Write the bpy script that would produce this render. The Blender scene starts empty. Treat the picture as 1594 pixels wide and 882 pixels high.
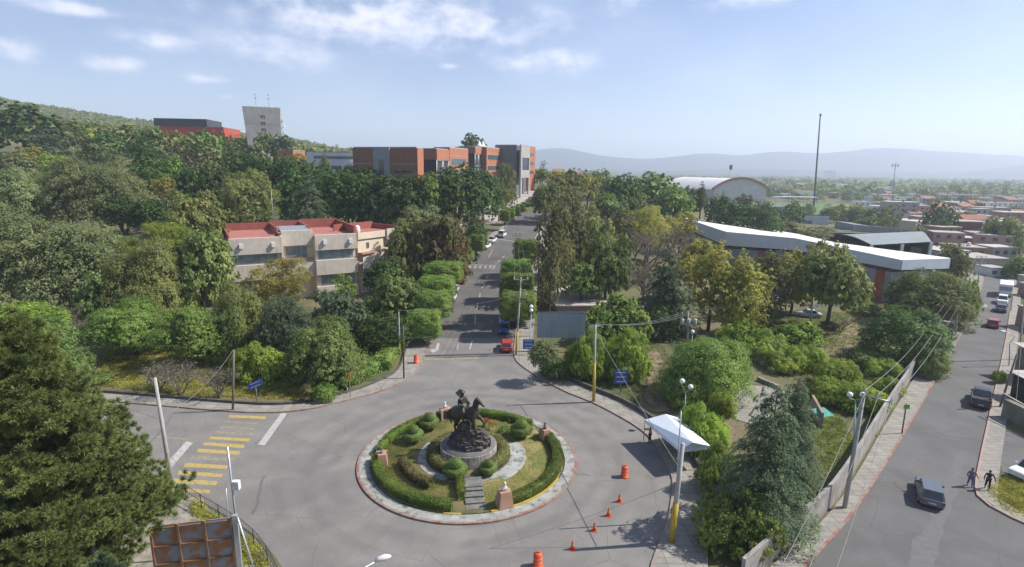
import bpy, bmesh, math, random
import numpy as np
from mathutils import Vector, Matrix
PI = math.pi
R = math.radians
random.seed(7)
rng = np.random.default_rng(11)
scene = bpy.context.scene
COL = scene.collection

# ------------------------------------------------------------------ camera
PW, PH, FPX, CAMH = 1594.0, 882.0, 850.0, 26.0
PITCH, ROLL = R(11.83), R(0.8)
FW = Vector((0, math.cos(PITCH), -math.sin(PITCH)))
U0 = Vector((0, math.sin(PITCH), math.cos(PITCH)))
R0 = Vector((1, 0, 0))
RT = R0 * math.cos(ROLL) + U0 * math.sin(ROLL)
UP = U0 * math.cos(ROLL) - R0 * math.sin(ROLL)
CP = Vector((0, 0, CAMH))
cam = bpy.data.cameras.new('camera')
cam.sensor_width = 36
cam.lens = 36 * FPX / PW
cam.clip_start = 0.1
cam.clip_end = 40000
co = bpy.data.objects.new('camera', cam)
COL.objects.link(co)
co.matrix_world = Matrix(((RT.x, UP.x, -FW.x, CP.x), (RT.y, UP.y, -FW.y, CP.y), (RT.z, UP.z, -FW.z, CP.z), (0, 0, 0, 1)))
scene.camera = co

# ------------------------------------------------------------------ light and sky
SUN_EL, SUN_AZ = R(46), R(83)          # azimuth measured from +Y towards +X
w = bpy.data.worlds.new('World')
scene.world = w
w.use_nodes = True
nt = w.node_tree
nt.nodes.clear()
def N(t, kind, **kw):
    n = t.nodes.new(kind)
    for k, v in kw.items():
        if k.startswith('i_'):
            n.inputs[k[2:].replace('_', ' ')].default_value = v
        else:
            setattr(n, k, v)
    return n
def mth(t, op, a, b=None, c=None, clamp=False):
    n = t.nodes.new('ShaderNodeMath'); n.operation = op; n.use_clamp = clamp
    for i, v in enumerate((a, b, c)):
        if v is None: continue
        if isinstance(v, (int, float)): n.inputs[i].default_value = v
        else: t.links.new(v, n.inputs[i])
    return n.outputs[0]
def mixc(t, fac, a, b, mode='MIX'):
    n = t.nodes.new('ShaderNodeMix'); n.data_type = 'RGBA'; n.blend_type = mode
    for s, v in ((0, fac), (6, a), (7, b)):
        if isinstance(v, (int, float)): n.inputs[s].default_value = v
        elif isinstance(v, tuple): n.inputs[s].default_value = (v[0], v[1], v[2], 1)
        else: t.links.new(v, n.inputs[s])
    return n.outputs[2]
def ramp(t, fac, p0, p1, smooth=True):
    n = t.nodes.new('ShaderNodeMapRange'); n.interpolation_type = 'SMOOTHSTEP' if smooth else 'LINEAR'
    n.inputs[1].default_value = p0; n.inputs[2].default_value = p1
    t.links.new(fac, n.inputs[0])
    return n.outputs[0]
sky = N(nt, 'ShaderNodeTexSky', sky_type='NISHITA', sun_disc=False, sun_elevation=SUN_EL, sun_rotation=SUN_AZ,
        air_density=1.0, dust_density=0.6, ozone_density=1.6, altitude=1500)
tc = N(nt, 'ShaderNodeTexCoord')
sep = N(nt, 'ShaderNodeSeparateXYZ')
nt.links.new(tc.outputs['Generated'], sep.inputs[0])
dx, dy, dz = sep.outputs
az = mth(nt, 'ARCTAN2', dx, dy)
el = mth(nt, 'ARCSINE', dz)
# cloud billows: noise in the direction, stretched sideways
mp = N(nt, 'ShaderNodeCombineXYZ')
nt.links.new(mth(nt, 'MULTIPLY', az, 1.0), mp.inputs[0])
nt.links.new(mth(nt, 'MULTIPLY', el, 1.7), mp.inputs[1])
n1 = N(nt, 'ShaderNodeTexNoise', i_Scale=13.0, i_Detail=10.0, i_Roughness=0.56, i_Distortion=0.1)
nt.links.new(mp.outputs[0], n1.inputs['Vector'])
n2 = N(nt, 'ShaderNodeTexNoise', i_Scale=30.0, i_Detail=6.0, i_Roughness=0.6)
nt.links.new(mp.outputs[0], n2.inputs['Vector'])
def ae(px, py):
    d = (FW + RT * ((px - PW / 2) / FPX) - UP * ((py - PH / 2) / FPX)).normalized()
    return math.atan2(d.x, d.y), math.asin(d.z)
# banks of cumulus: where they stand in the sky, their half widths and weight
banks = [(620, 35, 330, 62, 1.0), (430, 75, 150, 40, .8), (235, 62, 90, 26, 1.0), (30, 75, 50, 30, 1.0), (175, 100, 70, 22, 1.0),
         (315, 122, 55, 12, .8), (850, 95, 110, 30, .9), (960, 5, 90, 30, .55), (1180, -5, 150, 25, .55), (1310, 117, 120, 10, .42),
         (1560, 150, 80, 8, .3), (100, 10, 220, 16, .7), (700, 102, 25, 8, .6), (300, -30, 500, 40, .8), (350, 150, 30, 8, .6), (580, 150, 20, 6, .5)]
tot = None
for (bx, by, hx, hy, wt) in banks:
    a0, e0 = ae(bx, by)
    a1, _ = ae(bx + hx, by)
    _, e1 = ae(bx, by - hy)
    ua = mth(nt, 'DIVIDE', mth(nt, 'SUBTRACT', az, a0), abs(a1 - a0))
    ue = mth(nt, 'DIVIDE', mth(nt, 'SUBTRACT', el, e0), abs(e1 - e0))
    rr = mth(nt, 'SQRT', mth(nt, 'ADD', mth(nt, 'MULTIPLY', ua, ua), mth(nt, 'MULTIPLY', ue, ue)))
    m = mth(nt, 'MULTIPLY', mth(nt, 'SUBTRACT', 1.25, rr, clamp=True), wt)
    tot = m if tot is None else mth(nt, 'MAXIMUM', tot, m)
nz = mth(nt, 'ADD', mth(nt, 'MULTIPLY', mth(nt, 'SUBTRACT', n1.outputs[0], 0.5), 2.9),
         mth(nt, 'MULTIPLY', mth(nt, 'SUBTRACT', n2.outputs[0], 0.5), 0.7))
dens = ramp(nt, mth(nt, 'ADD', mth(nt, 'MULTIPLY', tot, 1.05), mth(nt, 'MULTIPLY', nz, mth(nt, 'ADD', 0.2, tot, clamp=True))), 0.25, 1.5)
# thin veil of high cloud
n3 = N(nt, 'ShaderNodeTexNoise', i_Scale=3.0, i_Detail=5.0, i_Roughness=0.55)
nt.links.new(mp.outputs[0], n3.inputs['Vector'])
veil = mth(nt, 'MULTIPLY', ramp(nt, n3.outputs[0], 0.35, 0.8), 0.3)
CLOUD = (8.4, 8.3, 9.2)
skyc = mixc(nt, 1.0, sky.outputs[0], (1.08, 0.98, 1.0), 'MULTIPLY')
c1 = mixc(nt, veil, skyc, (6.3, 7.0, 8.2))
c2 = mixc(nt, mth(nt, 'MULTIPLY', dens, 0.78), c1, CLOUD)
bg = N(nt, 'ShaderNodeBackground')
bg.inputs[1].default_value = 0.082
nt.links.new(c2, bg.inputs[0])
nt.links.new(bg.outputs[0], N(nt, 'ShaderNodeOutputWorld').inputs[0])

sd = bpy.data.lights.new('sun', 'SUN')
sd.energy = 3.7; sd.angle = R(0.5); sd.color = (1.0, 0.95, 0.87)
so = bpy.data.objects.new('sun', sd)
COL.objects.link(so)
sv = Vector((math.sin(SUN_AZ) * math.cos(SUN_EL), math.cos(SUN_AZ) * math.cos(SUN_EL), math.sin(SUN_EL)))
so.rotation_euler = sv.to_track_quat('Z', 'Y').to_euler()
so.location = (60, 20, 80)
scene.view_settings.view_transform = 'Standard'
scene.view_settings.look = 'None'
scene.view_settings.exposure = 0.92
scene.view_settings.gamma = 1
scene.cycles.max_bounces = 6
scene.cycles.diffuse_bounces = 4
scene.cycles.transparent_max_bounces = 4
scene.cycles.volume_bounces = 1
scene.cycles.use_denoising = True

# ------------------------------------------------------------------ terrain and pixel helpers
TX = np.array([-1800, -900, -700, -500, -357, -293, -250, -150, -80, -40, -5, 30, 60, 110, 180, 400], float)
TY = np.array([-200, 90, 100, 130, 160, 200, 250, 320, 450, 600, 900, 1100, 1800, 2600], float)
TZ = np.array([
 [0]*16, [0]*16,
 [6, 5, 5, 5, 4, 4, 3, 2, 1, 0, 0, 0, 0, 0, 0, 0],
 [16, 15, 14, 13, 12, 11, 9, 7, 3, 1, 1, 1.5, 0, 0, 0, 0],
 [24, 24, 23, 22, 20, 19, 17, 12, 8, 6, 5, 5, 2, 0, 0, 0],
 [34, 34, 33, 32, 29, 27, 25, 20, 14, 11, 9, 8.5, 5, 2, 0, 0],
 [44, 44, 43, 40, 37, 35, 33, 28, 21, 17, 16, 16, 10, 4, 0, 0],
 [56, 55, 53, 48, 44, 42, 40, 33, 25, 20, 19, 18, 12, 5, 1, 0],
 [75, 72, 66, 56, 48, 44, 40, 33, 26, 21, 20, 18, 10, 4, 0, 0],
 [100, 92, 78, 60, 50, 44, 36, 28, 22, 17, 14, 12, 6, 2, 0, 0],
 [150, 128, 100, 76, 62, 50, 32, 14, 8, 4, 3, 2, 0, 0, 0, 0],
 [150, 128, 96, 66, 44, 30, 16, 5, 0, 0, 0, 0, 0, 0, 0, 0],
 [60, 40, 20, 5, 0, 0, 0, 0, 0, 0, 0, 0, 0, 0, 0, 0], [0]*16], float)
def Tn(x, y):
    x = np.clip(np.asarray(x, float), TX[0], TX[-1]); y = np.clip(np.asarray(y, float), TY[0], TY[-1])
    i = np.clip(np.searchsorted(TX, x, side='right') - 1, 0, len(TX) - 2)
    j = np.clip(np.searchsorted(TY, y, side='right') - 1, 0, len(TY) - 2)
    fx = (x - TX[i]) / (TX[i + 1] - TX[i]); fy = (y - TY[j]) / (TY[j + 1] - TY[j])
    return (TZ[j, i] * (1 - fx) * (1 - fy) + TZ[j, i + 1] * fx * (1 - fy) + TZ[j + 1, i] * (1 - fx) * fy + TZ[j + 1, i + 1] * fx * fy)
def T(x, y): return float(Tn(x, y))
def ray(px, py): return FW + RT * ((px - PW / 2) / FPX) - UP * ((py - PH / 2) / FPX)
def P(px, py, z=0.0):
    d = ray(px, py); t = (z - CAMH) / d.z
    return Vector((d.x * t, d.y * t, z))
def G(px, py):
    d = ray(px, py); t = 15.0; st = 1.0
    while t < 4000:
        p = CP + d * t
        if p.z <= T(p.x, p.y):
            lo, hi = t - st, t
            for _ in range(20):
                m = (lo + hi) / 2; p = CP + d * m
                if p.z <= T(p.x, p.y): hi = m
                else: lo = m
            p = CP + d * hi
            return Vector((p.x, p.y, T(p.x, p.y)))
        st = max(1.0, t * .01); t += st
    return Vector((p.x, p.y, 0))
def D(px, py, Y):
    d = ray(px, py); t = Y / d.y
    return CP + d * t
def alt(x, y, py):
    """height at which the vertical line over (x, y) is seen at picture row py"""
    k = -(py - PH / 2) / FPX
    a = Vector((x, y, -CAMH))
    return (k * a.dot(FW) - a.dot(UP)) / (UP.z - k * FW.z)
def zdep(p): return (Vector(p) - CP).dot(FW)

# ------------------------------------------------------------------ mesh helpers
def tag(o, label=None, cat=None, group=None, kind=None):
    if label: o['label'] = label
    if cat: o['category'] = cat
    if group: o['group'] = group
    if kind: o['kind'] = kind
    return o
def empty(name, loc, rz=0.0, label=None, cat=None, group=None):
    o = bpy.data.objects.new(name, None); COL.objects.link(o)
    o.location = loc; o.rotation_euler = (0, 0, rz); o.empty_display_size = .3
    return tag(o, label, cat, group)
def link(name, me, parent=None, loc=None):
    o = bpy.data.objects.new(name, me); COL.objects.link(o)
    if parent is not None: o.parent = parent
    if loc is not None: o.location = loc
    return o
def copy_tree(o, parent=None):
    c = o.copy(); COL.objects.link(c); c.parent = parent
    for ch in list(o.children): copy_tree(ch, c)
    return c
class MB:
    """collects shapes and links them as one mesh object"""
    def __init__(s): s.v = []; s.f = []; s.sm = []
    def add(s, vs, fs, smooth=False, M=None):
        b = len(s.v)
        for p in vs:
            p = Vector(p)
            s.v.append(tuple(M @ p) if M is not None else tuple(p))
        for f in fs: s.f.append(tuple(b + i for i in f)); s.sm.append(smooth)
        return s
    def box(s, x0, x1, y0, y1, z0, z1, M=None):
        vs = [(x0, y0, z0), (x1, y0, z0), (x1, y1, z0), (x0, y1, z0), (x0, y0, z1), (x1, y0, z1), (x1, y1, z1), (x0, y1, z1)]
        return s.add(vs, [(0, 3, 2, 1), (4, 5, 6, 7), (0, 1, 5, 4), (1, 2, 6, 5), (2, 3, 7, 6), (3, 0, 4, 7)], M=M)
    def cbox(s, c, d, M=None):
        return s.box(c[0]-d[0]/2, c[0]+d[0]/2, c[1]-d[1]/2, c[1]+d[1]/2, c[2]-d[2]/2, c[2]+d[2]/2, M=M)
    def prism(s, pts, z0, z1, M=None, cap=True):
        n = len(pts)
        a = sum(pts[i][0]*pts[(i+1) % n][1] - pts[(i+1) % n][0]*pts[i][1] for i in range(n))
        if a < 0: pts = pts[::-1]
        zz0 = z0 if hasattr(z0, '__len__') else [z0]*n
        zz1 = z1 if hasattr(z1, '__len__') else [z1]*n
        vs = [(p[0], p[1], zz0[i]) for i, p in enumerate(pts)] + [(p[0], p[1], zz1[i]) for i, p in enumerate(pts)]
        fs = [(i, (i+1) % n, n+(i+1) % n, n+i) for i in range(n)]
        if cap: fs += [tuple(range(n-1, -1, -1)), tuple(range(n, 2*n))]
        return s.add(vs, fs, M=M)
    def tube(s, pts, rads, seg=8, M=None, cap=True, smooth=True):
        pts = [Vector(p) for p in pts]
        if not hasattr(rads, '__len__'): rads = [rads]*len(pts)
        vs = []; n = len(pts); prev = None
        for i, p in enumerate(pts):
            d = (pts[min(i+1, n-1)] - pts[max(i-1, 0)]).normalized()
            if prev is None:
                a = Vector((1, 0, 0)) if abs(d.x) < .9 else Vector((0, 1, 0))
                u = d.cross(a).normalized()
            else:
                u = (prev - d*prev.dot(d)).normalized()
            prev = u; v = d.cross(u)
            for k in range(seg):
                t = 2*PI*k/seg
                vs.append(p + (u*math.cos(t) + v*math.sin(t))*rads[i])
        fs = [(i*seg+k, i*seg+(k+1) % seg, (i+1)*seg+(k+1) % seg, (i+1)*seg+k) for i in range(n-1) for k in range(seg)]
        if cap: fs += [tuple(range(seg-1, -1, -1)), tuple((n-1)*seg+k for k in range(seg))]
        return s.add(vs, fs, smooth, M)
    def lathe(s, prof, seg=24, M=None, smooth=True, c=(0, 0)):
        vs = []
        for (r, z) in prof:
            for k in range(seg):
                t = 2*PI*k/seg; vs.append((c[0]+r*math.cos(t), c[1]+r*math.sin(t), z))
        n = len(prof)
        fs = [(i*seg+k, i*seg+(k+1) % seg, (i+1)*seg+(k+1) % seg, (i+1)*seg+k) for i in range(n-1) for k in range(seg)]
        fs += [tuple(range(seg-1, -1, -1)), tuple((n-1)*seg+k for k in range(seg))]
        return s.add(vs, fs, smooth, M)
    def ball(s, c, r, seg=12, rings=8, sc=(1, 1, 1), M=None):
        vs = []
        for i in range(rings+1):
            ph = PI*i/rings
            for k in range(seg):
                t = 2*PI*k/seg
                vs.append((c[0]+r*sc[0]*math.sin(ph)*math.cos(t), c[1]+r*sc[1]*math.sin(ph)*math.sin(t), c[2]-r*sc[2]*math.cos(ph)))
        fs = [(i*seg+k, i*seg+(k+1) % seg, (i+1)*seg+(k+1) % seg, (i+1)*seg+k) for i in range(rings) for k in range(seg)]
        return s.add(vs, fs, True, M)
    def mesh(s, name, m):
        me = bpy.data.meshes.new(name)
        me.from_pydata(s.v, [], s.f)
        me.polygons.foreach_set('use_smooth', s.sm)
        if m is not None: me.materials.append(m)
        me.validate(); me.update()
        return me
    def build(s, name, m, parent=None, loc=None):
        return link(name, s.mesh(name, m), parent, loc)
def rotz(a, loc=(0, 0, 0)): return Matrix.Translation(Vector(loc)) @ Matrix.Rotation(a, 4, 'Z')
def bevel(o, wd=.02, seg=2):
    m = o.modifiers.new('bevel', 'BEVEL'); m.width = wd; m.segments = seg; m.limit_method = 'ANGLE'
    return o

# ------------------------------------------------------------------ materials
MATS = {}
def mat(name, c, rough=.7, c2=None, scale=2.0, detail=5, bump=0.0, bscale=None, metal=0.0, spec=.4, amt=(.35, .7), coords='Object', stretch=None, extra=None, alpha=None, tr=0):
    if name in MATS: return MATS[name]
    m = bpy.data.materials.new(name); MATS[name] = m; m.use_nodes = True
    t = m.node_tree; b = t.nodes['Principled BSDF']
    b.inputs['Roughness'].default_value = rough; b.inputs['Metallic'].default_value = metal
    b.inputs['Specular IOR Level'].default_value = spec
    c2 = c2 or tuple(x*.72 for x in c)
    if coords == 'World':
        vec = N(t, 'ShaderNodeNewGeometry').outputs['Position']
    else:
        vec = N(t, 'ShaderNodeTexCoord').outputs[coords]
    if stretch:
        mpn = N(t, 'ShaderNodeMapping'); mpn.inputs['Scale'].default_value = stretch
        t.links.new(vec, mpn.inputs[0]); vec = mpn.outputs[0]
    nz = N(t, 'ShaderNodeTexNoise', i_Scale=scale, i_Detail=detail, i_Roughness=.6)
    t.links.new(vec, nz.inputs['Vector'])
    f = ramp(t, nz.outputs[0], amt[0], amt[1])
    colr = mixc(t, f, c2, c)
    if extra: colr = extra(t, vec, colr)
    t.links.new(colr, b.inputs['Base Color'])
    if bump:
        nb = N(t, 'ShaderNodeTexNoise', i_Scale=bscale or scale*6, i_Detail=4)
        t.links.new(vec, nb.inputs['Vector'])
        bp = N(t, 'ShaderNodeBump', i_Strength=bump, i_Distance=.05)
        t.links.new(nb.outputs[0], bp.inputs['Height']); t.links.new(bp.outputs[0], b.inputs['Normal'])
    return m
def leafmat(name, cols, rough=.55, transl=.42, nscale=.7):
    """foliage: three leaf colours mixed by clump, by leaf and by tree"""
    if name in MATS: return MATS[name]
    m = bpy.data.materials.new(name); MATS[name] = m; m.use_nodes = True
    t = m.node_tree; b = t.nodes['Principled BSDF']; out = t.nodes['Material Output']
    vec = N(t, 'ShaderNodeTexCoord').outputs['Object']
    nz = N(t, 'ShaderNodeTexNoise', i_Scale=nscale, i_Detail=3); t.links.new(vec, nz.inputs['Vector'])
    geo = N(t, 'ShaderNodeNewGeometry'); oi = N(t, 'ShaderNodeObjectInfo')
    f = mth(t, 'ADD', mth(t, 'MULTIPLY', ramp(t, nz.outputs[0], .3, .7), .5), mth(t, 'MULTIPLY', geo.outputs['Random Per Island'], .5))
    cr = N(t, 'ShaderNodeValToRGB'); t.links.new(f, cr.inputs[0])
    e = cr.color_ramp.elements
    e[0].position = .15; e[0].color = (*cols[0], 1)
    e[1].position = .85; e[1].color = (*cols[2], 1)
    k = e.new(.5); k.color = (*cols[1], 1)
    hs = N(t, 'ShaderNodeHueSaturation')
    t.links.new(cr.outputs[0], hs.inputs['Color'])
    t.links.new(mth(t, 'ADD', .488, mth(t, 'MULTIPLY', oi.outputs['Random'], .03)), hs.inputs['Hue'])
    t.links.new(mth(t, 'ADD', .8, mth(t, 'MULTIPLY', oi.outputs['Random'], .4)), hs.inputs['Value'])
    t.links.new(hs.outputs[0], b.inputs['Base Color'])
    b.inputs['Roughness'].default_value = rough; b.inputs['Specular IOR Level'].default_value = .25
    tr = N(t, 'ShaderNodeBsdfTranslucent'); t.links.new(hs.outputs[0], tr.inputs[0])
    mx = N(t, 'ShaderNodeMixShader'); mx.inputs[0].default_value = transl
    t.links.new(b.outputs[0], mx.inputs[1]); t.links.new(tr.outputs[0], mx.inputs[2]); t.links.new(mx.outputs[0], out.inputs[0])
    return m
def paint(name, c, rough=.35, metal=0.0): return mat(name, c, rough, tuple(x*.9 for x in c), 3, metal=metal, spec=.5)
def glass_dark(name='dark_glass', c=(.03, .04, .05)): return mat(name, c, .08, tuple(x*.8 for x in c), 1.5, spec=.8)
LEAF = {
 'dark': leafmat('leaf_dark', [(0.0556, 0.105, 0.0293), (0.103, 0.172, 0.044), (0.198, 0.277, 0.0733)]),
 'mid': leafmat('leaf_mid', [(0.111, 0.161, 0.0412), (0.204, 0.268, 0.0739), (0.344, 0.396, 0.123)]),
 'green': leafmat('leaf_green', [(0.109, 0.179, 0.0355), (0.213, 0.304, 0.0645), (0.381, 0.451, 0.105)]),
 'olive': leafmat('leaf_olive', [(0.139, 0.165, 0.0475), (0.259, 0.284, 0.0872), (0.407, 0.423, 0.141)]),
 'grey': leafmat('leaf_grey', [(0.119, 0.153, 0.0587), (0.214, 0.253, 0.103), (0.338, 0.363, 0.161)]),
 'yellow': leafmat('leaf_yellow', [(0.218, 0.221, 0.0485), (0.381, 0.362, 0.0806), (0.59, 0.526, 0.129)]),
 'lime': leafmat('leaf_lime', [(0.147, 0.22, 0.0338), (0.294, 0.381, 0.0584), (0.51, 0.601, 0.108)]),
 'blue': leafmat('leaf_blue', [(0.0591, 0.0992, 0.0521), (0.131, 0.18, 0.093), (0.25, 0.291, 0.161)]),
 'brown': leafmat('leaf_brown', [(0.139, 0.149, 0.0557), (0.239, 0.239, 0.0952), (0.358, 0.335, 0.148)]),
 'dry': leafmat('leaf_dry', [(.15, .13, .10), (.22, .19, .15), (.3, .26, .21)]),
 'pine': leafmat('leaf_pine', [(0.113, 0.163, 0.0494), (0.225, 0.286, 0.0884), (0.371, 0.429, 0.143)]),
 'orange': leafmat('leaf_orange', [(.25, .08, .02), (.40, .13, .03), (.5, .18, .05)]),
 'maroon': leafmat('leaf_maroon', [(0.136, 0.0847, 0.0414), (0.182, 0.169, 0.0591), (0.257, 0.277, 0.0828)]),
 'red': leafmat('leaf_red', [(.4, .03, .04), (.55, .05, .06), (.6, .1, .1)]),
 'pink': leafmat('leaf_pink', [(.3, .06, .25), (.4, .08, .32), (.5, .15, .4)]),
 'hedge': leafmat('leaf_hedge', [(0.0832, 0.129, 0.0232), (0.154, 0.213, 0.037), (0.238, 0.309, 0.0581)]),
}
BARK = mat('bark', (.13, .10, .07), .9, (.06, .048, .035), 6, bump=.5, stretch=(3, 3, .6))
BARK_PALE = mat('bark_pale', (.22, .19, .15), .9, (.12, .1, .08), 5, bump=.4)
CONC = mat('concrete', (.36, .34, .31), .85, (.24, .23, .21), 1.2, bump=.15)
STEEL = mat('galvanised_steel', (.42, .43, .44), .45, (.3, .31, .32), 4, metal=.4)
DARKST = mat('dark_steel', (.07, .07, .075), .5, (.04, .04, .045), 4)
WHITE = mat('white_paint', (.75, .75, .74), .5, (.62, .62, .6), 2)
RUBBER = mat('rubber', (.02, .02, .02), .8, (.03, .03, .03), 8)
YELLOWP = mat('yellow_paint', (.55, .36, .03), .6, (.4, .28, .05), 3)
REDP = mat('red_kerb_paint', (.26, .10, .075), .85, (.25, .21, .18), 1.6, 7, coords='World', amt=(.42, .62))
GLASS = glass_dark()
# ------------------------------------------------------------------ the ground
def ground_extra(t, vec, c):
    n = N(t, 'ShaderNodeTexNoise', i_Scale=.06, i_Detail=6, i_Roughness=.65); t.links.new(vec, n.inputs['Vector'])
    c = mixc(t, ramp(t, n.outputs[0], .5, .66), c, (.2, .15, .095))
    n2 = N(t, 'ShaderNodeTexNoise', i_Scale=2.5, i_Detail=6, i_Roughness=.7); t.links.new(vec, n2.inputs['Vector'])
    return mixc(t, mth(t, 'MULTIPLY', ramp(t, n2.outputs[0], .4, .75), .45), c, (.04, .05, .02))
GROUND = mat('dry_grass_ground', (.145, .13, .062), .95, (.07, .088, .03), .11, 8, bump=.6, bscale=4, coords='World', amt=(.4, .6), extra=ground_extra)
gx = sorted(set([float(v) for v in range(-260, 421, 5)]) | set(TX.tolist()) | {-14000., -8000., -4000., -2600., -1400., -1100., -600., -430., 600., 900., 1400., 2200., 4000., 8000., 14000.})
gy = sorted(set([float(v) for v in range(-60, 481, 5)]) | set(TY.tolist()) | {-2000., -600., 525., 560., 750., 1000., 1400., 2100., 3500., 6000., 10000., 14000.})
GX, GY = np.meshgrid(gx, gy)
GZ = Tn(GX, GY)
gv = np.stack([GX, GY, GZ], -1).reshape(-1, 3)
nx_, ny_ = len(gx), len(gy)
gf = [(j*nx_+i, j*nx_+i+1, (j+1)*nx_+i+1, (j+1)*nx_+i) for j in range(ny_-1) for i in range(nx_-1)]
m_ = MB(); m_.v = [tuple(map(float, p)) for p in gv]; m_.f = gf; m_.sm = [True]*len(gf)
tag(m_.build('ground', GROUND), kind='structure')

# distant mountains over the plain
def ridge(name, Y, depth, pts, seed, c):
    r2 = np.random.default_rng(seed)
    px = np.array([p[0] for p in pts], float); py = np.array([p[1] for p in pts], float)
    n = 240; m = 9
    xs = np.linspace(px[0], px[-1], n); ys = np.interp(xs, px, py)
    k = np.ones(7)/7; ys = np.convolve(np.pad(ys, 3, mode='edge'), k, 'valid')
    ph = r2.uniform(0, 6.28, 12)
    mb = MB(); V = []
    for i in range(n):
        top = D(xs[i], ys[i], Y)
        for j in range(m):
            t = j/(m-1)
            h = max(top.z, 5)*math.sin(t*PI/2)**1.3 if t < 1 else top.z
            fold = sum(math.sin(xs[i]*(.03+.021*q)+ph[q]+t*3)*1.0/(q+1) for q in range(8))
            V.append((top.x*(1-(1-t)*depth/Y), Y-(1-t)*depth+fold*60*(1-t)*t*4, h*(1+.06*fold*t*(1-t)*4)-(1-t)*3))
    for i in range(n):
        top = D(xs[i], ys[i], Y); V.append((top.x*1.1, Y+depth, -5))
    F = [(i*m+j, (i+1)*m+j, (i+1)*m+j+1, i*m+j+1) for i in range(n-1) for j in range(m-1)]
    F += [(i*m+m-1, (i+1)*m+m-1, n*m+i+1, n*m+i) for i in range(n-1)]
    mb.add(V, F, True)
    tag(mb.build(name, c), kind='structure')
MT = mat('mountain_slope', (.035, .045, .03), .95, (.02, .028, .02), .0015, 8, coords='World')
ridge('mountains', 5600, 1500, [(-300, 262), (100, 262), (500, 258), (700, 252), (760, 247), (800, 240), (845, 231), (868, 228.5), (895, 231), (930, 243), (960, 245), (1000, 248), (1060, 244), (1085, 238), (1102, 234), (1118, 240), (1160, 243), (1200, 237), (1222, 234), (1250, 239), (1300, 238), (1335, 233), (1368, 228), (1400, 233), (1450, 235), (1490, 236), (1540, 240), (1594, 243), (1750, 250), (2000, 255)], 3, MT)
ridge('foothills', 4000, 1000, [(700, 263), (900, 262), (1050, 266), (1150, 262), (1300, 266), (1420, 268), (1500, 268), (1540, 262), (1600, 256), (1750, 252), (2000, 262)], 5, MT)

# ------------------------------------------------------------------ roads
def asphalt_ring(t, vec, c):
    # tyre-polished bands running round the island
    c = asphalt_extra(t, vec, c)
    sx = N(t, 'ShaderNodeSeparateXYZ'); t.links.new(vec, sx.inputs[0])
    ic = (P(727.5, 722).x, P(727, 818).y + 9.95)
    a, b = mth(t, 'SUBTRACT', sx.outputs[0], ic[0]), mth(t, 'SUBTRACT', sx.outputs[1], ic[1])
    rad = mth(t, 'SQRT', mth(t, 'ADD', mth(t, 'MULTIPLY', a, a), mth(t, 'MULTIPLY', b, b)))
    nn = N(t, 'ShaderNodeTexNoise', i_Scale=.22, i_Detail=5); t.links.new(vec, nn.inputs['Vector'])
    rad = mth(t, 'ADD', rad, mth(t, 'MULTIPLY', nn.outputs[0], 2.4))
    for r0, k in ((13.1, .32), (15.2, .3), (17.6, .2)):
        band = mth(t, 'SUBTRACT', 1.0, ramp(t, mth(t, 'ABSOLUTE', mth(t, 'SUBTRACT', rad, r0)), .15, .9))
        c = mixc(t, mth(t, 'MULTIPLY', band, mth(t, 'MULTIPLY', ramp(t, nn.outputs[0], .3, .6), k)), c, (.09, .086, .082))
    return c
def asphalt_extra(t, vec, c):
    # joints and cracks of the old slabs, patched areas, worn lanes
    n = N(t, 'ShaderNodeTexNoise', i_Scale=.35, i_Detail=3); t.links.new(vec, n.inputs['Vector'])
    vv = N(t, 'ShaderNodeVectorMath', operation='MULTIPLY_ADD')
    t.links.new(n.outputs['Color'], vv.inputs[0]); vv.inputs[1].default_value = (1.1, 1.1, 0); t.links.new(vec, vv.inputs[2])
    def cracks(scale, w0, w1, k):
        vo = N(t, 'ShaderNodeTexVoronoi', feature='DISTANCE_TO_EDGE', i_Scale=scale)
        t.links.new(vv.outputs[0], vo.inputs['Vector'])
        return mth(t, 'MULTIPLY', mth(t, 'SUBTRACT', 1.0, ramp(t, vo.outputs['Distance'], w0, w1)), k)
    m1 = N(t, 'ShaderNodeTexNoise', i_Scale=.13, i_Detail=2); t.links.new(vec, m1.inputs['Vector'])
    ck = mth(t, 'MULTIPLY', cracks(.16, .001, .005, .5), ramp(t, m1.outputs[0], .36, .5))
    c = mixc(t, ck, c, (.05, .045, .04))
    ck2 = mth(t, 'MULTIPLY', cracks(.5, .002, .008, .4), ramp(t, m1.outputs[0], .52, .66))
    c = mixc(t, ck2, c, (.05, .047, .042))
    n2 = N(t, 'ShaderNodeTexNoise', i_Scale=.09, i_Detail=7, i_Roughness=.62); t.links.new(vec, n2.inputs['Vector'])
    c = mixc(t, mth(t, 'MULTIPLY', ramp(t, n2.outputs[0], .47, .62), .5), c, (.125, .12, .115))
    st = N(t, 'ShaderNodeTexNoise', i_Scale=1.1, i_Detail=8, i_Roughness=.72); t.links.new(vec, st.inputs['Vector'])
    c = mixc(t, mth(t, 'MULTIPLY', ramp(t, st.outputs[0], .58, .75), .35), c, (.09, .085, .08))
    g = N(t, 'ShaderNodeTexNoise', i_Scale=14, i_Detail=3, i_Roughness=.7); t.links.new(vec, g.inputs['Vector'])
    return mixc(t, ramp(t, g.outputs[0], .35, .7), c, mixc(t, 1.0, c, (1.16, 1.16, 1.16), 'MULTIPLY'))
ASPH = mat('worn_asphalt', (.205, .192, .178), .9, (.165, .156, .146), .35, 8, bump=.25, bscale=20, coords='World', extra=asphalt_ring)
ASPH2 = mat('dark_asphalt', (.125, .122, .12), .9, (.098, .096, .094), .25, 8, bump=.25, bscale=20, coords='World', extra=asphalt_extra)
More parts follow.
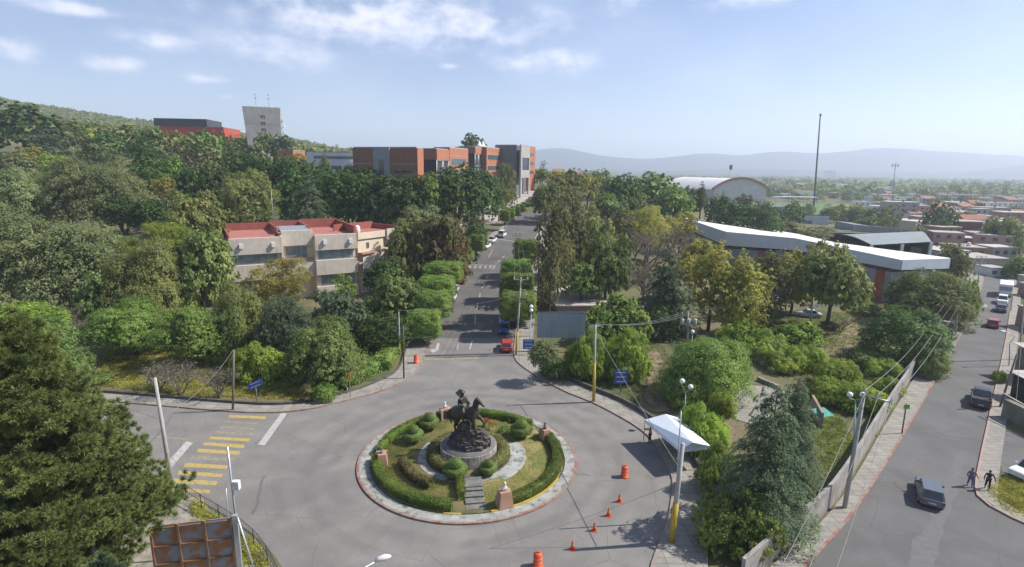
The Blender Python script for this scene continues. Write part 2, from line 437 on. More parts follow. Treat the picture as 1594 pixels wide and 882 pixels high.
ASPH3 = mat('avenue_asphalt', (.122, .116, .11), .9, (.095, .09, .086), .25, 8, bump=.25, bscale=20, coords='World', extra=asphalt_extra)
def walk_extra(t, vec, c):
    br = N(t, 'ShaderNodeTexBrick', offset=0.0, i_Scale=.42, i_Mortar_Size=.012); t.links.new(vec, br.inputs['Vector'])
    br.inputs['Color1'].default_value = (1, 1, 1, 1); br.inputs['Color2'].default_value = (.86, .86, .85, 1); br.inputs['Mortar'].default_value = (.55, .55, .53, 1)
    n = N(t, 'ShaderNodeTexNoise', i_Scale=.9, i_Detail=8, i_Roughness=.7); t.links.new(vec, n.inputs['Vector'])
    c = mixc(t, 1.0, c, br.outputs['Color'], 'MULTIPLY')
    return mixc(t, mth(t, 'MULTIPLY', ramp(t, n.outputs[0], .5, .72), .5), c, (.15, .135, .11))
WALK = mat('sidewalk_concrete', (.33, .308, .268), .9, (.25, .236, .21), .8, 7, bump=.15, coords='World', extra=walk_extra)
def markm(name, c, wear):
    m = bpy.data.materials.new(name); MATS[name] = m; m.use_nodes = True
    t = m.node_tree; b = t.nodes['Principled BSDF']; b.inputs['Roughness'].default_value = .8
    vec = N(t, 'ShaderNodeNewGeometry').outputs['Position']
    n = N(t, 'ShaderNodeTexNoise', i_Scale=3.0, i_Detail=9, i_Roughness=.75); t.links.new(vec, n.inputs['Vector'])
    t.links.new(mixc(t, ramp(t, n.outputs[0], wear-.12, wear+.1), (.19, .18, .165), c), b.inputs['Base Color'])
    return m
YM = markm('yellow_road_paint', (.42, .31, .08), .44)
YMF = markm('faded_yellow_paint', (.38, .29, .11), .55)
WM = markm('white_road_paint', (.42, .41, .39), .44)
WMF = markm('faded_white_paint', (.36, .35, .33), .52)

def resample(pts, n):
    pts = [Vector((p[0], p[1])) for p in pts]
    L = [0]
    for a, b in zip(pts, pts[1:]): L.append(L[-1] + (b-a).length)
    out = []
    for i in range(n):
        s = L[-1]*i/(n-1)
        k = max(j for j in range(len(L)-1) if L[j] <= s+1e-9)
        f = (s-L[k])/max(1e-9, L[k+1]-L[k])
        out.append(pts[k].lerp(pts[k+1], min(f, 1)))
    return out
def smooth_line(pts, it=2):
    pts = [Vector((p[0], p[1])) for p in pts]
    for _ in range(it):
        q = [pts[0]]
        for a, b in zip(pts, pts[1:]): q += [a.lerp(b, .25), a.lerp(b, .75)]
        q.append(pts[-1]); pts = q
    return pts
def px(pts, it=1, terr=False):
    return smooth_line([(G(*p) if terr else P(*p)) for p in pts], it)
def ribbon(name, A, B, m, off, n=None, cross=4, kind='structure', skirt=0.0, parent=None):
    n = n or max(3, int(max(sum((b-a).length for a, b in zip(l, l[1:])) for l in (A, B))/2.0))
    A, B = resample(A, n), resample(B, n)
    V = []; 
    for a, b in zip(A, B):
        for j in range(cross+1):
            p = a.lerp(b, j/cross); V.append((p.x, p.y, T(p.x, p.y)+off))
    c1 = cross+1
    F = [(i*c1+j, i*c1+j+1, (i+1)*c1+j+1, (i+1)*c1+j) for i in range(n-1) for j in range(cross)]
    mb = MB().add(V, F)
    if skirt:
        for side in (0, cross):
            b0 = len(mb.v)
            for i in range(n): mb.v.append(V[i*c1+side]); mb.v.append((V[i*c1+side][0], V[i*c1+side][1], V[i*c1+side][2]-skirt))
            for i in range(n-1): mb.f.append((b0+2*i, b0+2*i+1, b0+2*i+3, b0+2*i+2)); mb.sm.append(False)
    # faces up
    v0, v1, v2 = [Vector(mb.v[k]) for k in mb.f[0][:3]]
    if (v1-v0).cross(v2-v1).z < 0: mb.f = [f[::-1] for f in mb.f]
    o = mb.build(name, m, parent)
    if kind: tag(o, kind=kind)
    return o
def offset_line(pts, d):
    out = []
    for i, p in enumerate(pts):
        t = (pts[min(i+1, len(pts)-1)] - pts[max(i-1, 0)]).normalized()
        out.append(p + Vector((-t.y, t.x))*d)
    return out
def kerb(name, pts, side, m, h=.15, wd=.2, kind='structure'):
    """a kerb stone line; side +1 puts it to the left of the line"""
    n = max(3, int(sum((b-a).length for a, b in zip(pts, pts[1:]))/1.5))
    A = resample(pts, n); B = offset_line(A, wd*side)
    V = []
    for a, b in zip(A, B):
        za, zb = T(a.x, a.y), T(b.x, b.y)
        V += [(a.x, a.y, za-.1), (a.x, a.y, za+h), (b.x, b.y, zb+h), (b.x, b.y, zb-.1)]
    F = [(4*i+j, 4*i+(j+1) % 4, 4*i+4+(j+1) % 4, 4*i+4+j) for i in range(n-1) for j in range(4)]
    F += [(0, 1, 2, 3), (4*n-1, 4*n-2, 4*n-3, 4*n-4)]
    o = MB().add(V, F).build(name, m)
    bm = bmesh.new(); bm.from_mesh(o.data); bmesh.ops.recalc_face_normals(bm, faces=bm.faces); bm.to_mesh(o.data); bm.free()
    return tag(o, kind=kind)
def flat_poly(name, pts, m, z, kind='structure'):
    bm = bmesh.new()
    vs = [bm.verts.new((p.x, p.y, z)) for p in pts]
    f = bm.faces.new(vs); f.normal_update()
    if f.normal.z < 0: f.normal_flip()
    bmesh.ops.triangulate(bm, faces=[f])
    me = bpy.data.meshes.new(name); bm.to_mesh(me); bm.free(); me.materials.append(m)
    return tag(link(name, me), kind=kind)

LK = [(666.5, 525), (662, 546), (653, 573), (635, 591), (589, 611), (544, 622), (476, 639), (408, 643), (339, 639), (250, 631), (145, 622), (0, 610), (-250, 592)]
RK = [(1010, 930), (1017, 878), (1033, 843), (1045, 805), (1052, 753), (1045, 731), (1025, 693), (1000, 668), (960, 645), (922, 625), (880, 610), (832, 583), (807, 565), (801, 553), (803.5, 525)]
LKg, RKg = px(LK), px(RK)
bl = px([(-420, 775), (150, 772), (303, 774), (355, 805), (405, 838), (440, 881), (470, 940), (480, 1100)])
flat_poly('road', LKg + bl + [P(1000, 1100).xy] + RKg, ASPH, .012)
AL = [(666.5, 526), (680, 503), (702, 473), (713, 447), (720, 428), (733, 408), (750, 389), (768, 372), (784, 356), (795, 345), (812, 330)]
AR = [(803.5, 526), (806, 500), (808, 473), (811, 447), (813.5, 428), (817, 408), (824, 389), (833, 372), (842, 356), (852, 345), (868, 331)]
ALg, ARg = px(AL, 1, True), px(AR, 1, True)
ribbon('avenue', ALg, ARg, ASPH3, .03, cross=6)
# joint in the paving where the avenue starts
ribbon('road_joint', px([(655, 553), (803, 549)], 0), px([(655, 555), (803, 551)], 0), DARKST, .032)
ribbon('road_marking', px([(660, 558), (745, 556)], 0), px([(660, 561), (745, 559)], 0), YMF, .03)

# sidewalks and kerbs
kerb('kerb', LKg, 1, REDP)
kerb('kerb', RKg, 1, mat('plain_kerb', (.33, .24, .2), .9, (.25, .2, .17), 1.0, coords='World'))
kerb('kerb', ALg[::-1], 1, REDP); kerb('kerb', ARg[::-1], -1, mat('kerb_yellow_dull', (.42, .32, .12), .8, (.3, .28, .24), .4, coords='World'))
LB = [(632, 521), (630, 545), (623, 571), (607, 587), (544, 612), (476, 626), (435, 632), (340, 626), (250, 618), (150, 610), (0, 597), (-250, 580)]
RB = [(1105, 930), (1100, 878), (1104, 843), (1106, 805), (1100, 760), (1092, 731), (1068, 690), (1012, 650), (970, 625), (930, 610), (905, 600), (862, 580), (840, 562), (832, 548), (830, 525)]
ribbon('sidewalk', offset_line(LKg, .2), px(LB), WALK, .14, skirt=.3)
ribbon('sidewalk', offset_line(RKg, .2), px(RB), WALK, .14, skirt=.3)
ribbon('sidewalk', offset_line(ALg, -.2)[:24], px([(632, 521), (648, 490), (672, 458), (690, 430), (704, 410)], 1, True), WALK, .14, skirt=.3)
ribbon('sidewalk', offset_line(ARg, .2)[:24], px([(830, 525), (832, 500), (834, 473), (836, 447), (842, 400), (848, 385)], 1, True), WALK, .14, skirt=.3)
# promenade climbing to the university entrance
ribbon('promenade', px([(700, 352), (740, 326), (775, 312), (822, 296)], 1, True), px([(778, 347), (790, 334), (815, 318), (846, 301)], 1, True), mat('pale_paving', (.4, .37, .33), .9, (.33, .3, .27), .3, coords='World'), .06)
# low dark retaining edges behind the sidewalks
EDGE = mat('stained_edge_stone', (.12, .11, .095), .9, (.07, .065, .055), 1.5, coords='World', bump=.4)
kerb('retaining_edge', px(LB[5:]), 1, EDGE, .42, .3)
kerb('retaining_edge', px(RB[5:13]), 1, EDGE, .6, .35)
kerb('retaining_edge', px(LB[1:6]), 1, EDGE, .3, .25)

def quad(mb, pts, z):
    g = [P(*p) for p in pts]
    a = sum(g[i].x*g[(i+1) % 4].y - g[(i+1) % 4].x*g[i].y for i in range(4))
    if a < 0: g = g[::-1]
    mb.add([(p.x, p.y, z) for p in g], [(0, 1, 2, 3)])
def zq(x, y): return (240 + x/3.645, 640 + y/3.645)
for (xl, xr, ta, tb, ua, ub, mm) in [(430, 640, 20, 35, 30, 45, YM), (350, 565, 113, 125, 125, 138, YMF), (320, 545, 143, 158, 155, 172, YM), (283, 515, 175, 192, 190, 210, YM),
        (250, 490, 212, 232, 227, 247, YM), (218, 455, 252, 270, 266, 285, YMF), (178, 420, 292, 315, 308, 328, YM), (140, 392, 337, 360, 355, 375, YM),
        (112, 360, 382, 408, 398, 420, YM), (110, 320, 430, 455, 448, 466, YM), (130, 285, 475, 496, 498, 515, YM), (400, 590, 55, 64, 64, 74, YMF), (380, 575, 85, 94, 96, 106, YMF), (-60, 200, 136, 142, 156, 163, YMF)]:
    mb = MB(); quad(mb, [zq(xl, ta), zq(xl-9, tb), zq(xr-9, ub), zq(xr, ua)], .016)
    tag(mb.build('crosswalk_stripe', mm), kind='structure')
for pts in ([(720, 10), (755, 12), (627, 193), (588, 190)], [(180, 172), (221, 177), (20, 410), (-22, 400)]):
    mb = MB(); quad(mb, [zq(*p) for p in pts], .016); tag(mb.build('stop_line', WM), kind='structure')
def rmark(name, pts, wd, m, terr=True, off=.045):
    g = [(G(*p) if terr else P(*p)) for p in pts]
    l = [Vector((p.x, p.y)) for p in g]
    return ribbon(name, offset_line(l, wd/2), offset_line(l, -wd/2), m, off, cross=1)
def z7(x, y): return (600 + x/3.53, 320 + y/3.53)
dash = [(462, 790), (478, 740), (492, 650), (494, 600), (503, 570), (508, 535), (517, 505), (521, 480), (530, 455), (545, 430), (556, 400), (566, 380), (590, 350), (602, 330), (618, 312), (630, 300), (642, 288), (655, 275), (668, 262)]
for a, b in zip(dash[::2], dash[1::2]): rmark('lane_dash', [z7(*a), z7(*b)], .22, WM)
rmark('lane_line', [z7(398, 755), z7(395, 795)], .3, WMF)
rmark('lane_line', [z7(590, 240), z7(565, 285)], .25, WMF)
rmark('lane_line', [z7(610, 182), z7(745, 203)], .45, WM)
rmark('lane_line', [z7(462, 322), z7(608, 330)], .35, WMF)
for k in range(5): rmark('lane_line', [z7(468+k*28, 330), z7(462+k*28, 345)], .6, WMF)
mb = MB()
quad(mb, [z7(284, 755), z7(299, 757), z7(290, 797), z7(272, 795)], .05)
quad(mb, [z7(240, 797), z7(262, 788), z7(285, 800), z7(262, 810)], .051)
tag(mb.build('road_arrow', WM), kind='structure')
for (x, y) in ((572, 638), (575, 798)):
    mb = MB(); a = [z7(x-12, y-9), z7(x+12, y-9), z7(x+12, y+9), z7(x-12, y+9)]
    for p, q in zip(a[:3], a[1:]):
        g, h = P(*p), P(*q); d = (h-g).normalized()*.09; nn = Vector((-d.y, d.x, 0))
        mb.add([(*(g-nn).xy, .05), (*(h-nn).xy, .05), (*(h+nn).xy, .05), (*(g+nn).xy, .05)], [(0, 1, 2, 3)])
    tag(mb.build('road_glyph', WMF), kind='structure')

# street on the right
SLK = [(1130, 1000), (1232, 905), (1294, 843), (1336, 792), (1387, 712), (1440, 622), (1487, 540), (1514, 487), (1530, 445), (1532, 430), (1524, 420), (1500, 414)]
SRK = [(1594*1.35, 900), (1700, 860), (1594, 817), (1550, 795), (1524, 779), (1514.7, 763), (1524, 715), (1534, 670), (1545, 620), (1559, 560), (1570, 500), (1576, 450), (1570, 434), (1548, 421), (1500, 405)]
SLg, SRg = px(SLK), px(SRK)
flat_poly('road', SLg + SRg[::-1] + [P(1594*1.35, 1060).xy], ASPH2, .012)
kerb('kerb', SLg, 1, REDP)
kerb('kerb', SRg[:22], -1, mat('pink_kerb', (.38, .24, .2), .8, (.3, .22, .18), .8, coords='World'))
kerb('kerb', SRg[22:], -1, mat('kerb_yellow_dull', (0, 0, 0)))
SW = [(1090, 985), (1183, 900), (1225, 860), (1289, 806), (1331, 744), (1376, 664), (1417, 598), (1460, 530), (1487, 482), (1505, 452), (1512, 436), (1508, 428), (1490, 423)]
SWg = px(SW)
ribbon('sidewalk', offset_line(SLg, .2), SWg, WALK, .14, skirt=.3)
ribbon('sidewalk', offset_line(SRg, -.2), offset_line(SRg, -1.5), WALK, .13, skirt=.3)
flat_poly('parking_lot', [P(*p).xy for p in ((1551, 700), (1563, 672), (1700, 680), (1700, 775), (1600, 748), (1562, 740))], ASPH2, .02)
# light patch strip in the street
PATCH = mat('asphalt_patch', (.145, .142, .14), .9, (.125, .122, .12), 2, coords='World')
def ragged(pts, k=.35):
    r3 = random.Random(4)
    g = [P(*q).xy for q in pts]
    for _ in range(2):
        g = [q for a, b in zip(g, g[1:]+g[:1]) for q in (a.lerp(b, .25), a.lerp(b, .75))]
    return [Vector((p.x+r3.uniform(-k, k)*.5, p.y+r3.uniform(-k, k)*.5)) for p in g]
flat_poly('road_patch', ragged([(1404, 1000), (1410, 882), (1420, 845), (1440, 820), (1452, 790), (1474, 745), (1490, 700), (1505, 700), (1492, 750), (1478, 800), (1468, 830), (1455, 882), (1450, 1000)]), PATCH, .016)
flat_poly('road_patch', ragged([(1480, 563), (1520, 568), (1530, 560), (1505, 552), (1485, 555)], .2), PATCH, .016)
flat_poly('road_patch', ragged([(1526, 478), (1538, 478), (1536, 473), (1526, 473)], .1), WMF, .017)

# bare earth and paths in the garden on the right
EARTH = mat('bare_earth', (.27, .2, .14), .95, (.19, .15, .1), .5, 7, bump=.4, coords='World')
flat_poly('path', ragged([(985, 640), (1012, 600), (1000, 570), (1010, 545), (1030, 548), (1030, 590), (1060, 612), (1050, 640)], .3), EARTH, .02)
flat_poly('path', ragged([(1290, 540), (1330, 480), (1390, 478), (1400, 500), (1345, 560), (1310, 575)], .6), EARTH, .02)
flat_poly('courtyard', [P(*p).xy for p in ((1115, 642), (1160, 600), (1215, 602), (1250, 640), (1190, 668))], WALK, .05)
flat_poly('dirt_slope', ragged([(170, 545), (240, 520), (330, 520), (370, 545), (300, 565), (220, 565)], 1), EARTH, .05 + 0)

# seams of the concrete slabs round the island and along the left road
SEAM = mat('tar_seam', (.125, .118, .11), .9, (.17, .16, .15), .6, coords='World')
ICx, ICy = P(727.5, 722).x, P(727, 818).y + 9.95
def seam(pts_, wd=.04): 
    l = [Vector(p) for p in pts_]; ribbon('road_seam', offset_line(l, wd/2), offset_line(l, -wd/2), SEAM, .0145, cross=1)
rs = random.Random(3)
for (r0, a0, a1) in ((13.8, 150, 262), (13.6, -75, -8), (17.2, 185, 250)):
    seam([(ICx+(r0+rs.uniform(-.12, .12))*math.cos(R(a)), ICy+(r0+rs.uniform(-.12, .12))*math.sin(R(a))) for a in np.linspace(a0, a1, 26)])
for a in (8, 33, 58, 96, 128, 152, 176, 199, 221, 244, 262, 285, 309, 338):
    seam([(ICx+q*math.cos(R(a+rs.uniform(-.6, .6))), ICy+q*math.sin(R(a+rs.uniform(-.6, .6)))) for q in np.linspace(10.0, rs.uniform(13.8, 16.5), 7)], .035)
for k in range(4):
    seam([P(170+k*60+rs.uniform(-9, 9), 640+k*2+j*22).xy if k != 3 else P(120+j*45, 668+rs.uniform(-2, 2)).xy for j in range(6)], .035)
for k in range(7):
    a = P(1290+k*10, 840-k*34); b = P(1505-k*1, 800-k*34+20)
    seam([(a.x+(b.x-a.x)*f+rs.uniform(-.06, .06), a.y+(b.y-a.y)*f+rs.uniform(-.1, .1)) for f in np.linspace(.12 if k%2 else .0, .85, 9)], .03)
# ------------------------------------------------------------------ foliage generators
def leaf_arrays(C, Nn, S, r, asp=.55):
    """one rhombic leaf per point: centres, normals, sizes"""
    n = len(C)
    Nn = Nn / np.maximum(np.linalg.norm(Nn, axis=1, keepdims=True), 1e-6)
    a = r.normal(size=(n, 3)); t = np.cross(Nn, a); t /= np.maximum(np.linalg.norm(t, axis=1, keepdims=True), 1e-6)
    b = np.cross(Nn, t)
    S = np.asarray(S).reshape(-1, 1)
    V = np.stack([C - t*S*.5, C - b*S*asp*.5 + Nn*S*.08, C + t*S*.5, C + b*S*asp*.5 + Nn*S*.08], 1)
    return V.reshape(-1, 3)
def quads_mesh(name, V, m, extraV=None, extraF=None):
    n = len(V)//4
    me = bpy.data.meshes.new(name)
    ev = 0 if extraV is None else len(extraV)
    allv = V if extraV is None else np.concatenate([V, np.asarray(extraV, float)])
    me.vertices.add(len(allv)); me.vertices.foreach_set('co', allv.astype(np.float32).ravel())
    ef = [] if extraF is None else extraF
    nl = 4*n + sum(len(f) for f in ef)
    me.loops.add(nl); me.polygons.add(n + len(ef))
    li = np.concatenate([np.arange(4*n), np.array([4*n+i for f in ef for i in f], int)]) if ef else np.arange(4*n)
    me.loops.foreach_set('vertex_index', li.astype(np.int32))
    st = list(range(0, 4*n, 4)); k = 4*n
    for f in ef: st.append(k); k += len(f)
    me.polygons.foreach_set('loop_start', np.array(st, np.int32))
    if m is not None: me.materials.append(m)
    me.update(calc_edges=True); me.validate()
    return me
def unit(v): return v/np.maximum(np.linalg.norm(v, axis=1, keepdims=True), 1e-6)
def hedge_mesh(name, segs, wd, h, m, leaf=.11, dens=230, seed=1, z0=0.0, topr=.08, jit=.055):
    """clipped hedge along a polyline: a solid core with leaves over its sides and top"""
    r = np.random.default_rng(seed)
    Cs, Ns = [], []; cv = []; cf = []
    pts = [Vector(p) for p in segs]
    n = len(pts)
    nrm = []
    for i in range(n):
        t = (pts[min(i+1, n-1)] - pts[max(i-1, 0)]); t = Vector((t.x, t.y)).normalized(); nrm.append(Vector((-t.y, t.x)))
    ins = .05
    for i in range(n):
        for s_, z in ((-1, z0), (-1, z0+h-ins), (1, z0+h-ins), (1, z0)):
            q = Vector((pts[i].x, pts[i].y)) + nrm[i]*s_*(wd/2-ins)
            cv.append((q.x, q.y, z))
    for i in range(n-1):
        for j in range(4): cf.append((4*i+j, 4*i+(j+1) % 4, 4*i+4+(j+1) % 4, 4*i+4+j))
    cf += [(0, 1, 2, 3), (4*n-1, 4*n-2, 4*n-3, 4*n-4)]
    for i in range(n-1):
        a, b = pts[i], pts[i+1]; L = (b-a).length
        def put(k, side):
            f = r.random(k); 
            base = np.array([(a.x, a.y)])*(1-f[:, None]) + np.array([(b.x, b.y)])*f[:, None]
            nn = np.array([(nrm[i].x, nrm[i].y)])*(1-f[:, None]) + np.array([(nrm[i+1].x, nrm[i+1].y)])*f[:, None]
            if side == 0:
                u = r.uniform(-wd/2, wd/2, k); q = base+nn*u[:, None]
                z = z0+h + r.normal(0, jit, k) + .045*np.sin(q[:, 0]*2.3+seed)*np.sin(q[:, 1]*2.9) - topr*(np.abs(u)/(wd/2))**4
                Cs.append(np.column_stack([q, z])); Ns.append(np.tile([0, 0, 1.0], (k, 1)))
            else:
                z = r.uniform(z0, z0+h, k); q = base+nn*(side*(wd/2+r.normal(0, jit, k)))[:, None]
                Cs.append(np.column_stack([q, z])); Ns.append(np.column_stack([nn*side, np.full(k, .25)]))
        put(int(dens*L*wd)+1, 0); put(int(dens*L*h)+1, 1); put(int(dens*L*h)+1, -1)
    for e, sg in ((0, -1), (n-1, 1)):
        k = int(dens*wd*h)+1
        t = (pts[min(e+1, n-1)]-pts[max(e-1, 0)]).normalized()
        u = r.uniform(-wd/2, wd/2, k); z = r.uniform(z0, z0+h, k)
        q = np.array([(pts[e].x, pts[e].y)]) + np.outer(u, (nrm[e].x, nrm[e].y)) + np.outer(np.abs(r.normal(0, jit, k))*sg, (t.x, t.y))
        Cs.append(np.column_stack([q, z])); Ns.append(np.tile([t.x*sg, t.y*sg, .2], (k, 1)))
    C = np.concatenate(Cs); Nn = unit(np.concatenate(Ns)) + r.normal(0, .55, (len(C), 3))
    return quads_mesh(name, leaf_arrays(C, Nn, r.uniform(.7, 1.3, len(C))*leaf, r, .7), m, np.array(cv), cf)
def shell_mesh(name, prof, m, leaf=.1, dens=230, seed=1, jit=.03):
    """clipped round bush: profile (r, z) turned about the z axis"""
    r = np.random.default_rng(seed); mb = MB(); mb.lathe([(max(a-.05, .01), z) for a, z in prof], 18)
    Cs, Ns = [], []
    for (r0, z0), (r1, z1) in zip(prof, prof[1:]):
        L = math.hypot(r1-r0, z1-z0); k = int(dens*L*PI*(r0+r1))+1
        f = r.random(k); th = r.uniform(0, 2*PI, k); rr = r0+(r1-r0)*f+r.normal(0, jit, k); zz = z0+(z1-z0)*f+r.normal(0, jit*.6, k)
        nr, nz = (z1-z0)/max(L, 1e-6), -(r1-r0)/max(L, 1e-6)
        Cs.append(np.column_stack([rr*np.cos(th), rr*np.sin(th), zz])); Ns.append(np.column_stack([nr*np.cos(th), nr*np.sin(th), np.full(k, nz)]))
    C = np.concatenate(Cs); Nn = np.concatenate(Ns) + r.normal(0, .5, (len(C), 3))
    return quads_mesh(name, leaf_arrays(C, Nn, r.uniform(.7, 1.3, len(C))*leaf, r, .7), m, np.array(mb.v), mb.f)

# ------------------------------------------------------------------ the roundabout island
bot = P(727, 818); IR = 9.95
IC = Vector((P(727.5, 722).x, bot.y + IR, 0))
def arc(r, a0, a1, n=40): return [Vector((IC.x + r*math.cos(R(a)), IC.y + r*math.sin(R(a)))) for a in np.linspace(a0, a1, n)]
def ring(name, r0, r1, a0, a1, z0, z1, m, kind='structure'):
    n = max(6, int(abs(a1-a0)/4)); V = []
    full = abs(a1-a0) >= 359.9
    for a in np.linspace(a0, a1, n+1)[:n if full else n+1]:
        c, s = math.cos(R(a)), math.sin(R(a))
        V += [(IC.x+r0*c, IC.y+r0*s, z0), (IC.x+r1*c, IC.y+r1*s, z0), (IC.x+r1*c, IC.y+r1*s, z1), (IC.x+r0*c, IC.y+r0*s, z1)]
    k = n if full else n+1
    F = [(4*i+j, 4*((i+1) % k)+j, 4*((i+1) % k)+(j+1) % 4, 4*i+(j+1) % 4) for i in range(n) for j in range(4)]
    if not full: F += [(0, 3, 2, 1), (4*k-4, 4*k-3, 4*k-2, 4*k-1)]
    o = MB().add(V, F).build(name, m)
    bm = bmesh.new(); bm.from_mesh(o.data); bmesh.ops.recalc_face_normals(bm, faces=bm.faces); bm.to_mesh(o.data); bm.free()
    return tag(o, kind=kind)
ring('kerb', IR-.22, IR, 0, 360, -.1, .16, REDP)
def stain_extra(t, vec, c):
    n = N(t, 'ShaderNodeTexNoise', i_Scale=1.3, i_Detail=9, i_Roughness=.75); t.links.new(vec, n.inputs['Vector'])
    return mixc(t, ramp(t, n.outputs[0], .48, .62), c, (.13, .14, .11))
STAIN_SHADE_C = mat('stained_and_shade_tone_concrete', (.37, .37, .34), .9, (.27, .27, .25), 1.2, 8, coords='World', extra=stain_extra, bump=.2)
ring('sidewalk', 8.85, IR-.222, 0, 360, -.1, .148, STAIN_SHADE_C)
ring('kerb', 8.7, 8.848, 286, 335, -.1, .24, YELLOWP)
ring('kerb', 8.7, 8.848, 262, 271, -.1, .2, YELLOWP)
LAWN = mat('dry_lawn', (.23, .19, .085), .95, (.12, .13, .045), .45, 9, bump=.8, bscale=9, coords='World', amt=(.42, .6))
mb = MB(); mb.lathe([(.3, .17), (8.7, .17), (8.7, .0)], 72, c=(IC.x, IC.y)); 
tag(mb.build('lawn', LAWN), kind='structure')
PATHC = mat('pale_path', (.4, .4, .37), .9, (.3, .31, .29), 1.0, 8, coords='World', extra=stain_extra)
ring('path', 3.7, 5.3, -50, 30, .1, .2, PATHC)
ring('path', 3.7, 4.6, 150, 310, .1, .2, STAIN_SHADE_C)  # left arc: shade on the path put in by the darker concrete
# hedges round the rim
hi = 0
for a0, a1, lab in ((187, 265.5, 'long clipped green hedge curving along the lower left rim of the roundabout lawn'),
                    (291, 391, 'long clipped green hedge curving along the right rim of the roundabout lawn'),
                    (45, 118, 'clipped hedge along the far rim of the roundabout, behind the horse statue'),
                    (128, 166, 'short clipped hedge on the upper left rim between two bust pedestals'),
                    (168, 181, 'narrow clipped hedge at the left rim above the left bust pedestal')):
    me = hedge_mesh('rim_hedge', [(p.x, p.y, 0) for p in arc(8.2, a0, a1, max(5, int((a1-a0)/3)))], .85 if a0 != 168 else .65, .68, LEAF['hedge'], leaf=.1, dens=260, seed=int(a0), z0=.15)
    tag(link('hedge', me), lab, 'hedge')
for a0, a1, rr, lab in ((196, 243, 6.0, 'low reddish-brown hedge curving inside the lawn on the left of the roundabout'),):
    me = hedge_mesh('inner_hedge', [(p.x, p.y, 0) for p in arc(rr, a0, a1, 16)], .7, .7, LEAF['maroon'], leaf=.12, dens=200, seed=77, z0=.15, jit=.07)
    tag(link('hedge', me), lab, 'hedge')
sA, sB = P(718, 781), P(712, 738)
me = hedge_mesh('step_hedge', [(sA.x, sA.y, 0), (P(716, 758).x, P(716, 758).y, 0), (sB.x, sB.y, 0)], .6, .8, LEAF['hedge'], leaf=.1, dens=240, seed=5, z0=.15)
tag(link('hedge', me), 'short straight hedge beside the dark steps leading up to the statue', 'hedge')
# planter hedge round the plinth
me = hedge_mesh('plinth_hedge', [(p.x, p.y, 0) for p in arc(3.25, -60, 260, 70)], .95, .72, LEAF['maroon'], leaf=.12, dens=220, seed=9, z0=.2, jit=.07)
tag(link('hedge', me), 'round reddish-green hedge ring hugging the statue plinth', 'hedge')
ring('planter_edge', 3.76, 3.88, 0, 360, .1, .3, EDGE)
# steps
stp = empty('garden_steps', P(740, 797), 0, 'four dark stone steps rising from the rim path to the statue', 'steps')
d_ = (Vector((IC.x, IC.y, 0)) - P(741, 797)).normalized()
for k in range(5):
    c = P(741, 797) + d_*(.4+k*.72) ; a = math.atan2(d_.y, d_.x) - PI/2
    mb = MB(); mb.cbox((0, 0, .1+.05*k), (1.55, .66 if k < 4 else 1.4, .2+.1*k+.02), M=rotz(a, (c.x-stp.location.x, c.y-stp.location.y, 0)))
    bevel(mb.build('step', mat('step_stone', (.2, .19, .18), .9, (.12, .12, .11), 2, bump=.3), stp), .03)
# clipped mushroom bushes
CUPM = LEAF['hedge']
cup = shell_mesh('clipped_cup', [(.25, .2), (.85, .45), (1.02, .7), (1.0, 1.0), (.85, 1.08), (.02, 1.05)], LEAF['mid'], seed=3)
ballm = shell_mesh('clipped_ball', [(.02, .95)] + [(.58*math.sin(t), 1.3-.5*math.cos(t)) for t in np.linspace(.5, PI-.05, 9)], LEAF['mid'], seed=4, leaf=.09)
for (x, y, s, lab) in ((643, 688, 1.0, 'clipped ball-on-disc bush furthest left on the upper left lawn'),
                       (668, 668, 1.0, 'clipped ball-on-disc bush just right of the far left bust pedestal'),
                       (709, 744, 1.05, 'largest clipped ball-on-disc bush, beside the top of the steps on the left'),
                       (760, 738, .78, 'smallest clipped ball-on-disc bush, right of the steps top'),
                       (811, 680, 1.05, 'clipped ball-on-disc bush on the right side lawn beside the pale path')):
    g = P(x, y, .15)
    e = empty('topiary_bush', (g.x, g.y, .15), 0, lab, 'bush', 'clipped ball-on-disc bushes of the roundabout')
    for nm, me in (('disc', cup), ('ball', ballm)):
        o = link(nm, me, e); o.scale = (s, s, s)
    MB().tube([(0, 0, -.05), (0, 0, .5)], .1, 6).build('trunk', BARK, e)
# plinth and rock
st = empty('equestrian_statue', (IC.x, IC.y, .1), 0, 'bronze rider on a horse with raised foreleg, on rocks on a round plinth', 'statue')
def plinth_extra(t, vec, c):
    n = N(t, 'ShaderNodeTexNoise', i_Scale=1.2, i_Detail=8, i_Roughness=.7)
    mp2 = N(t, 'ShaderNodeMapping'); mp2.inputs['Scale'].default_value = (2, 2, .5); t.links.new(vec, mp2.inputs[0]); t.links.new(mp2.outputs[0], n.inputs['Vector'])
    return mixc(t, ramp(t, n.outputs[0], .45, .65), c, (.16, .14, .125))
PL = mat('plinth_plaster', (.42, .38, .36), .9, (.3, .27, .25), 1.5, 8, extra=plinth_extra)
MB().lathe([(2.62, 0), (2.58, 1.2), (2.55, 1.22)], 56, smooth=False).build('plinth', PL, st)
MB().lathe([(2.5, 1.2), (2.5, 1.245), (.1, 1.25)], 56).build('plinth_top', mat('plinth_top_slab', (.17, .165, .155), .9, (.12, .115, .11), 1.2), st)
ROCK = mat('lava_rock', (.13, .115, .10), .8, (.05, .045, .042), 3, bump=.8, bscale=8)
rm = random.Random(5); mb = MB()
mb.lathe([(1.55, 1.1), (1.4, 1.6), (1.15, 2.05), (.85, 2.3), (.02, 2.35)], 14)
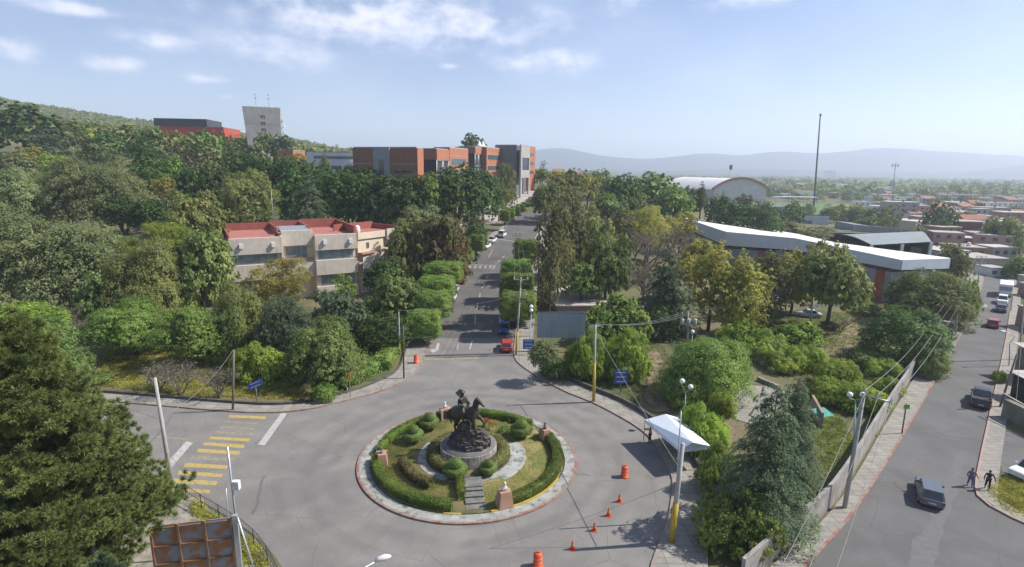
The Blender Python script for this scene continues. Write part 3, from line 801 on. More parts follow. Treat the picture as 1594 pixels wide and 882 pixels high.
for k in range(230):
    a = rm.uniform(0, 2*PI); f = rm.random(); z = 1.2+1.25*f; rr = 1.75-.8*f**1.3 + rm.uniform(-.1, .1)
    s = rm.uniform(.13, .3); c = (rr*math.cos(a)*1.05+.1, rr*math.sin(a)*.85, z)
    vs = []
    for (i, j, l) in [(x_, y_, z_) for x_ in (-1, 1) for y_ in (-1, 1) for z_ in (-1, 1)]:
        vs.append((c[0]+s*i*rm.uniform(.5, 1), c[1]+s*j*rm.uniform(.5, 1), c[2]+s*l*rm.uniform(.5, 1)))
    mb.add(vs, [(0, 1, 3, 2), (4, 6, 7, 5), (0, 4, 5, 1), (2, 3, 7, 6), (0, 2, 6, 4), (1, 5, 7, 3)])
for k in range(95):
    a = rm.uniform(0, 2*PI); f = rm.random(); s = rm.uniform(.14, .27); c = (-.15+(.95-.6*f)*math.cos(a), (.7-.4*f)*math.sin(a), 2.2+1.05*f)
    vs = [(c[0]+s*i*rm.uniform(.5, 1), c[1]+s*j*rm.uniform(.5, 1), c[2]+s*l*rm.uniform(.5, 1)) for i in (-1, 1) for j in (-1, 1) for l in (-1, 1)]
    mb.add(vs, [(0, 1, 3, 2), (4, 6, 7, 5), (0, 4, 5, 1), (2, 3, 7, 6), (0, 2, 6, 4), (1, 5, 7, 3)])
mb.build('rock_mound', ROCK, st)
def skinned(name, verts, edges, rad, m, parent=None, sub=2, root=0, loc=None, M=None):
    me = bpy.data.meshes.new(name)
    me.from_pydata([tuple(v) for v in verts], edges, []); me.update()
    o = bpy.data.objects.new(name+'_tmp', me); COL.objects.link(o)
    o.modifiers.new('skin', 'SKIN')
    if not me.skin_vertices: 
        raise RuntimeError('no skin layer')
    sk = me.skin_vertices[0].data
    for i, r_ in enumerate(rad):
        rr = r_ if hasattr(r_, '__len__') else (r_, r_)
        sk[i].radius = rr; sk[i].use_root = (i == root)
    s = o.modifiers.new('sub', 'SUBSURF'); s.levels = sub; s.render_levels = sub
    dg = bpy.context.evaluated_depsgraph_get()
    new = bpy.data.meshes.new_from_object(o.evaluated_get(dg))
    bpy.data.objects.remove(o)
    if M is not None: new.transform(M)
    new.polygons.foreach_set('use_smooth', [True]*len(new.polygons))
    new.materials.clear(); new.materials.append(m); new.name = name
    return link(name, new, parent, loc)
def chains(*cs):
    """cs: lists of (x,y,z,r); a first entry that is an int joins an earlier vertex"""
    V, E, Rr = [], [], []
    for c in cs:
        prev = None
        for it in c:
            if isinstance(it, int): prev = it; continue
            V.append(it[:3]); Rr.append(it[3]); i = len(V)-1
            if prev is not None: E.append((prev, i))
            prev = i
    return V, E, Rr
BRONZE = mat('weathered_bronze', (.085, .07, .055), .5, (.045, .04, .035), 3, metal=.55, bump=.3, bscale=14)
HB = 2.75   # top of the rock
V, E, Rr = chains(
    [(-.15, 0, 1.75, .42), (.45, 0, 1.8, .40), (.85, 0, 1.98, .36), (1.12, 0, 2.35, .26), (1.3, 0, 2.75, .19), (1.42, 0, 3.02, .17), (1.72, 0, 2.88, .14), (2.02, 0, 2.68, .09), (2.1, 0, 2.62, .075)],
    [0, (-.7, 0, 1.72, .44), (-1.1, 0, 1.72, .40), (-1.35, 0, 1.7, .24)],
    [9, (-1.1, .26, 1.35, .24), (-.95, .28, .95, .14), (-1.25, .28, .55, .085), (-1.15, .28, .12, .07), (-1.05, .28, .02, .09)],
    [9, (-1.05, -.26, 1.35, .24), (-.75, -.28, .95, .14), (-1.0, -.28, .55, .085), (-.85, -.28, .12, .07), (-.75, -.28, .02, .09)],
    [2, (1.0, -.24, 1.5, .19), (1.1, -.26, 1.1, .12), (1.25, -.28, .62, .085), (1.3, -.28, .15, .065), (1.36, -.28, .02, .08)],
    [2, (1.1, .24, 1.6, .19), (1.5, .27, 1.42, .12), (1.72, .28, 1.1, .08), (1.5, .28, .8, .06), (1.42, .28, .72, .075)],
    [5, (1.38, .08, 3.2, .045), (1.36, .09, 3.3, .02)], [5, (1.38, -.08, 3.2, .045), (1.36, -.09, 3.3, .02)])
Mst = Matrix.Translation((-.15, 0, HB-.62)) @ Matrix.Rotation(R(-37), 4, 'Z') @ Matrix.Rotation(R(-6), 4, 'Y') @ Matrix.Scale(1.16, 4)
skinned('horse', V, E, [r_*(1.22 if i_ < 3 or 8 < i_ < 12 else (1.0 if i_ < 9 else 1.12)) for i_, r_ in enumerate(Rr)], BRONZE, st, 2, 0, M=Mst)
V, E, Rr = chains([(-1.4, 0, 1.85, .08), (-1.62, 0, 1.7, .13), (-1.7, 0, 1.3, .15), (-1.62, 0, .85, .10), (-1.6, 0, .6, .04)])
skinned('tail', V, E, Rr, BRONZE, st, 2, M=Mst)
V, E, Rr = chains([(.95, 0, 2.5, .09), (1.1, 0, 2.85, .1), (1.3, 0, 3.16, .08), (1.48, 0, 3.2, .04)])
skinned('mane', V, E, Rr, BRONZE, st, 2, M=Mst)
V, E, Rr = chains(
    [(-.2, 0, 2.28, .2), (-.2, 0, 2.55, .19), (-.18, 0, 2.85, .23), (-.16, 0, 3.05, .12), (-.14, 0, 3.14, .09), (-.12, 0, 3.3, .13), (-.12, 0, 3.42, .11)],
    [0, (.05, .34, 2.2, .15), (.35, .46, 1.85, .11), (.2, .48, 1.45, .085), (.22, .48, 1.32, .07), (.42, .48, 1.28, .055)],
    [0, (.05, -.34, 2.2, .15), (.35, -.46, 1.85, .11), (.2, -.48, 1.45, .085), (.22, -.48, 1.32, .07), (.42, -.48, 1.28, .055)],
    [2, (-.16, .3, 2.9, .11), (-.05, .4, 2.6, .08), (.25, .3, 2.5, .065), (.38, .22, 2.52, .05)],
    [2, (-.16, -.3, 2.9, .11), (-.2, -.44, 2.6, .08), (.1, -.4, 2.42, .065), (.28, -.25, 2.48, .05)])
skinned('rider', V, E, [r_*1.3 for r_ in Rr], BRONZE, st, 2, M=Mst)
mb = MB(); mb.lathe([(.02, 3.4), (.27, 3.42), (.26, 3.46), (.15, 3.47), (.11, 3.62), (.02, 3.66)], 16, M=Mst @ Matrix.Translation((-.12, 0, 0)))
mb.build('hat', BRONZE, st)
mb = MB(); mb.tube([(-.35, 0, 2.2), (.05, 0, 2.16), (.2, 0, 2.3)], [.2, .26, .1], 8, M=Mst); mb.build('saddle', BRONZE, st)

# bust pedestals on the rim
TERRA = mat('terracotta_plaster', (.42, .25, .17), .85, (.34, .2, .14), 1.5)
PALET = mat('pale_frame_plaster', (.55, .42, .33), .85, (.46, .35, .28), 2)
PLAQ = mat('dark_plaque', (.06, .03, .025), .5)
def pedestal(x, y, lab, dark=True):
    g = P(x, y, .15); a = math.atan2(IC.y-g.y, IC.x-g.x)
    return g, a, empty('bust_monument', (g.x, g.y, .15), a+PI/2, lab, 'monument', 'bust pedestals round the roundabout')
def bust(e, z, m, sc=1.0, yo=0):
    V, E, Rr = chains([(0, 0, 0, .13), (0, 0, .14, .17), (0, 0, .30, .10), (0, .02, .38, .075), (0, .02, .50, .115), (0, .02, .62, .10)], [1, (.2, 0, .18, .1)], [1, (-.2, 0, .18, .1)], [4, (0, .13, .5, .03)])
    skinned('bust', V, E, [r*1.0 for r in Rr], m, e, 2, 0, M=Matrix.Translation((0, yo, z)) @ Matrix.Scale(sc, 4))
BUSTM = mat('grey_bust_metal', (.3, .31, .32), .4, (.2, .2, .21), 6, metal=.5)
BUSTW = mat('white_bust_stone', (.72, .72, .7), .6, (.6, .6, .58), 6)
def block(e, wd, dp, h, taper=.8, m=TERRA):
    mb = MB(); a, b = wd/2, dp/2
    vs = [(-a, -b, 0), (a, -b, 0), (a, b, 0), (-a, b, 0), (-a*taper, -b*taper, h), (a*taper, -b*taper, h), (a*taper, b*taper, h), (-a*taper, b*taper, h)]
    mb.add(vs, [(0, 3, 2, 1), (4, 5, 6, 7), (0, 1, 5, 4), (1, 2, 6, 5), (2, 3, 7, 6), (3, 0, 4, 7)])
    bevel(mb.build('pedestal', m, e), .03)
g, a, e = pedestal(693, 652, 'pale bust on a pedestal with a dark square plaque, far rim left of the horse')
block(e, .95, .75, 1.25, .95); bust(e, 1.25, BUSTW, 1.15)
MB().box(-.3, .3, .375, .385, .2, 1.05).build('plaque', PLAQ, e); MB().box(-.3, .3, -.385, -.375, .2, 1.05).build('plaque', PLAQ, e)
for s in (-1, 1): MB().box(s*.42-.1, s*.42+.1, -.46, .46, 0, 1.2).build('side_frame', PALET, e)
g, a, e = pedestal(848, 682, 'grey metal bust on a terracotta pedestal at the right rim of the roundabout')
block(e, 1.1, .9, 1.05, .8); bust(e, 1.05, BUSTM, 1.2)
g, a, e = pedestal(595, 722, 'grey metal bust on a terracotta pedestal at the left rim of the roundabout')
block(e, 1.15, 1.0, 1.1, .7); bust(e, 1.1, BUSTM, 1.0)
mb = MB(); mb.box(.48, .6, -.5, .5, 0, 1.0); mb.build('side_frame', PALET, e)
g, a, e = pedestal(785, 787, 'white bust on a broad terracotta pedestal right of the steps, nearest the viewer')
block(e, 1.25, .95, 1.35, .72); bust(e, 1.35, BUSTW, 1.25)
mb = MB(); mb.box(.12, .3, -.478, -.43, .75, .95); mb.build('plaque', PLAQ, e)
mb = MB(); mb.box(-.75, -.35, -.66, -.6, .55, .95); mb.tube([(-.55, -.63, 0), (-.55, -.63, .6)], .02, 6); mb.build('sign_plate', WHITE, e)
r_ = np.random.default_rng(12); n_ = 26000
th = r_.uniform(0, 2*PI, n_); rr_ = np.sqrt(r_.uniform(5.0**2, 7.75**2, n_))
dg_ = np.degrees(th) % 360; keep = ~((rr_ < 5.35) & ((dg_ < 32) | (dg_ > 308))) & ~((dg_ > 262) & (dg_ < 276))
C = np.column_stack([IC.x+rr_*np.cos(th), IC.y+rr_*np.sin(th), .17+r_.uniform(.01, .07, n_)])[keep]
tag(link('grass', quads_mesh('lawn_grass', leaf_arrays(C, r_.normal(size=C.shape)*[1, 1, .6], r_.uniform(.05, .13, len(C)), r_, .3), LEAF['yellow'])), 'short dry grass of the roundabout lawn', 'grass', kind='stuff')
# flowers at the plinth
def flower(x, y, n, s, m, lab, z=.35):
    r = np.random.default_rng(int(x)); g = P(x, y, z)
    C = r.normal(0, s*.4, (n, 3)); C[:, 2] = np.abs(C[:, 2])*.8
    o = empty('flowering_plant', g); link('blossoms', quads_mesh('blossoms', leaf_arrays(C, r.normal(size=(n, 3))+[0, 0, 1], r.uniform(.08, .16, n), r, .8), m), o)
    k = n*2; C = r.normal(0, s*.5, (k, 3)); C[:, 2] = np.abs(C[:, 2])*.7-.15
    link('leaves', quads_mesh('plant_leaves', leaf_arrays(C, r.normal(size=(k, 3))+[0, 0, 1], r.uniform(.1, .2, k), r, .5), LEAF['green']), o)
    tag(o, lab, 'plant')
flower(687, 682, 120, .45, LEAF['pink'], 'magenta bougainvillea at the left foot of the statue plinth', .6)
flower(766, 661, 130, .55, LEAF['red'], 'red flowering plant behind the plinth, right of the horse', .8)
flower(757, 655, 90, .4, LEAF['red'], 'smaller red flowering plant close behind the horse', .8)
flower(785, 668, 200, .7, LEAF['green'], 'leafy green plant right of the plinth between the red blossoms and the path', .5)
flower(697, 695, 90, .5, LEAF['green'], 'leafy green plant growing over the plinth hedge on the left', .7)
# ------------------------------------------------------------------ buildings
WINF = mat('window_frame_metal', (.35, .36, .36), .5, (.28, .28, .28), 3)
PANE = mat('window_pane', (.10, .13, .15), .12, (.06, .08, .10), .8, spec=.7)
PANE_L = mat('curtained_pane', (.26, .30, .32), .25, (.15, .18, .20), .9, spec=.6)
def window(parent, M, x0, x1, z0, z1, y=0.0, n=3, pane=None, frame=None, wd=.07, name='window'):
    """frame with mullions standing proud of the wall at local y (outward is -y), pane as its child"""
    mb = MB()
    mb.box(x0, x1, y-.06, y+.02, z0, z0+wd); mb.box(x0, x1, y-.06, y+.02, z1-wd, z1)
    for k in range(n+1):
        x = x0+(x1-x0-wd)*k/n; mb.box(x, x+wd, y-.055, y+.015, z0+wd, z1-wd)
    mb2 = MB(); mb2.box(x0+.01, x1-.01, y-.02, y+.012, z0+.01, z1-.01)
    if M is not None:
        mb.v = [tuple(M @ Vector(v)) for v in mb.v]; mb2.v = [tuple(M @ Vector(v)) for v in mb2.v]
    f = mb.build(name, frame or WINF, parent)
    mb2.build('pane', pane or PANE, f)
    return f
def mpart(parent, name, m, fn, M=None):
    mb = MB(); fn(mb)
    if M is not None: mb.v = [tuple(M @ Vector(v)) for v in mb.v]
    return mb.build(name, m, parent)
def wall_extra(t, vec, c):
    mp2 = N(t, 'ShaderNodeMapping'); mp2.inputs['Scale'].default_value = (1.2, 1.2, .15); t.links.new(vec, mp2.inputs[0])
    n = N(t, 'ShaderNodeTexNoise', i_Scale=1.5, i_Detail=8, i_Roughness=.7); t.links.new(mp2.outputs[0], n.inputs['Vector'])
    return mixc(t, mth(t, 'MULTIPLY', ramp(t, n.outputs[0], .47, .68), .5), c, mixc(t, 1.0, c, (.6, .57, .52), 'MULTIPLY'))
CREAM = mat('cream_plaster', (.72, .61, .47), .85, (.66, .56, .43), 1.0, extra=wall_extra)
BEIGE = mat('ribbed_beige_panel', (.60, .53, .45), .85, (.53, .47, .40), .6, extra=wall_extra)
BRICKW = mat('salmon_brick', (.42, .24, .16), .9, (.36, .2, .14), 2, extra=wall_extra)
ROOFR = mat('red_roof_coating', (.40, .16, .125), .85, (.32, .125, .10), .5, amt=(.3, .7))

# cream three-storey building with red roof
A = D(356, 368, 98); A = Vector((A.x, A.y, 0)); Bc = D(554, 359.6, 109.5); Bc = Vector((Bc.x, Bc.y, 0))
ang = math.atan2(Bc.y-A.y, Bc.x-A.x); L = (Bc-A).length; Hc = 12.9; dp = 17
cb = empty('office_building', (A.x, A.y, 0), ang, 'cream three-storey building with terracotta-red roofs and long window bands among trees', 'building')
l1, l2 = L*.38, L*.65
mpart(cb, 'wall', CREAM, lambda b: (b.box(0, l1, .8, dp, -.5, Hc-.9), b.box(l1+.003, l2, 2.4, dp, -.5, Hc-1.2), b.box(l2+.003, L, .8, dp, -.5, Hc-.9)))
mpart(cb, 'brick_wall', BRICKW, lambda b: b.box(-.03, 0-.003, .8, dp, -.5, Hc-1)); mpart(cb, 'brick_pier', BRICKW, lambda b: b.box(L+.004, L+.5, .2, 1.2, -.5, 8.4))
for x0, x1 in ((-.1, l1), (l2, L+.1)):
    mpart(cb, 'fascia', BEIGE, lambda b: b.box(x0, x1, 0, .78, 9.9, Hc))
    mpart(cb, 'spandrel', BEIGE, lambda b: b.box(x0, x1, -.1, .78, 5.0, 7.9))
    mpart(cb, 'spandrel', BEIGE, lambda b: b.box(x0, x1, .1, .78, .4, 2.6))
    window(cb, None, x0+.6, x1-.7, 7.93, 9.87, .74, 5, PANE_L)
    window(cb, None, x0+.9, x1-.5, 2.65, 4.97, .74, 5, PANE_L)
    for xx in (x0+(x1-x0)*.22, x0+(x1-x0)*.84):
        mpart(cb, 'air_conditioner', WHITE, lambda b: b.box(xx-.3, xx+.3, -.42, 0-.004, 11.1, 11.9))
mpart(cb, 'side_wall', CREAM, lambda b: b.box(l1+.003, l1+.35, -.02, 2.4, 5.0, Hc+.1))
mpart(cb, 'fascia', BEIGE, lambda b: b.box(l1+.36, l2-.003, 1.6, 2.39, 10.9, Hc+.9))
mpart(cb, 'balcony_wall', BEIGE, lambda b: b.box(l1+.36, l2-.003, .9, 1.1, 4.6, 7.9))
mpart(cb, 'balcony_rail', BRICKW, lambda b: b.box(l1+.36, l2-.003, .8, 1.2, 7.9, 8.5))
window(cb, None, l1+1.0, l2-1.2, 7.9, 10.6, 2.36, 4, PANE_L)
# roofs
ROOFL = ((-.05, l1, .8, dp, Hc-.9), (l2, L+.05, .8, dp, Hc-.9))
mpart(cb, 'roof', ROOFR, lambda b: b.box(.1, l1, .82, dp-.3, Hc-.88, Hc-.2))
mpart(cb, 'roof', ROOFR, lambda b: b.box(l2+.1, L-.1, .82, dp-.3, Hc-.88, Hc-.2))
mpart(cb, 'roof', ROOFR, lambda b: b.box(l1+.02, l2, 2.42, dp-.3, Hc-1.15, Hc+.4))
def par(b):
    b.box(-.1, l1, dp-.28, dp, Hc-.9, Hc+1.3); b.box(l1+.01, l2, dp-.28, dp, Hc-1, Hc+1.5); b.box(l2+.01, L, dp-.28, dp, Hc-.9, Hc+1.7)
    b.box(L-.25, L+.05, .85, dp-.3, Hc-.88, Hc+1.5)
    b.box(-.1, .15, .85, dp-.3, Hc-.88, Hc+.6)
    b.box(l1+.0, l1+.25, 6.0, dp-.3, Hc+.41, Hc+1.2); b.box(l2-.25, l2+.05, 6.0, dp-.3, Hc+.41, Hc+1.3)
mpart(cb, 'parapet', mat('red_parapet', (.33, .10, .08), .85, (.26, .085, .07), .7), par)
mpart(cb, 'skylight', mat('skylight_glazing', (.28, .31, .34), .3, (.2, .22, .25), 3), lambda b: b.add([(l1+.6, 4, Hc+.45), (l2-.2, 4, Hc+.45), (l2-.2, 7.5, Hc+1.3), (l1+.6, 7.5, Hc+1.3), (l1+.6, 7.5, Hc+.45), (l2-.2, 7.5, Hc+.45)], [(0, 1, 2, 3), (0, 3, 4), (1, 5, 2), (3, 2, 5, 4)]))
mpart(cb, 'antenna_mast', STEEL, lambda b: b.tube([(l1*.95, 5, Hc-.2), (l1*.95, 5, Hc+8.5)], .05, 6))
# right wing, turned away
wv = D(613.5, 353, 118) - D(554, 359.6, 109.5); wa = math.atan2(wv.y, wv.x) - ang
Mw = Matrix.Translation((L+.52, .3, 0)) @ Matrix.Rotation(wa, 4, 'Z'); LW = 10.6
def wing(name, m, x0, x1, y0, y1, z0, z1): mpart(cb, name, m, lambda b: b.box(x0, x1, y0, y1, z0, z1), Mw)
wing('wing_wall', CREAM, 0, LW, .3, 8, -.5, Hc-.9)
wing('fascia', CREAM, -.02, LW, 0, .28, 11.6, Hc)
wing('fascia', BEIGE, LW-3.2, LW+.5, -.35, -.01, 10.2, Hc+.3)
mpart(cb, 'stair_wall', mat('pale_stair_wall', (.66, .6, .5), .8, (.6, .53, .44), 1, extra=wall_extra), lambda b: b.add([(0, -1.2, 5.0), (LW, -1.2, 7.0), (LW, -1.2, 9.6), (0, -1.2, 8.0), (0, -1.0, 5.0), (LW, -1.0, 7.0), (LW, -1.0, 9.6), (0, -1.0, 8.0)], [(0, 1, 2, 3), (7, 6, 5, 4), (3, 2, 6, 7), (0, 4, 5, 1), (1, 5, 6, 2), (0, 3, 7, 4)]), Mw)
wing('stair_slab', BRICKW, 0, LW, -.99, .29, 8.6, 8.9)
wing('roof', ROOFR, .1, LW, .31, 7.8, Hc-.88, Hc-.3)
wing('parapet', MATS['red_parapet'], .1, LW, 7.8, 8.0, Hc-.88, Hc+1.2)
wing('parapet', MATS['red_parapet'], LW+.003, LW+.25, .3, 8.0, Hc-1.2, Hc+.8)
window(cb, Mw, 1.5, 7.0, 2.6, 4.2, .26, 4)
window(cb, Mw, 2.2, 2.9, 9.6, 10.8, .26, 1)
mpart(cb, 'water_tank', WHITE, lambda b: b.lathe([(.55, Hc-.3), (.6, Hc-.1), (.6, Hc+.9), (.35, Hc+1.25), (.15, Hc+1.35)], 14, c=(1.6, 2.2)), Mw)

# generic rotated block with brick, string courses and windows
def brickmat(name, c1, c2):
    def ex(t, vec, c):
        wv_ = N(t, 'ShaderNodeTexWave', wave_type='BANDS', bands_direction='Z', i_Scale=1.2, i_Distortion=0.0); t.links.new(vec, wv_.inputs['Vector'])
        return mixc(t, mth(t, 'MULTIPLY', ramp(t, wv_.outputs[0], .0, .25), .0), c, c)
    return mat(name, c1, .9, c2, 1.5, extra=wall_extra)
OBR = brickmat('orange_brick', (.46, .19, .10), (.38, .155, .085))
SHADE_BR = brickmat('shade_toned_brick', (.30, .15, .105), (.25, .125, .09))  # darker copy of the orange brick; shade of sunless faces is in the colour
BAND = mat('string_course', (.42, .36, .3), .85)
GREYP = mat('grey_panel', (.30, .31, .31), .7, (.24, .25, .26), .8)
def block2(px_c, Y, th, Ll, Lr, top, label=None, parent=None, floors=(), m=OBR, wins_l=(), wins_r=(), fh=4.0):
    """block with its near corner at picture column px_c; left face runs back-left, right face runs back-right"""
    c = D(px_c, 240, Y); base = T(c.x, Y) - 3
    dl = Vector((-math.cos(R(th)), math.sin(R(th)), 0)); dr = Vector((math.sin(R(th)), math.cos(R(th)), 0))
    p = [Vector((c.x, Y, 0)), Vector((c.x, Y, 0))+dr*Lr, Vector((c.x, Y, 0))+dr*Lr+dl*Ll, Vector((c.x, Y, 0))+dl*Ll]
    o = parent.location if parent else Vector((0, 0, 0))
    q = [(a.x-o.x, a.y-o.y) for a in p]
    mb = MB(); mb.prism(q, base-o.z, top-o.z); w_ = mb.build('wall', m, parent)
    mb = MB(); mb.prism([(sum(a[0] for a in q)/4*.02+a[0]*.98, sum(a[1] for a in q)/4*.02+a[1]*.98) for a in q], top-o.z+.004, top-o.z+.35); mb.build('roof', mat('flat_roof_slab', (.42, .4, .36), .9, (.33, .31, .28), .5), parent)
    # local frames for windows: x along face, -y outward
    Ml = Matrix.Translation((q[3][0], q[3][1], -o.z)) @ Matrix.Rotation(math.atan2(-dl.y, -dl.x), 4, 'Z')
    Mr = Matrix.Translation((q[0][0], q[0][1], -o.z)) @ Matrix.Rotation(math.atan2(dr.y, dr.x), 4, 'Z')
    for z in floors:
        for M_, Lx in ((Ml, Ll), (Mr, Lr)):
            mpart(parent, 'string_course', BAND, lambda b: b.box(0, Lx, -.05, -.002, z, z+.22), M_)
    for (x0, x1, z0, z1) in wins_l: window(parent, Ml, x0, x1, z0, z1, -.02, max(2, int((x1-x0)/1.6)), GLASS)
    for (x0, x1, z0, z1) in wins_r: window(parent, Mr, x0, x1, z0, z1, -.02, max(2, int((x1-x0)/1.6)), PANE)
    return Ml, Mr
ub = empty('university_building', (D(700, 240, 190).x, 190, T(-20, 190)), 0, 'long stepped orange-brick university building with a grey concrete portico beside the avenue', 'building')
def topz(px_, py_, Y): c = D(px_, py_, Y); return c.z
t1 = topz(600, 229, 158)
Ml, Mr = block2(649, 160, 20, 21.8, 3.6, t1, None, ub, (t1-4.6, t1-12.4), SHADE_BR, ((1.5+0, 7.2, t1-7.2, t1-6.1), (14.2, 20, t1-7.2, t1-6.1), (14.2, 20, t1-11.3, t1-10.2)), ())
mpart(ub, 'grey_panel', GREYP, lambda b: b.box(7.5, 13.0, -.6, -.03, t1-12, t1+.15), Ml)
mpart(ub, 'slot_window', GLASS, lambda b: b.box(9.3, 11.0, -.66, -.604, t1-11, t1-3.3), Ml)
mpart(ub, 'lit_tone_end_wall', OBR, lambda b: (b.box(.01, 3.55, -.16, -.06, t1-12, t1-.02)), Mr)  # lit brick tone laid over the sunward end of the shade-toned block
def truss(M_, Lx, z0, z1, name='steel_truss'):
    def fn(b):
        n = max(1, int(Lx/3.2))
        for k in range(n+1): b.tube([(Lx*k/n, -.1, z0), (Lx*k/n, -.1, z1)], .14, 6)
        for z in (z0+.2, (z0+z1)/2, z1-.2): b.tube([(0, -.1, z), (Lx, -.1, z)], .14, 6)
        for k in range(n):
            xa, xb = Lx*k/n, Lx*(k+1)/n; xm = (xa+xb)/2; zm = (z0+z1)/2
            for za, zb in ((z0, zm), (zm, z1)):
                b.tube([(xa, -.1, zb), (xm, -.1, za)], .1, 6); b.tube([(xm, -.1, za), (xb, -.1, zb)], .1, 6)
    mpart(ub, name, STEEL, fn, M_)
VOID = mat('painted_interior_shade', (.06, .055, .06), .9)  # near-black colour painted in for the shade inside bays and openings
t2 = topz(670, 231.5, 184)
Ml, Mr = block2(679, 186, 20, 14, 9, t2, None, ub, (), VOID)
mpart(ub, 'brick_lintel', OBR, lambda b: b.box(0, 9, -.3, -.06, t2-3.4, t2+.1), Mr); mpart(ub, 'brick_lintel', SHADE_BR, lambda b: b.box(4, 14, -.3, -.06, t2-3.4, t2+.1), Ml)  # lintel pair: orange on the sunny face, shade-toned brick on the other
mpart(ub, 'concrete_floor', GREYP, lambda b: b.box(0, 9, -.3, -.06, t2-8.6, t2-8.0), Mr)
truss(Mr, 9, t2-16, t2-3.4)
t3 = topz(710, 230.5, 200)
Ml, Mr = block2(700, 198, 22, 6.5, 14.5, t3, None, ub, (t3-2.7, t3-6.7), OBR, (), ((1.3, 12.5, t3-5.9, t3-3.5), (1.3, 12.5, t3-10, t3-7.6), (1.3, 12.5, t3-14, t3-11.6)))
mpart(ub, 'shade_toned_face', SHADE_BR, lambda b: b.box(.02, 6.45, -.12, -.06, t3-16, t3-.02), Ml)  # thin skin of shade-toned brick over the face away from the sun
t4 = topz(745, 229.5, 225)
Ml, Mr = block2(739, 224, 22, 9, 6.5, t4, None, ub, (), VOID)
mpart(ub, 'brick_lintel', OBR, lambda b: b.box(0, 6.5, -.3, -.06, t4-2.4, t4+.1), Mr); mpart(ub, 'brick_lintel', SHADE_BR, lambda b: b.box(2, 9, -.3, -.06, t4-2.4, t4+.1), Ml)
truss(Mr, 6.5, t4-12, t4-2.4)
t5 = topz(765, 230, 232)
Ml, Mr = block2(757.5, 229, 24, 7.5, 14.5, t5, None, ub, (t5-2.4, t5-7.2, t5-12.2), OBR, (), tuple((1.0, 13.3, t5-4.7-4.3*k, t5-2.8-4.3*k) for k in range(4)))
mpart(ub, 'shade_toned_face', SHADE_BR, lambda b: b.box(.02, 7.45, -.12, -.06, t5-18, t5-.02), Ml)  # same brick again, its shade painted on as a darker skin
for k in range(2):
    mpart(ub, 'roof_tent', WHITE, lambda b: b.lathe([(1.9, t5+.5), (1.0, t5+1.2), (.5, t5+2.0), (.05, t5+3.2)], 10, c=(4+3.4*k, 5.5)), Mr)
# portico: dark wall facing us, pale concrete frame on legs facing right
t6 = topz(804, 226, 238)
c = D(804, 240, 238)
GRW = mat('grey_slate_wall', (.16, .165, .18), .85, (.12, .125, .14), .6)
PC = mat('portico_concrete', (.42, .41, .38), .85, (.34, .33, .31), .8, extra=wall_extra)
Ml, Mr = block2(804, 238, 22, 10, 12, t6, None, ub, (), GRW)
for k, (m_, x0, x1) in enumerate(((PC, -1.5, 9.5),)):
    mpart(ub, 'portico_frame', PC, lambda b: (b.box(-1.2, .4, -2.6, -1.9, T(10, 238)-1, t6+.3), b.box(8.4, 9.4, -2.6, -1.9, T(10, 238)-1, t6+.3), b.box(.4, 8.4, -2.6, -1.9, t6-5, t6+.3), b.box(.4, 8.4, -2.6, -1.9, t6-13.4, t6-10.2)), Mr)
mpart(ub, 'portico_glass', GLASS, lambda b: b.box(.45, 8.35, -2.3, -2.2, t6-10.2, t6-5), Mr)
t7 = topz(826, 228, 256)
block2(822, 254, 24, 4, 9, t7, None, ub, (), OBR, (), tuple((2.2, 7, t7-4.2-4*k, t7-2.6-4*k) for k in range(3)))

# concrete tower
TW = mat('tower_concrete', (.40, .39, .37), .9, (.33, .32, .31), .25, 8, extra=wall_extra, stretch=(1, 1, 1))
tw = empty('tower_block', (D(410, 190, 330).x, 330, T(-150, 330)), R(19), 'tall tapering grey concrete tower with three small T-shaped openings on the wooded hill', 'tower')
zt = D(410, 168, 330).z - tw.location.z; hw = 52*330/850/2*.98
def tower(b):
    b.add([(-hw*.80, -7, -2), (hw*.93, -7, -2), (hw*.93, 8, -2), (-hw*.80, 8, -2), (-hw, -7, zt), (hw, -7, zt), (hw, 8, zt), (-hw, 8, zt)],
          [(0, 3, 2, 1), (4, 5, 6, 7), (0, 1, 5, 4), (1, 2, 6, 5), (2, 3, 7, 6), (3, 0, 4, 7)])
mpart(tw, 'wall', TW, tower)
for k in range(3):
    z = zt - 5.4 - 3.55*k
    mpart(tw, 'opening', VOID, lambda b: (b.box(-.9, 1.6, -7.05, -7.0, z, z+.7), b.box(-.3, .2, -7.05, -7.0, z-1.1, z), b.box(1.0, 1.5, -7.05, -7.0, z-1.1, z)))
mpart(tw, 'joint_line', mat('dark_joint', (.2, .2, .19), .9), lambda b: b.box(-hw*.9, hw*.95, -7.03, -7.004, zt-9.6, zt-9.45))
for k in range(5): mpart(tw, 'side_balcony', WHITE, lambda b: b.box(hw*.97, hw+1.3, -4, 3, zt-7-3.5*k, zt-5.8-3.5*k))
for x in (-3.3, 3.6):
    mpart(tw, 'antenna', STEEL, lambda b: (b.tube([(x, 0, zt), (x, 0, zt+8)], .09, 5), b.box(x-.35, x+.35, -.1, .1, zt+5, zt+5.8), b.box(x-.3, x+.3, -.1, .1, zt+7, zt+7.6)))
mpart(tw, 'rooftop_kit', WHITE, lambda b: [b.box(x, x+.8, -5, -4, zt+.003, zt+.9) for x in (-7, -5.4, -3, -.5, 1.5)])
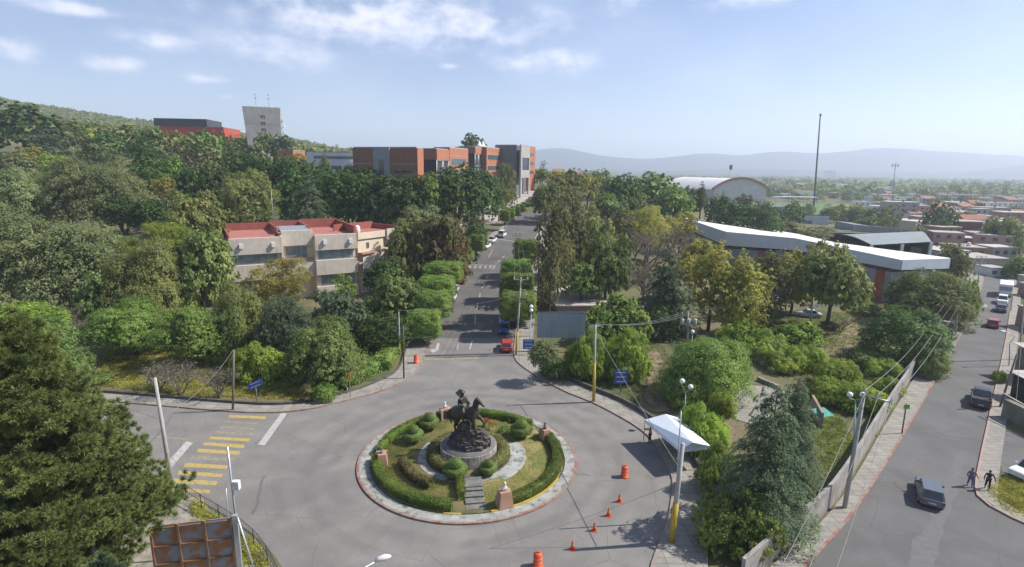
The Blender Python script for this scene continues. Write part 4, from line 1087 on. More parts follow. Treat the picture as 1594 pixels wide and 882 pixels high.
# red and black hall on the hill
def simple_house(name, label, cat, px0, px1, ytop, Y, dp, m, roofm=None, rz=0.0, hgt=None, group=None, wins=0, roof='flat', storeys=1, shift=0):
    a, b_ = D(px0, ytop, Y), D(px1, ytop, Y); cx = (a.x+b_.x)/2+shift; wd = (b_.x-a.x)/max(.5, math.cos(rz)); g = T(cx, Y+dp/2)
    h = hgt or max(2.6, (a.z+b_.z)/2 - g)
    base = (a.z+b_.z)/2 - h
    e = empty(name, (cx, Y, base), rz, label, cat, group)
    mpart(e, 'wall', m, lambda q: q.box(-wd/2, wd/2, 0, dp, -1.5, h))
    rmm = roofm or MATS['flat_roof_slab']
    if roof == 'flat':
        mpart(e, 'roof', rmm, lambda q: q.box(-wd/2-.12, wd/2+.12, -.12, dp+.12, h+.003, h+.25))
    elif roof == 'gable':
        rh = wd*.16
        mpart(e, 'roof', rmm, lambda q: q.add([(-wd/2-.4, -.4, h), (wd/2+.4, -.4, h), (wd/2+.4, dp+.4, h), (-wd/2-.4, dp+.4, h), (-wd/2-.4, dp/2, h+rh), (wd/2+.4, dp/2, h+rh)], [(0, 1, 5, 4), (2, 3, 4, 5), (0, 4, 3), (1, 2, 5), (0, 3, 2, 1)]))
    for s_ in range(storeys):
        z0 = h*(s_+.35)/storeys
        for k in range(wins):
            x = -wd/2 + wd*(k+.5)/wins; ww = min(1.1, wd/wins*.3)
            window(e, None, x-ww, x+ww, z0, z0+min(1.3, h/storeys*.45), -.01, 2)
    return e
FR = MATS['flat_roof_slab']
e = simple_house('hall', 'red and black flat-roofed hall on the wooded hill at the left', 'building', 252, 345, 197, 330, 26, mat('red_panel', (.5, .085, .05), .7, (.42, .07, .045), .4), rz=R(6))
mpart(e, 'roof_volume', mat('dark_cladding', (.06, .065, .08), .6, (.045, .05, .06), .5), lambda b: b.box(-20, 9, -1.2, 20, D(300, 197, 330).z-e.location.z+.26, D(300, 186, 330).z-e.location.z+.4))
mpart(e, 'dark_slot', VOID, lambda b: b.box(6.5, 7.8, -.08, -.003, 2, 12))
simple_house('annex', 'small orange block peeping between trees below the grey tower', 'building', 430, 457, 234, 215, 8, OBR, rz=R(-12))
e = simple_house('teaching_block', 'long white two-storey block with ribbon windows left of the brick building', 'building', 478, 556, 237, 200, 12, mat('white_facade', (.6, .62, .64), .7, (.52, .54, .56), .5), rz=R(4))
hh = D(515, 237, 200).z - e.location.z
window(e, None, -6.5, 8.5, hh-2.3, hh-1.2, -.01, 12); window(e, None, -2, 3, hh-5.9, hh-4.6, -.01, 4); window(e, None, 4, 8.3, hh-5.9, hh-4.6, -.01, 4)
mpart(e, 'white_canopy', WHITE, lambda b: b.box(6.4, 9.6, -2.2, -.1, hh-7.2, hh-3.3))

# auditorium on the right: long angular white roof with deep pale fascia
FASC = mat('ribbed_pale_fascia', (.58, .63, .68), .5, (.52, .57, .62), .3)
def seam_extra(t, vec, c):
    c = wall_extra(t, vec, c)
    w1 = N(t, 'ShaderNodeTexWave', wave_type='BANDS', bands_direction='X', i_Scale=.32); t.links.new(vec, w1.inputs['Vector'])
    return mixc(t, mth(t, 'MULTIPLY', ramp(t, w1.outputs[0], .9, .98), .35), c, mixc(t, 1.0, c, (.6, .6, .6), 'MULTIPLY'))
ROOFW = mat('pale_sheet_roof', (.80, .76, .70), .7, (.72, .68, .61), .15, 8, extra=seam_extra)
pts_px = [(1062, 338, 190, 3.0), (1131, 361, 148, 3.6), (1238, 371, 132, 2.8), (1403.5, 405, 108, 1.9), (1478, 402.5, 112, 2.0)]
tops = [D(a, b, c_) for a, b, c_, _ in pts_px]
back = [D(1478, 401, 113.5), D(1300, 377, 150), D(1240, 363.5, 178), D(1150, 349, 197)]
au = empty('auditorium', (tops[3].x, tops[3].y, 0), 0, 'auditorium with a long angular white roof, deep pale fascia and grey walls with red columns', 'building')
o_ = au.location
top = tops + back
V = [(p.x-o_.x, p.y-o_.y, p.z) for p in top]
nb = len(tops)
bm = bmesh.new(); vs = [bm.verts.new(v) for v in V]; f = bm.faces.new(vs); f.normal_update()
if f.normal.z < 0: f.normal_flip()
low = [bm.verts.new((v[0], v[1], v[2]-.4)) for v in V]
f2 = bm.faces.new(low); f2.normal_update()
if f2.normal.z > 0: f2.normal_flip()
for i in range(len(V)):
    j = (i+1) % len(V); bm.faces.new((vs[i], vs[j], low[j], low[i]))
bmesh.ops.triangulate(bm, faces=[f, f2]); bmesh.ops.recalc_face_normals(bm, faces=bm.faces)
me = bpy.data.meshes.new('roof'); bm.to_mesh(me); bm.free(); me.materials.append(ROOFW); link('roof', me, au)
def fas(b):
    for i in range(nb-1):
        p, q = tops[i], tops[i+1]; hp, hq = pts_px[i][3], pts_px[i+1][3]
        d = (q-p); n = Vector((d.y, -d.x, 0)).normalized()*.25
        vs = []
        for pt, h_ in ((p, hp), (q, hq)):
            for s_ in (0.02, 1):
                for z in (.12, -h_): vs.append((pt.x-o_.x+n.x*s_, pt.y-o_.y+n.y*s_, pt.z+z))
        b.add(vs, [(0, 1, 3, 2), (4, 6, 7, 5), (0, 2, 6, 4), (1, 5, 7, 3), (2, 3, 7, 6), (0, 4, 5, 1)])
mpart(au, 'fascia', FASC, fas)
# clerestory strip and walls set back under the roof
GREYW = mat('grey_block_wall', (.36, .37, .38), .85, (.3, .31, .32), .5, extra=wall_extra)
wl = []
for i in (1, 2, 3): wl.append(Vector((tops[i].x, tops[i].y, tops[i].z-pts_px[i][3])))
cen = sum((Vector(v) for v in [(p.x, p.y, 0) for p in top]), Vector())/len(top)
ins = [Vector((p.x, p.y, 0)).lerp(cen, .06) for p in top]
hf = [q[3] for q in pts_px] + [1.0]*len(back)
def ztop(i): return top[i].z - hf[i] - .9
mb = MB()
q_ = [(p.x-o_.x, p.y-o_.y) for p in ins]; zz_ = [ztop(i) for i in range(len(top))]
ar_ = sum(q_[i][0]*q_[(i+1) % len(q_)][1]-q_[(i+1) % len(q_)][0]*q_[i][1] for i in range(len(q_)))
if ar_ < 0: q_, zz_ = q_[::-1], zz_[::-1]
mb.prism(q_, -.5, zz_); mb.build('wall', GREYW, au)
ins2 = [Vector((p.x, p.y, 0)).lerp(cen, .08) for p in top]
q_ = [(p.x-o_.x, p.y-o_.y) for p in ins2]; za_ = [z+.0-.3 for z in [ztop(i) for i in range(len(top))]]; zb_ = [p.z-1.2 for p in top]
if ar_ < 0: q_, za_, zb_ = q_[::-1], za_[::-1], zb_[::-1]
mb = MB(); mb.prism(q_, za_, zb_); mb.build('clerestory', GLASS, au)
RC = mat('red_column_paint', (.42, .10, .06), .7, (.34, .08, .05), 1)
def colm(px_, i0, i1):
    for f in np.linspace(0, 1, 200):
        p = ins[i0].lerp(ins[i1], f); v = p-CP; X = PW/2+FPX*v.dot(RT)/v.dot(FW)
        if abs(X-px_) < 1.5: return p
    return ins[i0].lerp(ins[i1], .5)
for px_ in (1182, 1292, 1363, 1330, 1250):
    p = colm(px_, 1 if px_ < 1240 else 2, 2 if px_ < 1240 else 3)
    zlo = D(px_, np.interp(px_, [1131, 1238, 1403], [361, 371, 405]), p.y).z - np.interp(px_, [1131, 1238, 1403], [3.6, 2.8, 1.9])
    mpart(au, 'column', RC, lambda b: b.box(p.x-o_.x-.5, p.x-o_.x+.5, p.y-o_.y-1.2, p.y-o_.y+.3, -.5, zlo-.9))
# arched canopy behind the auditorium
ac = empty('arched_canopy', (D(1400, 380, 165).x, 165, 0), R(0), 'curved grey metal canopy on white posts behind the auditorium roof', 'canopy')
pL, pR = D(1300, 366, 195), D(1450, 376, 150)
def arch(b):
    n = 12
    e0, e1 = D(1357, 381, 150), D(1450, 376, 150); e2 = D(1290, 367, 205); e3 = D(1425, 362, 205)
    V = []
    for i in range(n+1):
        t = i/n
        a = e0.lerp(e1, 0); 
        for (p, q) in ((e0, e2), (e1, e3)):
            m = p.lerp(q, t); V.append((m.x-ac.location.x, m.y-ac.location.y, m.z + math.sin(t*PI)*1.5))
    F = [(2*i, 2*i+1, 2*i+3, 2*i+2) for i in range(n)]
    b.add(V, F, True)
    b.add([(v[0], v[1], v[2]-.25) for v in V], [f[::-1] for f in F], True)
mpart(ac, 'roof', mat('grey_sheet_metal', (.27, .30, .31), .85, (.22, .25, .26), .3), arch)
for p in (D(1357, 381, 150), D(1450, 376, 150), D(1405, 379, 150), D(1425, 362, 204), D(1300, 367, 204)):
    mpart(ac, 'post', WHITE, lambda b: b.box(p.x-ac.location.x-.3, p.x-ac.location.x+.3, p.y-ac.location.y-.3, p.y-ac.location.y+.3, -.5, p.z-.2))
_l, _r = D(1290, 367, 204), D(1425, 362, 204)
mpart(ac, 'painted_shade_backing', VOID, lambda b: b.box(_l.x-ac.location.x, _r.x-ac.location.x, 38, 38.5, -.5, _r.z-.3))  # near-black sheet added for the darkness under the canopy
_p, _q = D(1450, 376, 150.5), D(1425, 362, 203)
mpart(ac, 'side_wall', VOID, lambda b: b.prism([(_p.x-ac.location.x, _p.y-ac.location.y+.5), (_q.x-ac.location.x, _q.y-ac.location.y-.5), (_q.x-ac.location.x+.3, _q.y-ac.location.y-.5), (_p.x-ac.location.x+.3, _p.y-ac.location.y+.5)], -.5, [_p.z-.5]*4))  # second added dark sheet, painting the shade below the roof's right edge
# gymnasium with low vaulted roof
gz = 0; gc = D(1152, 305, 470)
gm = empty('gymnasium', (gc.x, 470, T(gc.x, 470)), R(4), 'white vaulted sports hall with a red-brown arch rim beyond the trees', 'building')
hwid = 44; zt_ = D(1152, 278, 470).z - gm.location.z; ze = D(1104, 295, 470).z - gm.location.z
def vault(b, x0, x1, y0, y1, r, th, sh=0):
    n = 20; V = []
    for y in (y0, y1):
        for i in range(n+1):
            t = i/n*2-1; z = ze + (zt_-ze)*(1-t*t); V += [(t*r + (sh if y == y1 else 0), y, z), (t*r+(sh if y == y1 else 0), y, z+th)]
    k = 2*(n+1)
    F = []
    for i in range(n):
        a = 2*i; F += [(a+1, a+3, k+a+3, k+a+1), (a, k+a, k+a+2, a+2), (a, a+2, a+3, a+1), (k+a, k+a+1, k+a+3, k+a+2)]
    b.add(V, F)
mpart(gm, 'roof', mat('white_sheet_roof', (.74, .72, .70), .55, (.68, .66, .64), .1), lambda b: vault(b, 0, 0, .6, 60, 24, .3, -26))
mpart(gm, 'arch_rim', mat('red_brown_trim', (.36, .12, .08), .7), lambda b: vault(b, 0, 0, -1.5, .55, 25, 1.5))
def gwall(b):
    n = 20; V = [(-23, 0, -2), (23, 0, -2)]
    pts = [(-23+46*i/n, ze+(zt_-ze)*(1-(i/n*2-1)**2)*.97) for i in range(n+1)]
    b.add([(x, .3, z) for x, z in [(23, -2)] + pts[::-1] + [(-23, -2)]], [tuple(range(n+3))][::1])
mpart(gm, 'end_wall', mat('gym_wall', (.52, .52, .52), .8, (.45, .45, .46), .2), gwall)
mpart(gm, 'side_wall', mat('gym_side', (.45, .44, .42), .8), lambda b: b.add([(-23, .4, -2), (-49, 60, -2), (-49, 60, ze), (-23, .4, ze)], [(0, 1, 2, 3)]))
mpart(gm, 'opening', VOID, lambda b: b.box(-16, -12, .1, .25, 4, 6))
# sports field, stand, small court
fz = .25
FIELD = mat('field_grass', (.13, .19, .05), .95, (.10, .15, .04), .05, coords='World')
flat_poly('field', [D(1128, 306, 480).xy if 0 else Vector((D(1120, 306, 460).x, 460)), Vector((D(1335, 306, 460).x, 460)), Vector((D(1345, 325, 330).x, 330)), Vector((D(1128, 325, 330).x, 330))], FIELD, 1.6)
stz = empty('grandstand', (D(1238, 318, 345).x, 345, T(190, 345)), R(2), 'low grey grandstand with a thin white roof beside the green field', 'stand')
wS = 66*345/850
mpart(stz, 'roof', WHITE, lambda b: b.box(-wS/2, wS/2, -2, 4, D(1238, 309, 345).z, D(1238, 309, 345).z+.4))
mpart(stz, 'seating', mat('grey_stand', (.3, .32, .35), .8), lambda b: b.box(-wS/2+1, wS/2-1, 1, 8, -1, D(1238, 322, 345).z-stz.location.z))
for k in range(7): mpart(stz, 'post', WHITE, lambda b: b.box(-wS/2+wS*k/6.01, -wS/2+wS*k/6.01+.25, -1.6, -1.35, -1, D(1238, 309, 345).z-.004))
ct = empty('enclosed_court', (D(1270, 360, 235).x, 235, 0), R(0), 'small green ball court enclosed by pale blue-grey walls', 'court')
CW = mat('pale_blue_wall', (.42, .47, .52), .7, (.36, .41, .46), .5)
mpart(ct, 'playing_surface', FIELD, lambda b: b.box(-16, 14, 0, 26, .5, .7))
mpart(ct, 'far_wall', CW, lambda b: b.box(-8, 20, 26, 26.4, 0, 6.2))
mpart(ct, 'side_wall', WHITE, lambda b: b.box(-17, -16.6, 0, 26, 0, 3.2))
mpart(ct, 'near_wall', WHITE, lambda b: b.box(-16, 15, -.4, 0-.01, 0, 2.2))
mpart(ct, 'gate', mat('brown_gate', (.2, .16, .13), .8), lambda b: b.box(6, 12, 25.8, 25.98, 0, 4))
mpart(ct, 'right_shed', MATS['grey_sheet_metal'], lambda b: b.prism([(17, 2), (36, 0), (34, 12), (16, 14)], 0, [4.6, 3.2, 3.4, 5]))

# pavilion slabs among the trees right of the avenue
simple_house('pavilion', 'flat-roofed pavilion with a pale concrete slab behind the billboard', 'building', 866, 950, 477, P(900, 477, 1.7).y, 17, mat('pavilion_wall', (.25, .2, .16), .9), mat('pale_roof_slab', (.50, .46, .40), .9, (.40, .36, .32), .6), hgt=1.7, rz=R(4))
simple_house('shed', 'low ochre wall with a flat roof right of the tall brown trees', 'building', 985, 1000, 500, 100, 5, EARTH, hgt=2.5)
simple_house('kiosk', 'small white kiosk under trees in the upper right garden', 'building', 1236, 1262, 482, 106, 4, WHITE, hgt=2.3)
# corrugated roofs on the right edge of the street
def corr_extra(t, vec, c):
    wv_ = N(t, 'ShaderNodeTexWave', wave_type='BANDS', bands_direction='Y', i_Scale=1.4); t.links.new(vec, wv_.inputs['Vector'])
    return mixc(t, mth(t, 'MULTIPLY', ramp(t, wv_.outputs[0], .2, .8), .5), c, mixc(t, 1.0, c, (.6, .6, .6), 'MULTIPLY'))
CORR = mat('corrugated_sheet', (.5, .47, .43), .7, (.36, .32, .28), .6, extra=corr_extra, bump=.3)
def stall(px0, px1, py, Y, dp, h, wallm, label, slope=.3, roofm=None, rz=0.0):
    a, b_ = D(px0, py, Y), D(px1, py, Y); a.x = max(a.x, max(kerbx(Y), kerbx(Y+dp))+1.0); cx = (a.x+b_.x)/2; wd = b_.x-a.x
    e = empty('stall', (cx, Y, 0), rz, label, 'stall')
    mpart(e, 'wall', wallm, lambda b: b.box(-wd/2+.7, wd/2-.1, .4, dp-.3, 0, h-.25))
    mpart(e, 'lower_wall', mat('red_wall_paint', (.35, .06, .05), .8), lambda b: b.box(-wd/2+.68, wd/2-.1, .3, .396, 0, 1.1))
    mpart(e, 'roof', roofm or CORR, lambda b: b.add([(-wd/2, -.2, h-slope), (wd/2, -.2, h-slope), (wd/2, dp, h+slope), (-wd/2, dp, h+slope), (-wd/2, -.2, h-slope+.08), (wd/2, -.2, h-slope+.08), (wd/2, dp, h+slope+.08), (-wd/2, dp, h+slope+.08)], [(0, 3, 2, 1), (4, 5, 6, 7), (0, 1, 5, 4), (1, 2, 6, 5), (2, 3, 7, 6), (3, 0, 4, 7)]))
    return e
DKW = mat('dark_green_wall', (.2, .21, .16), .9, (.14, .14, .11), 1)
# helper: depth where height h over the ground is seen at (px, py)
KX = sorted([(p.y, p.x) for p in SRg])
def kerbx(y): return float(np.interp(y, [k[0] for k in KX], [k[1] for k in KX]))
def yat(px_, py_, h): p = P(px_, py_, h); return p.y
stall(1547, 1660, 660, yat(1547, 660, 2.3), 7.0, 2.3, DKW, 'roadside stall with grey corrugated roof and a red lower wall on the right edge')
stall(1563, 1680, 612, yat(1563, 612, 2.8), 6.5, 2.8, mat('painted_opening_shade', (.05, .045, .04), .9), 'open dark workshop under a pale sheet roof, right edge above the red-walled stall', .25, mat('pale_sheet', (.42, .40, .36), .7, (.3, .28, .25), .7))  # solid wall coloured near-black as the shade inside the open workshop
stall(1578, 1680, 562, yat(1578, 562, 4.0), 6.5, 4.0, mat('rough_wall', (.3, .26, .22), .9, (.2, .17, .14), 1), 'shack with ribbed pale roof and junk in front on the right edge', .3)
for (x0, x1, yt, Y, dp, m_, h, lab) in ((1586, 1700, 500, 84, 10, mat('pinkish_wall', (.4, .27, .23), .9), 6, 'two-storey pinkish house at the right edge beside the shaded road'),
                                   (1571, 1592, 434, 125, 5, mat('pale_house_wall', (.5, .47, .42), .9), 5.2, 'narrow pale house beside the white bus'),
                                   (1592, 1680, 452, 112, 8, mat('brown_house_wall', (.27, .22, .18), .9), 5, 'brown house on the right edge behind the power pole'),
                                   (1514, 1573, 403, 150, 11, mat('red_and_cream_wall', (.38, .3, .25), .9), 5, 'low house with grey sheet roof at the end of the right-hand street'),
                                   (1543, 1569, 418, 142, 5, WHITE, 2.4, 'small white-roofed shop at the end of the right-hand street')):
    a_ = D(x0, yt, Y); sh_ = max(0, max(kerbx(Y), kerbx(Y+dp))+1.2-a_.x) if Y < 140 else 0
    simple_house('house', lab, 'house', x0, x1, yt, Y, dp, m_, hgt=h, wins=2, shift=sh_)
# ------------------------------------------------------------------ trees
def lumps(r, n, zr, zlo=-.55, shell=(.55, .9), power=.45):
    """clump centres spread through the outer part of a crown"""
    out = []
    tries = 0
    dmin = 1.05/n**.42
    while len(out) < n and tries < n*60:
        tries += 1
        d = r.normal(size=3); d /= np.linalg.norm(d)
        if d[2] < zlo: continue
        k = r.uniform(*shell)
        p = d*k*np.array([1, 1, zr])
        if all(np.linalg.norm((p-q)) > dmin*.8 for q in out): out.append(p)
    return np.array(out)
def crown(name, kind, leaves, leaf, seed):
    r = np.random.default_rng(seed)
    Cs, Ns, Ss = [], [], []
    def clump(c, rad, k, flat=1.0, up=.5, noise=.42, size=1.0, inner=.6):
        k = max(k, 4); m = max(3, k//15)
        d = r.normal(size=(m, 3)); d /= np.linalg.norm(d, axis=1, keepdims=True)
        d[:, 2] = np.where(d[:, 2] < -.45, -d[:, 2], d[:, 2])
        rr = r.uniform(max(inner, .72), 1.14, m)
        tw = c + d*rr[:, None]*rad*np.array([1, 1, flat])
        idx = r.integers(0, m, k)
        p = tw[idx] + r.normal(0, .105*rad, (k, 3))*[1, 1, .6]
        nn = d[idx] + np.array([0, 0, up]) + unit(c.reshape(1, 3))*.35 + r.normal(0, noise, (k, 3))
        Cs.append(p); Ns.append(nn); Ss.append(np.full(k, leaf*size)*r.uniform(.6, 1.35, k))
    if kind == 'broad':
        c = lumps(r, 34, .72, -.35, (.5, .86)); c[:, 2] *= 1.0
        rad = r.uniform(.2, .36, len(c))
        for q, a in zip(c, rad): clump(q, a, int(leaves*a**2/np.sum(rad**2)*.9), .75)
        clump(np.zeros(3), .55, int(leaves*.1), .8, size=1.5)
    elif kind == 'dense':
        c = lumps(r, 120, .85, -.6, (.72, .93)); rad = r.uniform(.11, .2, len(c))
        for q, a in zip(c, rad): clump(q, a, int(leaves*a**2/np.sum(rad**2)*.92), .95, up=.5, noise=.35)
        clump(np.zeros(3), .7, int(leaves*.08), .85, size=2.2)
    elif kind == 'airy':
        c = lumps(r, 46, .8, -.4, (.4, .95)); rad = r.uniform(.12, .25, len(c))
        for q, a in zip(c, rad): clump(q, a, int(leaves*a**2/np.sum(rad**2)*.96), .6, noise=.8, inner=.2)
        clump(np.zeros(3), .5, int(leaves*.06), .8, size=1.3)
    elif kind == 'tall':
        c = lumps(r, 60, 1.5, -.8, (.45, .92)); rad = r.uniform(.16, .32, len(c))
        for q, a in zip(c, rad): clump(q, a, int(leaves*a**2/np.sum(rad**2)*.93), 1.25, noise=.6, inner=.3)
        clump(np.zeros(3), .5, int(leaves*.07), 1.6, size=1.5)
    elif kind == 'flat':      # umbrella crowns with bright feathery tops
        c = lumps(r, 44, .5, -.12, (.55, .93)); rad = r.uniform(.14, .26, len(c))
        for q, a in zip(c, rad): clump(q, a, int(leaves*a**2/np.sum(rad**2)*.92), .8, up=.6)
        clump(np.zeros(3), .6, int(leaves*.08), .45, size=1.6)
    elif kind == 'cone':      # cedar: whorls of drooping boughs
        nl = 12; tot = sum((1-i/nl)**1.1 for i in range(nl))
        for i in range(nl):
            f = i/nl; z = -1.0+2.08*f; R_ = min(1.0, 1.06*(1-f)**.7)*(.92+.12*r.random()) + .04
            nb_ = max(4, int(8*(1-f)+4)); a0 = r.uniform(0, 6.28)
            for b_ in range(nb_):
                a = a0+2*PI*b_/nb_+r.normal(0, .2); L_ = R_*r.uniform(.6, 1.15); zb0 = z+r.normal(0, .05)
                k = int(leaves*(1-f)**1.1/tot/nb_); m = max(6, k//16)
                tt = r.random(m)**.6; tw = .17*L_*(1.15-.55*tt)+.02
                sd = r.normal(0, 1, m)*tw; ix = r.integers(0, m, k)
                t = np.clip(tt[ix]+r.normal(0, .03, k), 0, 1.06); side = sd[ix]+r.normal(0, .022, k)
                x = t*L_; zz = zb0 + .10*np.sin(t*PI*.8) - .26*t**2.4*L_ - np.abs(side)*.5 + r.normal(0, .014, k)
                p = np.column_stack([x*math.cos(a)-side*math.sin(a), x*math.sin(a)+side*math.cos(a), zz])
                nn = np.column_stack([np.full(k, math.cos(a)*.45), np.full(k, math.sin(a)*.45), np.full(k, 1.0)]) + r.normal(0, .35, (k, 3))
                Cs.append(p); Ns.append(nn); Ss.append(np.full(k, leaf)*r.uniform(.6, 1.2, k))
        k = leaves//12; q_ = r.normal(0, .16, (k, 3)); q_[:, 2] = r.uniform(-1, .5, k)
        Cs.append(q_); Ns.append(r.normal(size=(k, 3))); Ss.append(np.full(k, leaf*1.4))
    elif kind == 'column':
        c = np.array([[math.cos(a)*.25*s, math.sin(a)*.25*s, z] for z in np.linspace(-1.7, 1.7, 16) for s in [math.sqrt(max(.08, 1-(z/1.9)**2))] for a in r.uniform(0, 6.28, 3)])
        for q in c: clump(q, .2*max(.4, math.sqrt(max(.1, 1-(q[2]/1.95)**2))), leaves//len(c), 1.5)
    return Cs, Ns, Ss, r
PROTO = {}
SPEC = {'broad': (15000, .062), 'dense': (17000, .055), 'airy': (10000, .055), 'tall': (15000, .06), 'flat': (13000, .06), 'cone': (26000, .06), 'column': (4000, .06)}
def proto(kind, i, q):
    """q: 0 close by, 1 middle distance, 2 far"""
    k = (kind, i, q)
    if k not in PROTO:
        n, s = SPEC[kind]
        if q == 0: n, s = int(n*2.4), s*.64
        if q == -1: n, s = int(n*3.6), s*.5
        if q == 2: n, s = int(n*.22), s*1.9
        if q == 3: n, s = int(n*.06), s*3.4
        Cs, Ns, Ss, r = crown('crown', kind, n, s, 100+i*7+len(kind))
        C = np.concatenate(Cs); Nn = np.concatenate(Ns); S = np.concatenate(Ss)
        asp = .8 if q > 0 else .6
        PROTO[k] = quads_mesh('crown_'+kind, leaf_arrays(C, Nn, S, r, asp if kind != 'cone' else .42), LEAF['mid'])
    return PROTO[k]
def trunk_mesh(seed, limbs=6, spread=.6):
    r = random.Random(seed); mb = MB()
    lean = (r.uniform(-.06, .06), r.uniform(-.06, .06))
    mb.tube([(0, 0, -.05), (lean[0]*.4, lean[1]*.4, .25), (lean[0], lean[1], .55), (lean[0]*1.3, lean[1]*1.5, 1.0)], [.075, .055, .045, .018], 8)
    for k in range(limbs):
        a = 2*PI*k/limbs+r.uniform(-.4, .4); z0 = r.uniform(.38, .6); L_ = spread*r.uniform(.7, 1.1)
        x0, y0 = lean[0]*z0*1.6, lean[1]*z0*1.6
        mb.tube([(x0, y0, z0), (x0+math.cos(a)*L_*.4, y0+math.sin(a)*L_*.4, z0+.2), (x0+math.cos(a)*L_, y0+math.sin(a)*L_, z0+.42)], [.035, .022, .008], 5)
    return mb.mesh('trunk', BARK)
TRUNKS = [trunk_mesh(s) for s in range(4)]
TRUNK_C = MB().tube([(0, 0, -.03), (0, 0, .5), (0, 0, 1)], [.03, .02, .004], 8).mesh('trunk', BARK)
PTOP = {}
def proto_top(me):
    if me.name not in PTOP:
        co_ = np.empty(len(me.vertices)*3, np.float32); me.vertices.foreach_get('co', co_); co_ = co_.reshape(-1, 3)
        rr = np.hypot(co_[:, 0], co_[:, 1])
        PTOP[me.name] = (float(np.percentile(co_[:, 2], .5)), float(np.percentile(co_[:, 2], 99.7)), float(np.percentile(rr, 98.5)))
    return PTOP[me.name]
tcount = 0
def tree(kind, colr, cx, ytop, ybot, wpx, Y, label, name='tree', cat='tree', group=None, trunk=True, q=None, bark=None, yellow=None):
    """cx, ytop, ybot, wpx: where the crown is seen; Y (metres away) or the picture row of its foot"""
    global tcount; tcount += 1
    r = random.Random(tcount*13+5)
    if isinstance(Y, tuple): g = G(*Y); Y = g.y
    c = D(cx, (ytop+ybot)/2, Y); zd = zdep(c)
    x = c.x; gz = T(x, Y)
    zt_ = alt(x, Y-0, ytop); zb_ = max(alt(x, Y, ybot), gz+.25)
    if zt_ < gz+1.2: zt_ = gz+1.2
    if zb_ > zt_-1: zb_ = zt_-1
    rad = wpx/2*zd/FPX
    if q is None: q = 0 if (zd < 80 or rad > 6.5) and zd < 150 else (1 if zd < 210 else 2)
    if q == 0 and rad > 5.2 and kind != 'cone': q = -1
    me = proto(kind, r.randrange({-1: 1, 0: 2}.get(q, 3)), q)
    lo, hi, pr = proto_top(me)
    e = empty(name, (x, Y, gz), r.uniform(0, 6.28), label, cat, group)
    cr = link('crown', me, e)
    sz = (zt_-zb_)/(hi-lo); s = rad/pr
    cr.scale = (s, s*r.uniform(.9, 1.1), sz); cr.location = (0, 0, zt_-gz-hi*sz)
    cr.material_slots[0].link = 'OBJECT'; cr.material_slots[0].material = LEAF[colr]
    if trunk:
        h = (zb_+(zt_-zb_)*.62)-gz
        if kind in ('cone', 'column'):
            t = link('trunk', TRUNK_C, e); t.scale = (h*.8, h*.8, (zt_-gz)*.97)
        else:
            t = link('trunk', TRUNKS[r.randrange(4)], e); t.scale = (min(rad*.95, h*.9), min(rad*.95, h*.9), h)
        if bark: t.material_slots[0].link = 'OBJECT'; t.material_slots[0].material = bark
    return e
def bare_tree(cx, ytop, ybase, wpx, Y, label, colr='dry', leaves=500, m=None, levels=4, cat='tree', name='bare_tree', base=None, group=None):
    global tcount; tcount += 1
    r = random.Random(tcount*7+1); rn = np.random.default_rng(tcount)
    if isinstance(Y, tuple): g = G(*Y); Y = g.y; x = g.x
    else: x = D(cx, (ytop+ybase)/2, Y).x
    gz = T(x, Y); H = max(1.2, alt(x, Y, ytop)-gz); W = wpx/2*zdep((x, Y, gz))/FPX
    e = empty(name, (x, Y, gz), 0, label, cat, group)
    mb = MB(); tips = []
    def grow(p, d, L_, rad, lv):
        p1 = p + d*L_*.5 + Vector((r.uniform(-.05, .05), r.uniform(-.05, .05), 0))*L_; p2 = p1 + (d+Vector((0, 0, .12))).normalized()*L_*.5
        mb.tube([p, p1, p2], [rad, rad*.8, rad*.6], 5 if lv > 1 else 3, cap=False)
        if lv == 0: tips.append(p2); return
        for k in range(r.choice((3, 3, 4))):
            a = r.uniform(0, 6.28); nd = (d + Vector((math.cos(a), math.sin(a), r.uniform(-.1, .4)))*.75).normalized()
            grow(p2 if k else p1, nd, L_*r.uniform(.62, .85), rad*.55, lv-1)
    for k in range(3):
        a = 2.1*k+r.random(); grow(Vector((0, 0, 0)), Vector((math.cos(a)*.45, math.sin(a)*.45, 1)).normalized(), .34, .03, levels)
    vs = np.array(mb.v); w_ = np.percentile(np.hypot(vs[:, 0], vs[:, 1]), 98); h_ = vs[:, 2].max()
    mb.v = [(v[0]*W/w_, v[1]*W/w_, v[2]*H/h_) for v in mb.v]
    mb.build('branches', m or BARK_PALE, e)
    if leaves:
        tp = np.array([(t.x*W/w_, t.y*W/w_, t.z*H/h_) for t in tips]); idx = rn.integers(0, len(tp), leaves)
        C = tp[idx] + rn.normal(0, .16, (leaves, 3))
        link('crown', quads_mesh('twig_leaves', leaf_arrays(C, rn.normal(size=(leaves, 3)), rn.uniform(.08, .24, leaves), rn), LEAF[colr]), e)
    return e

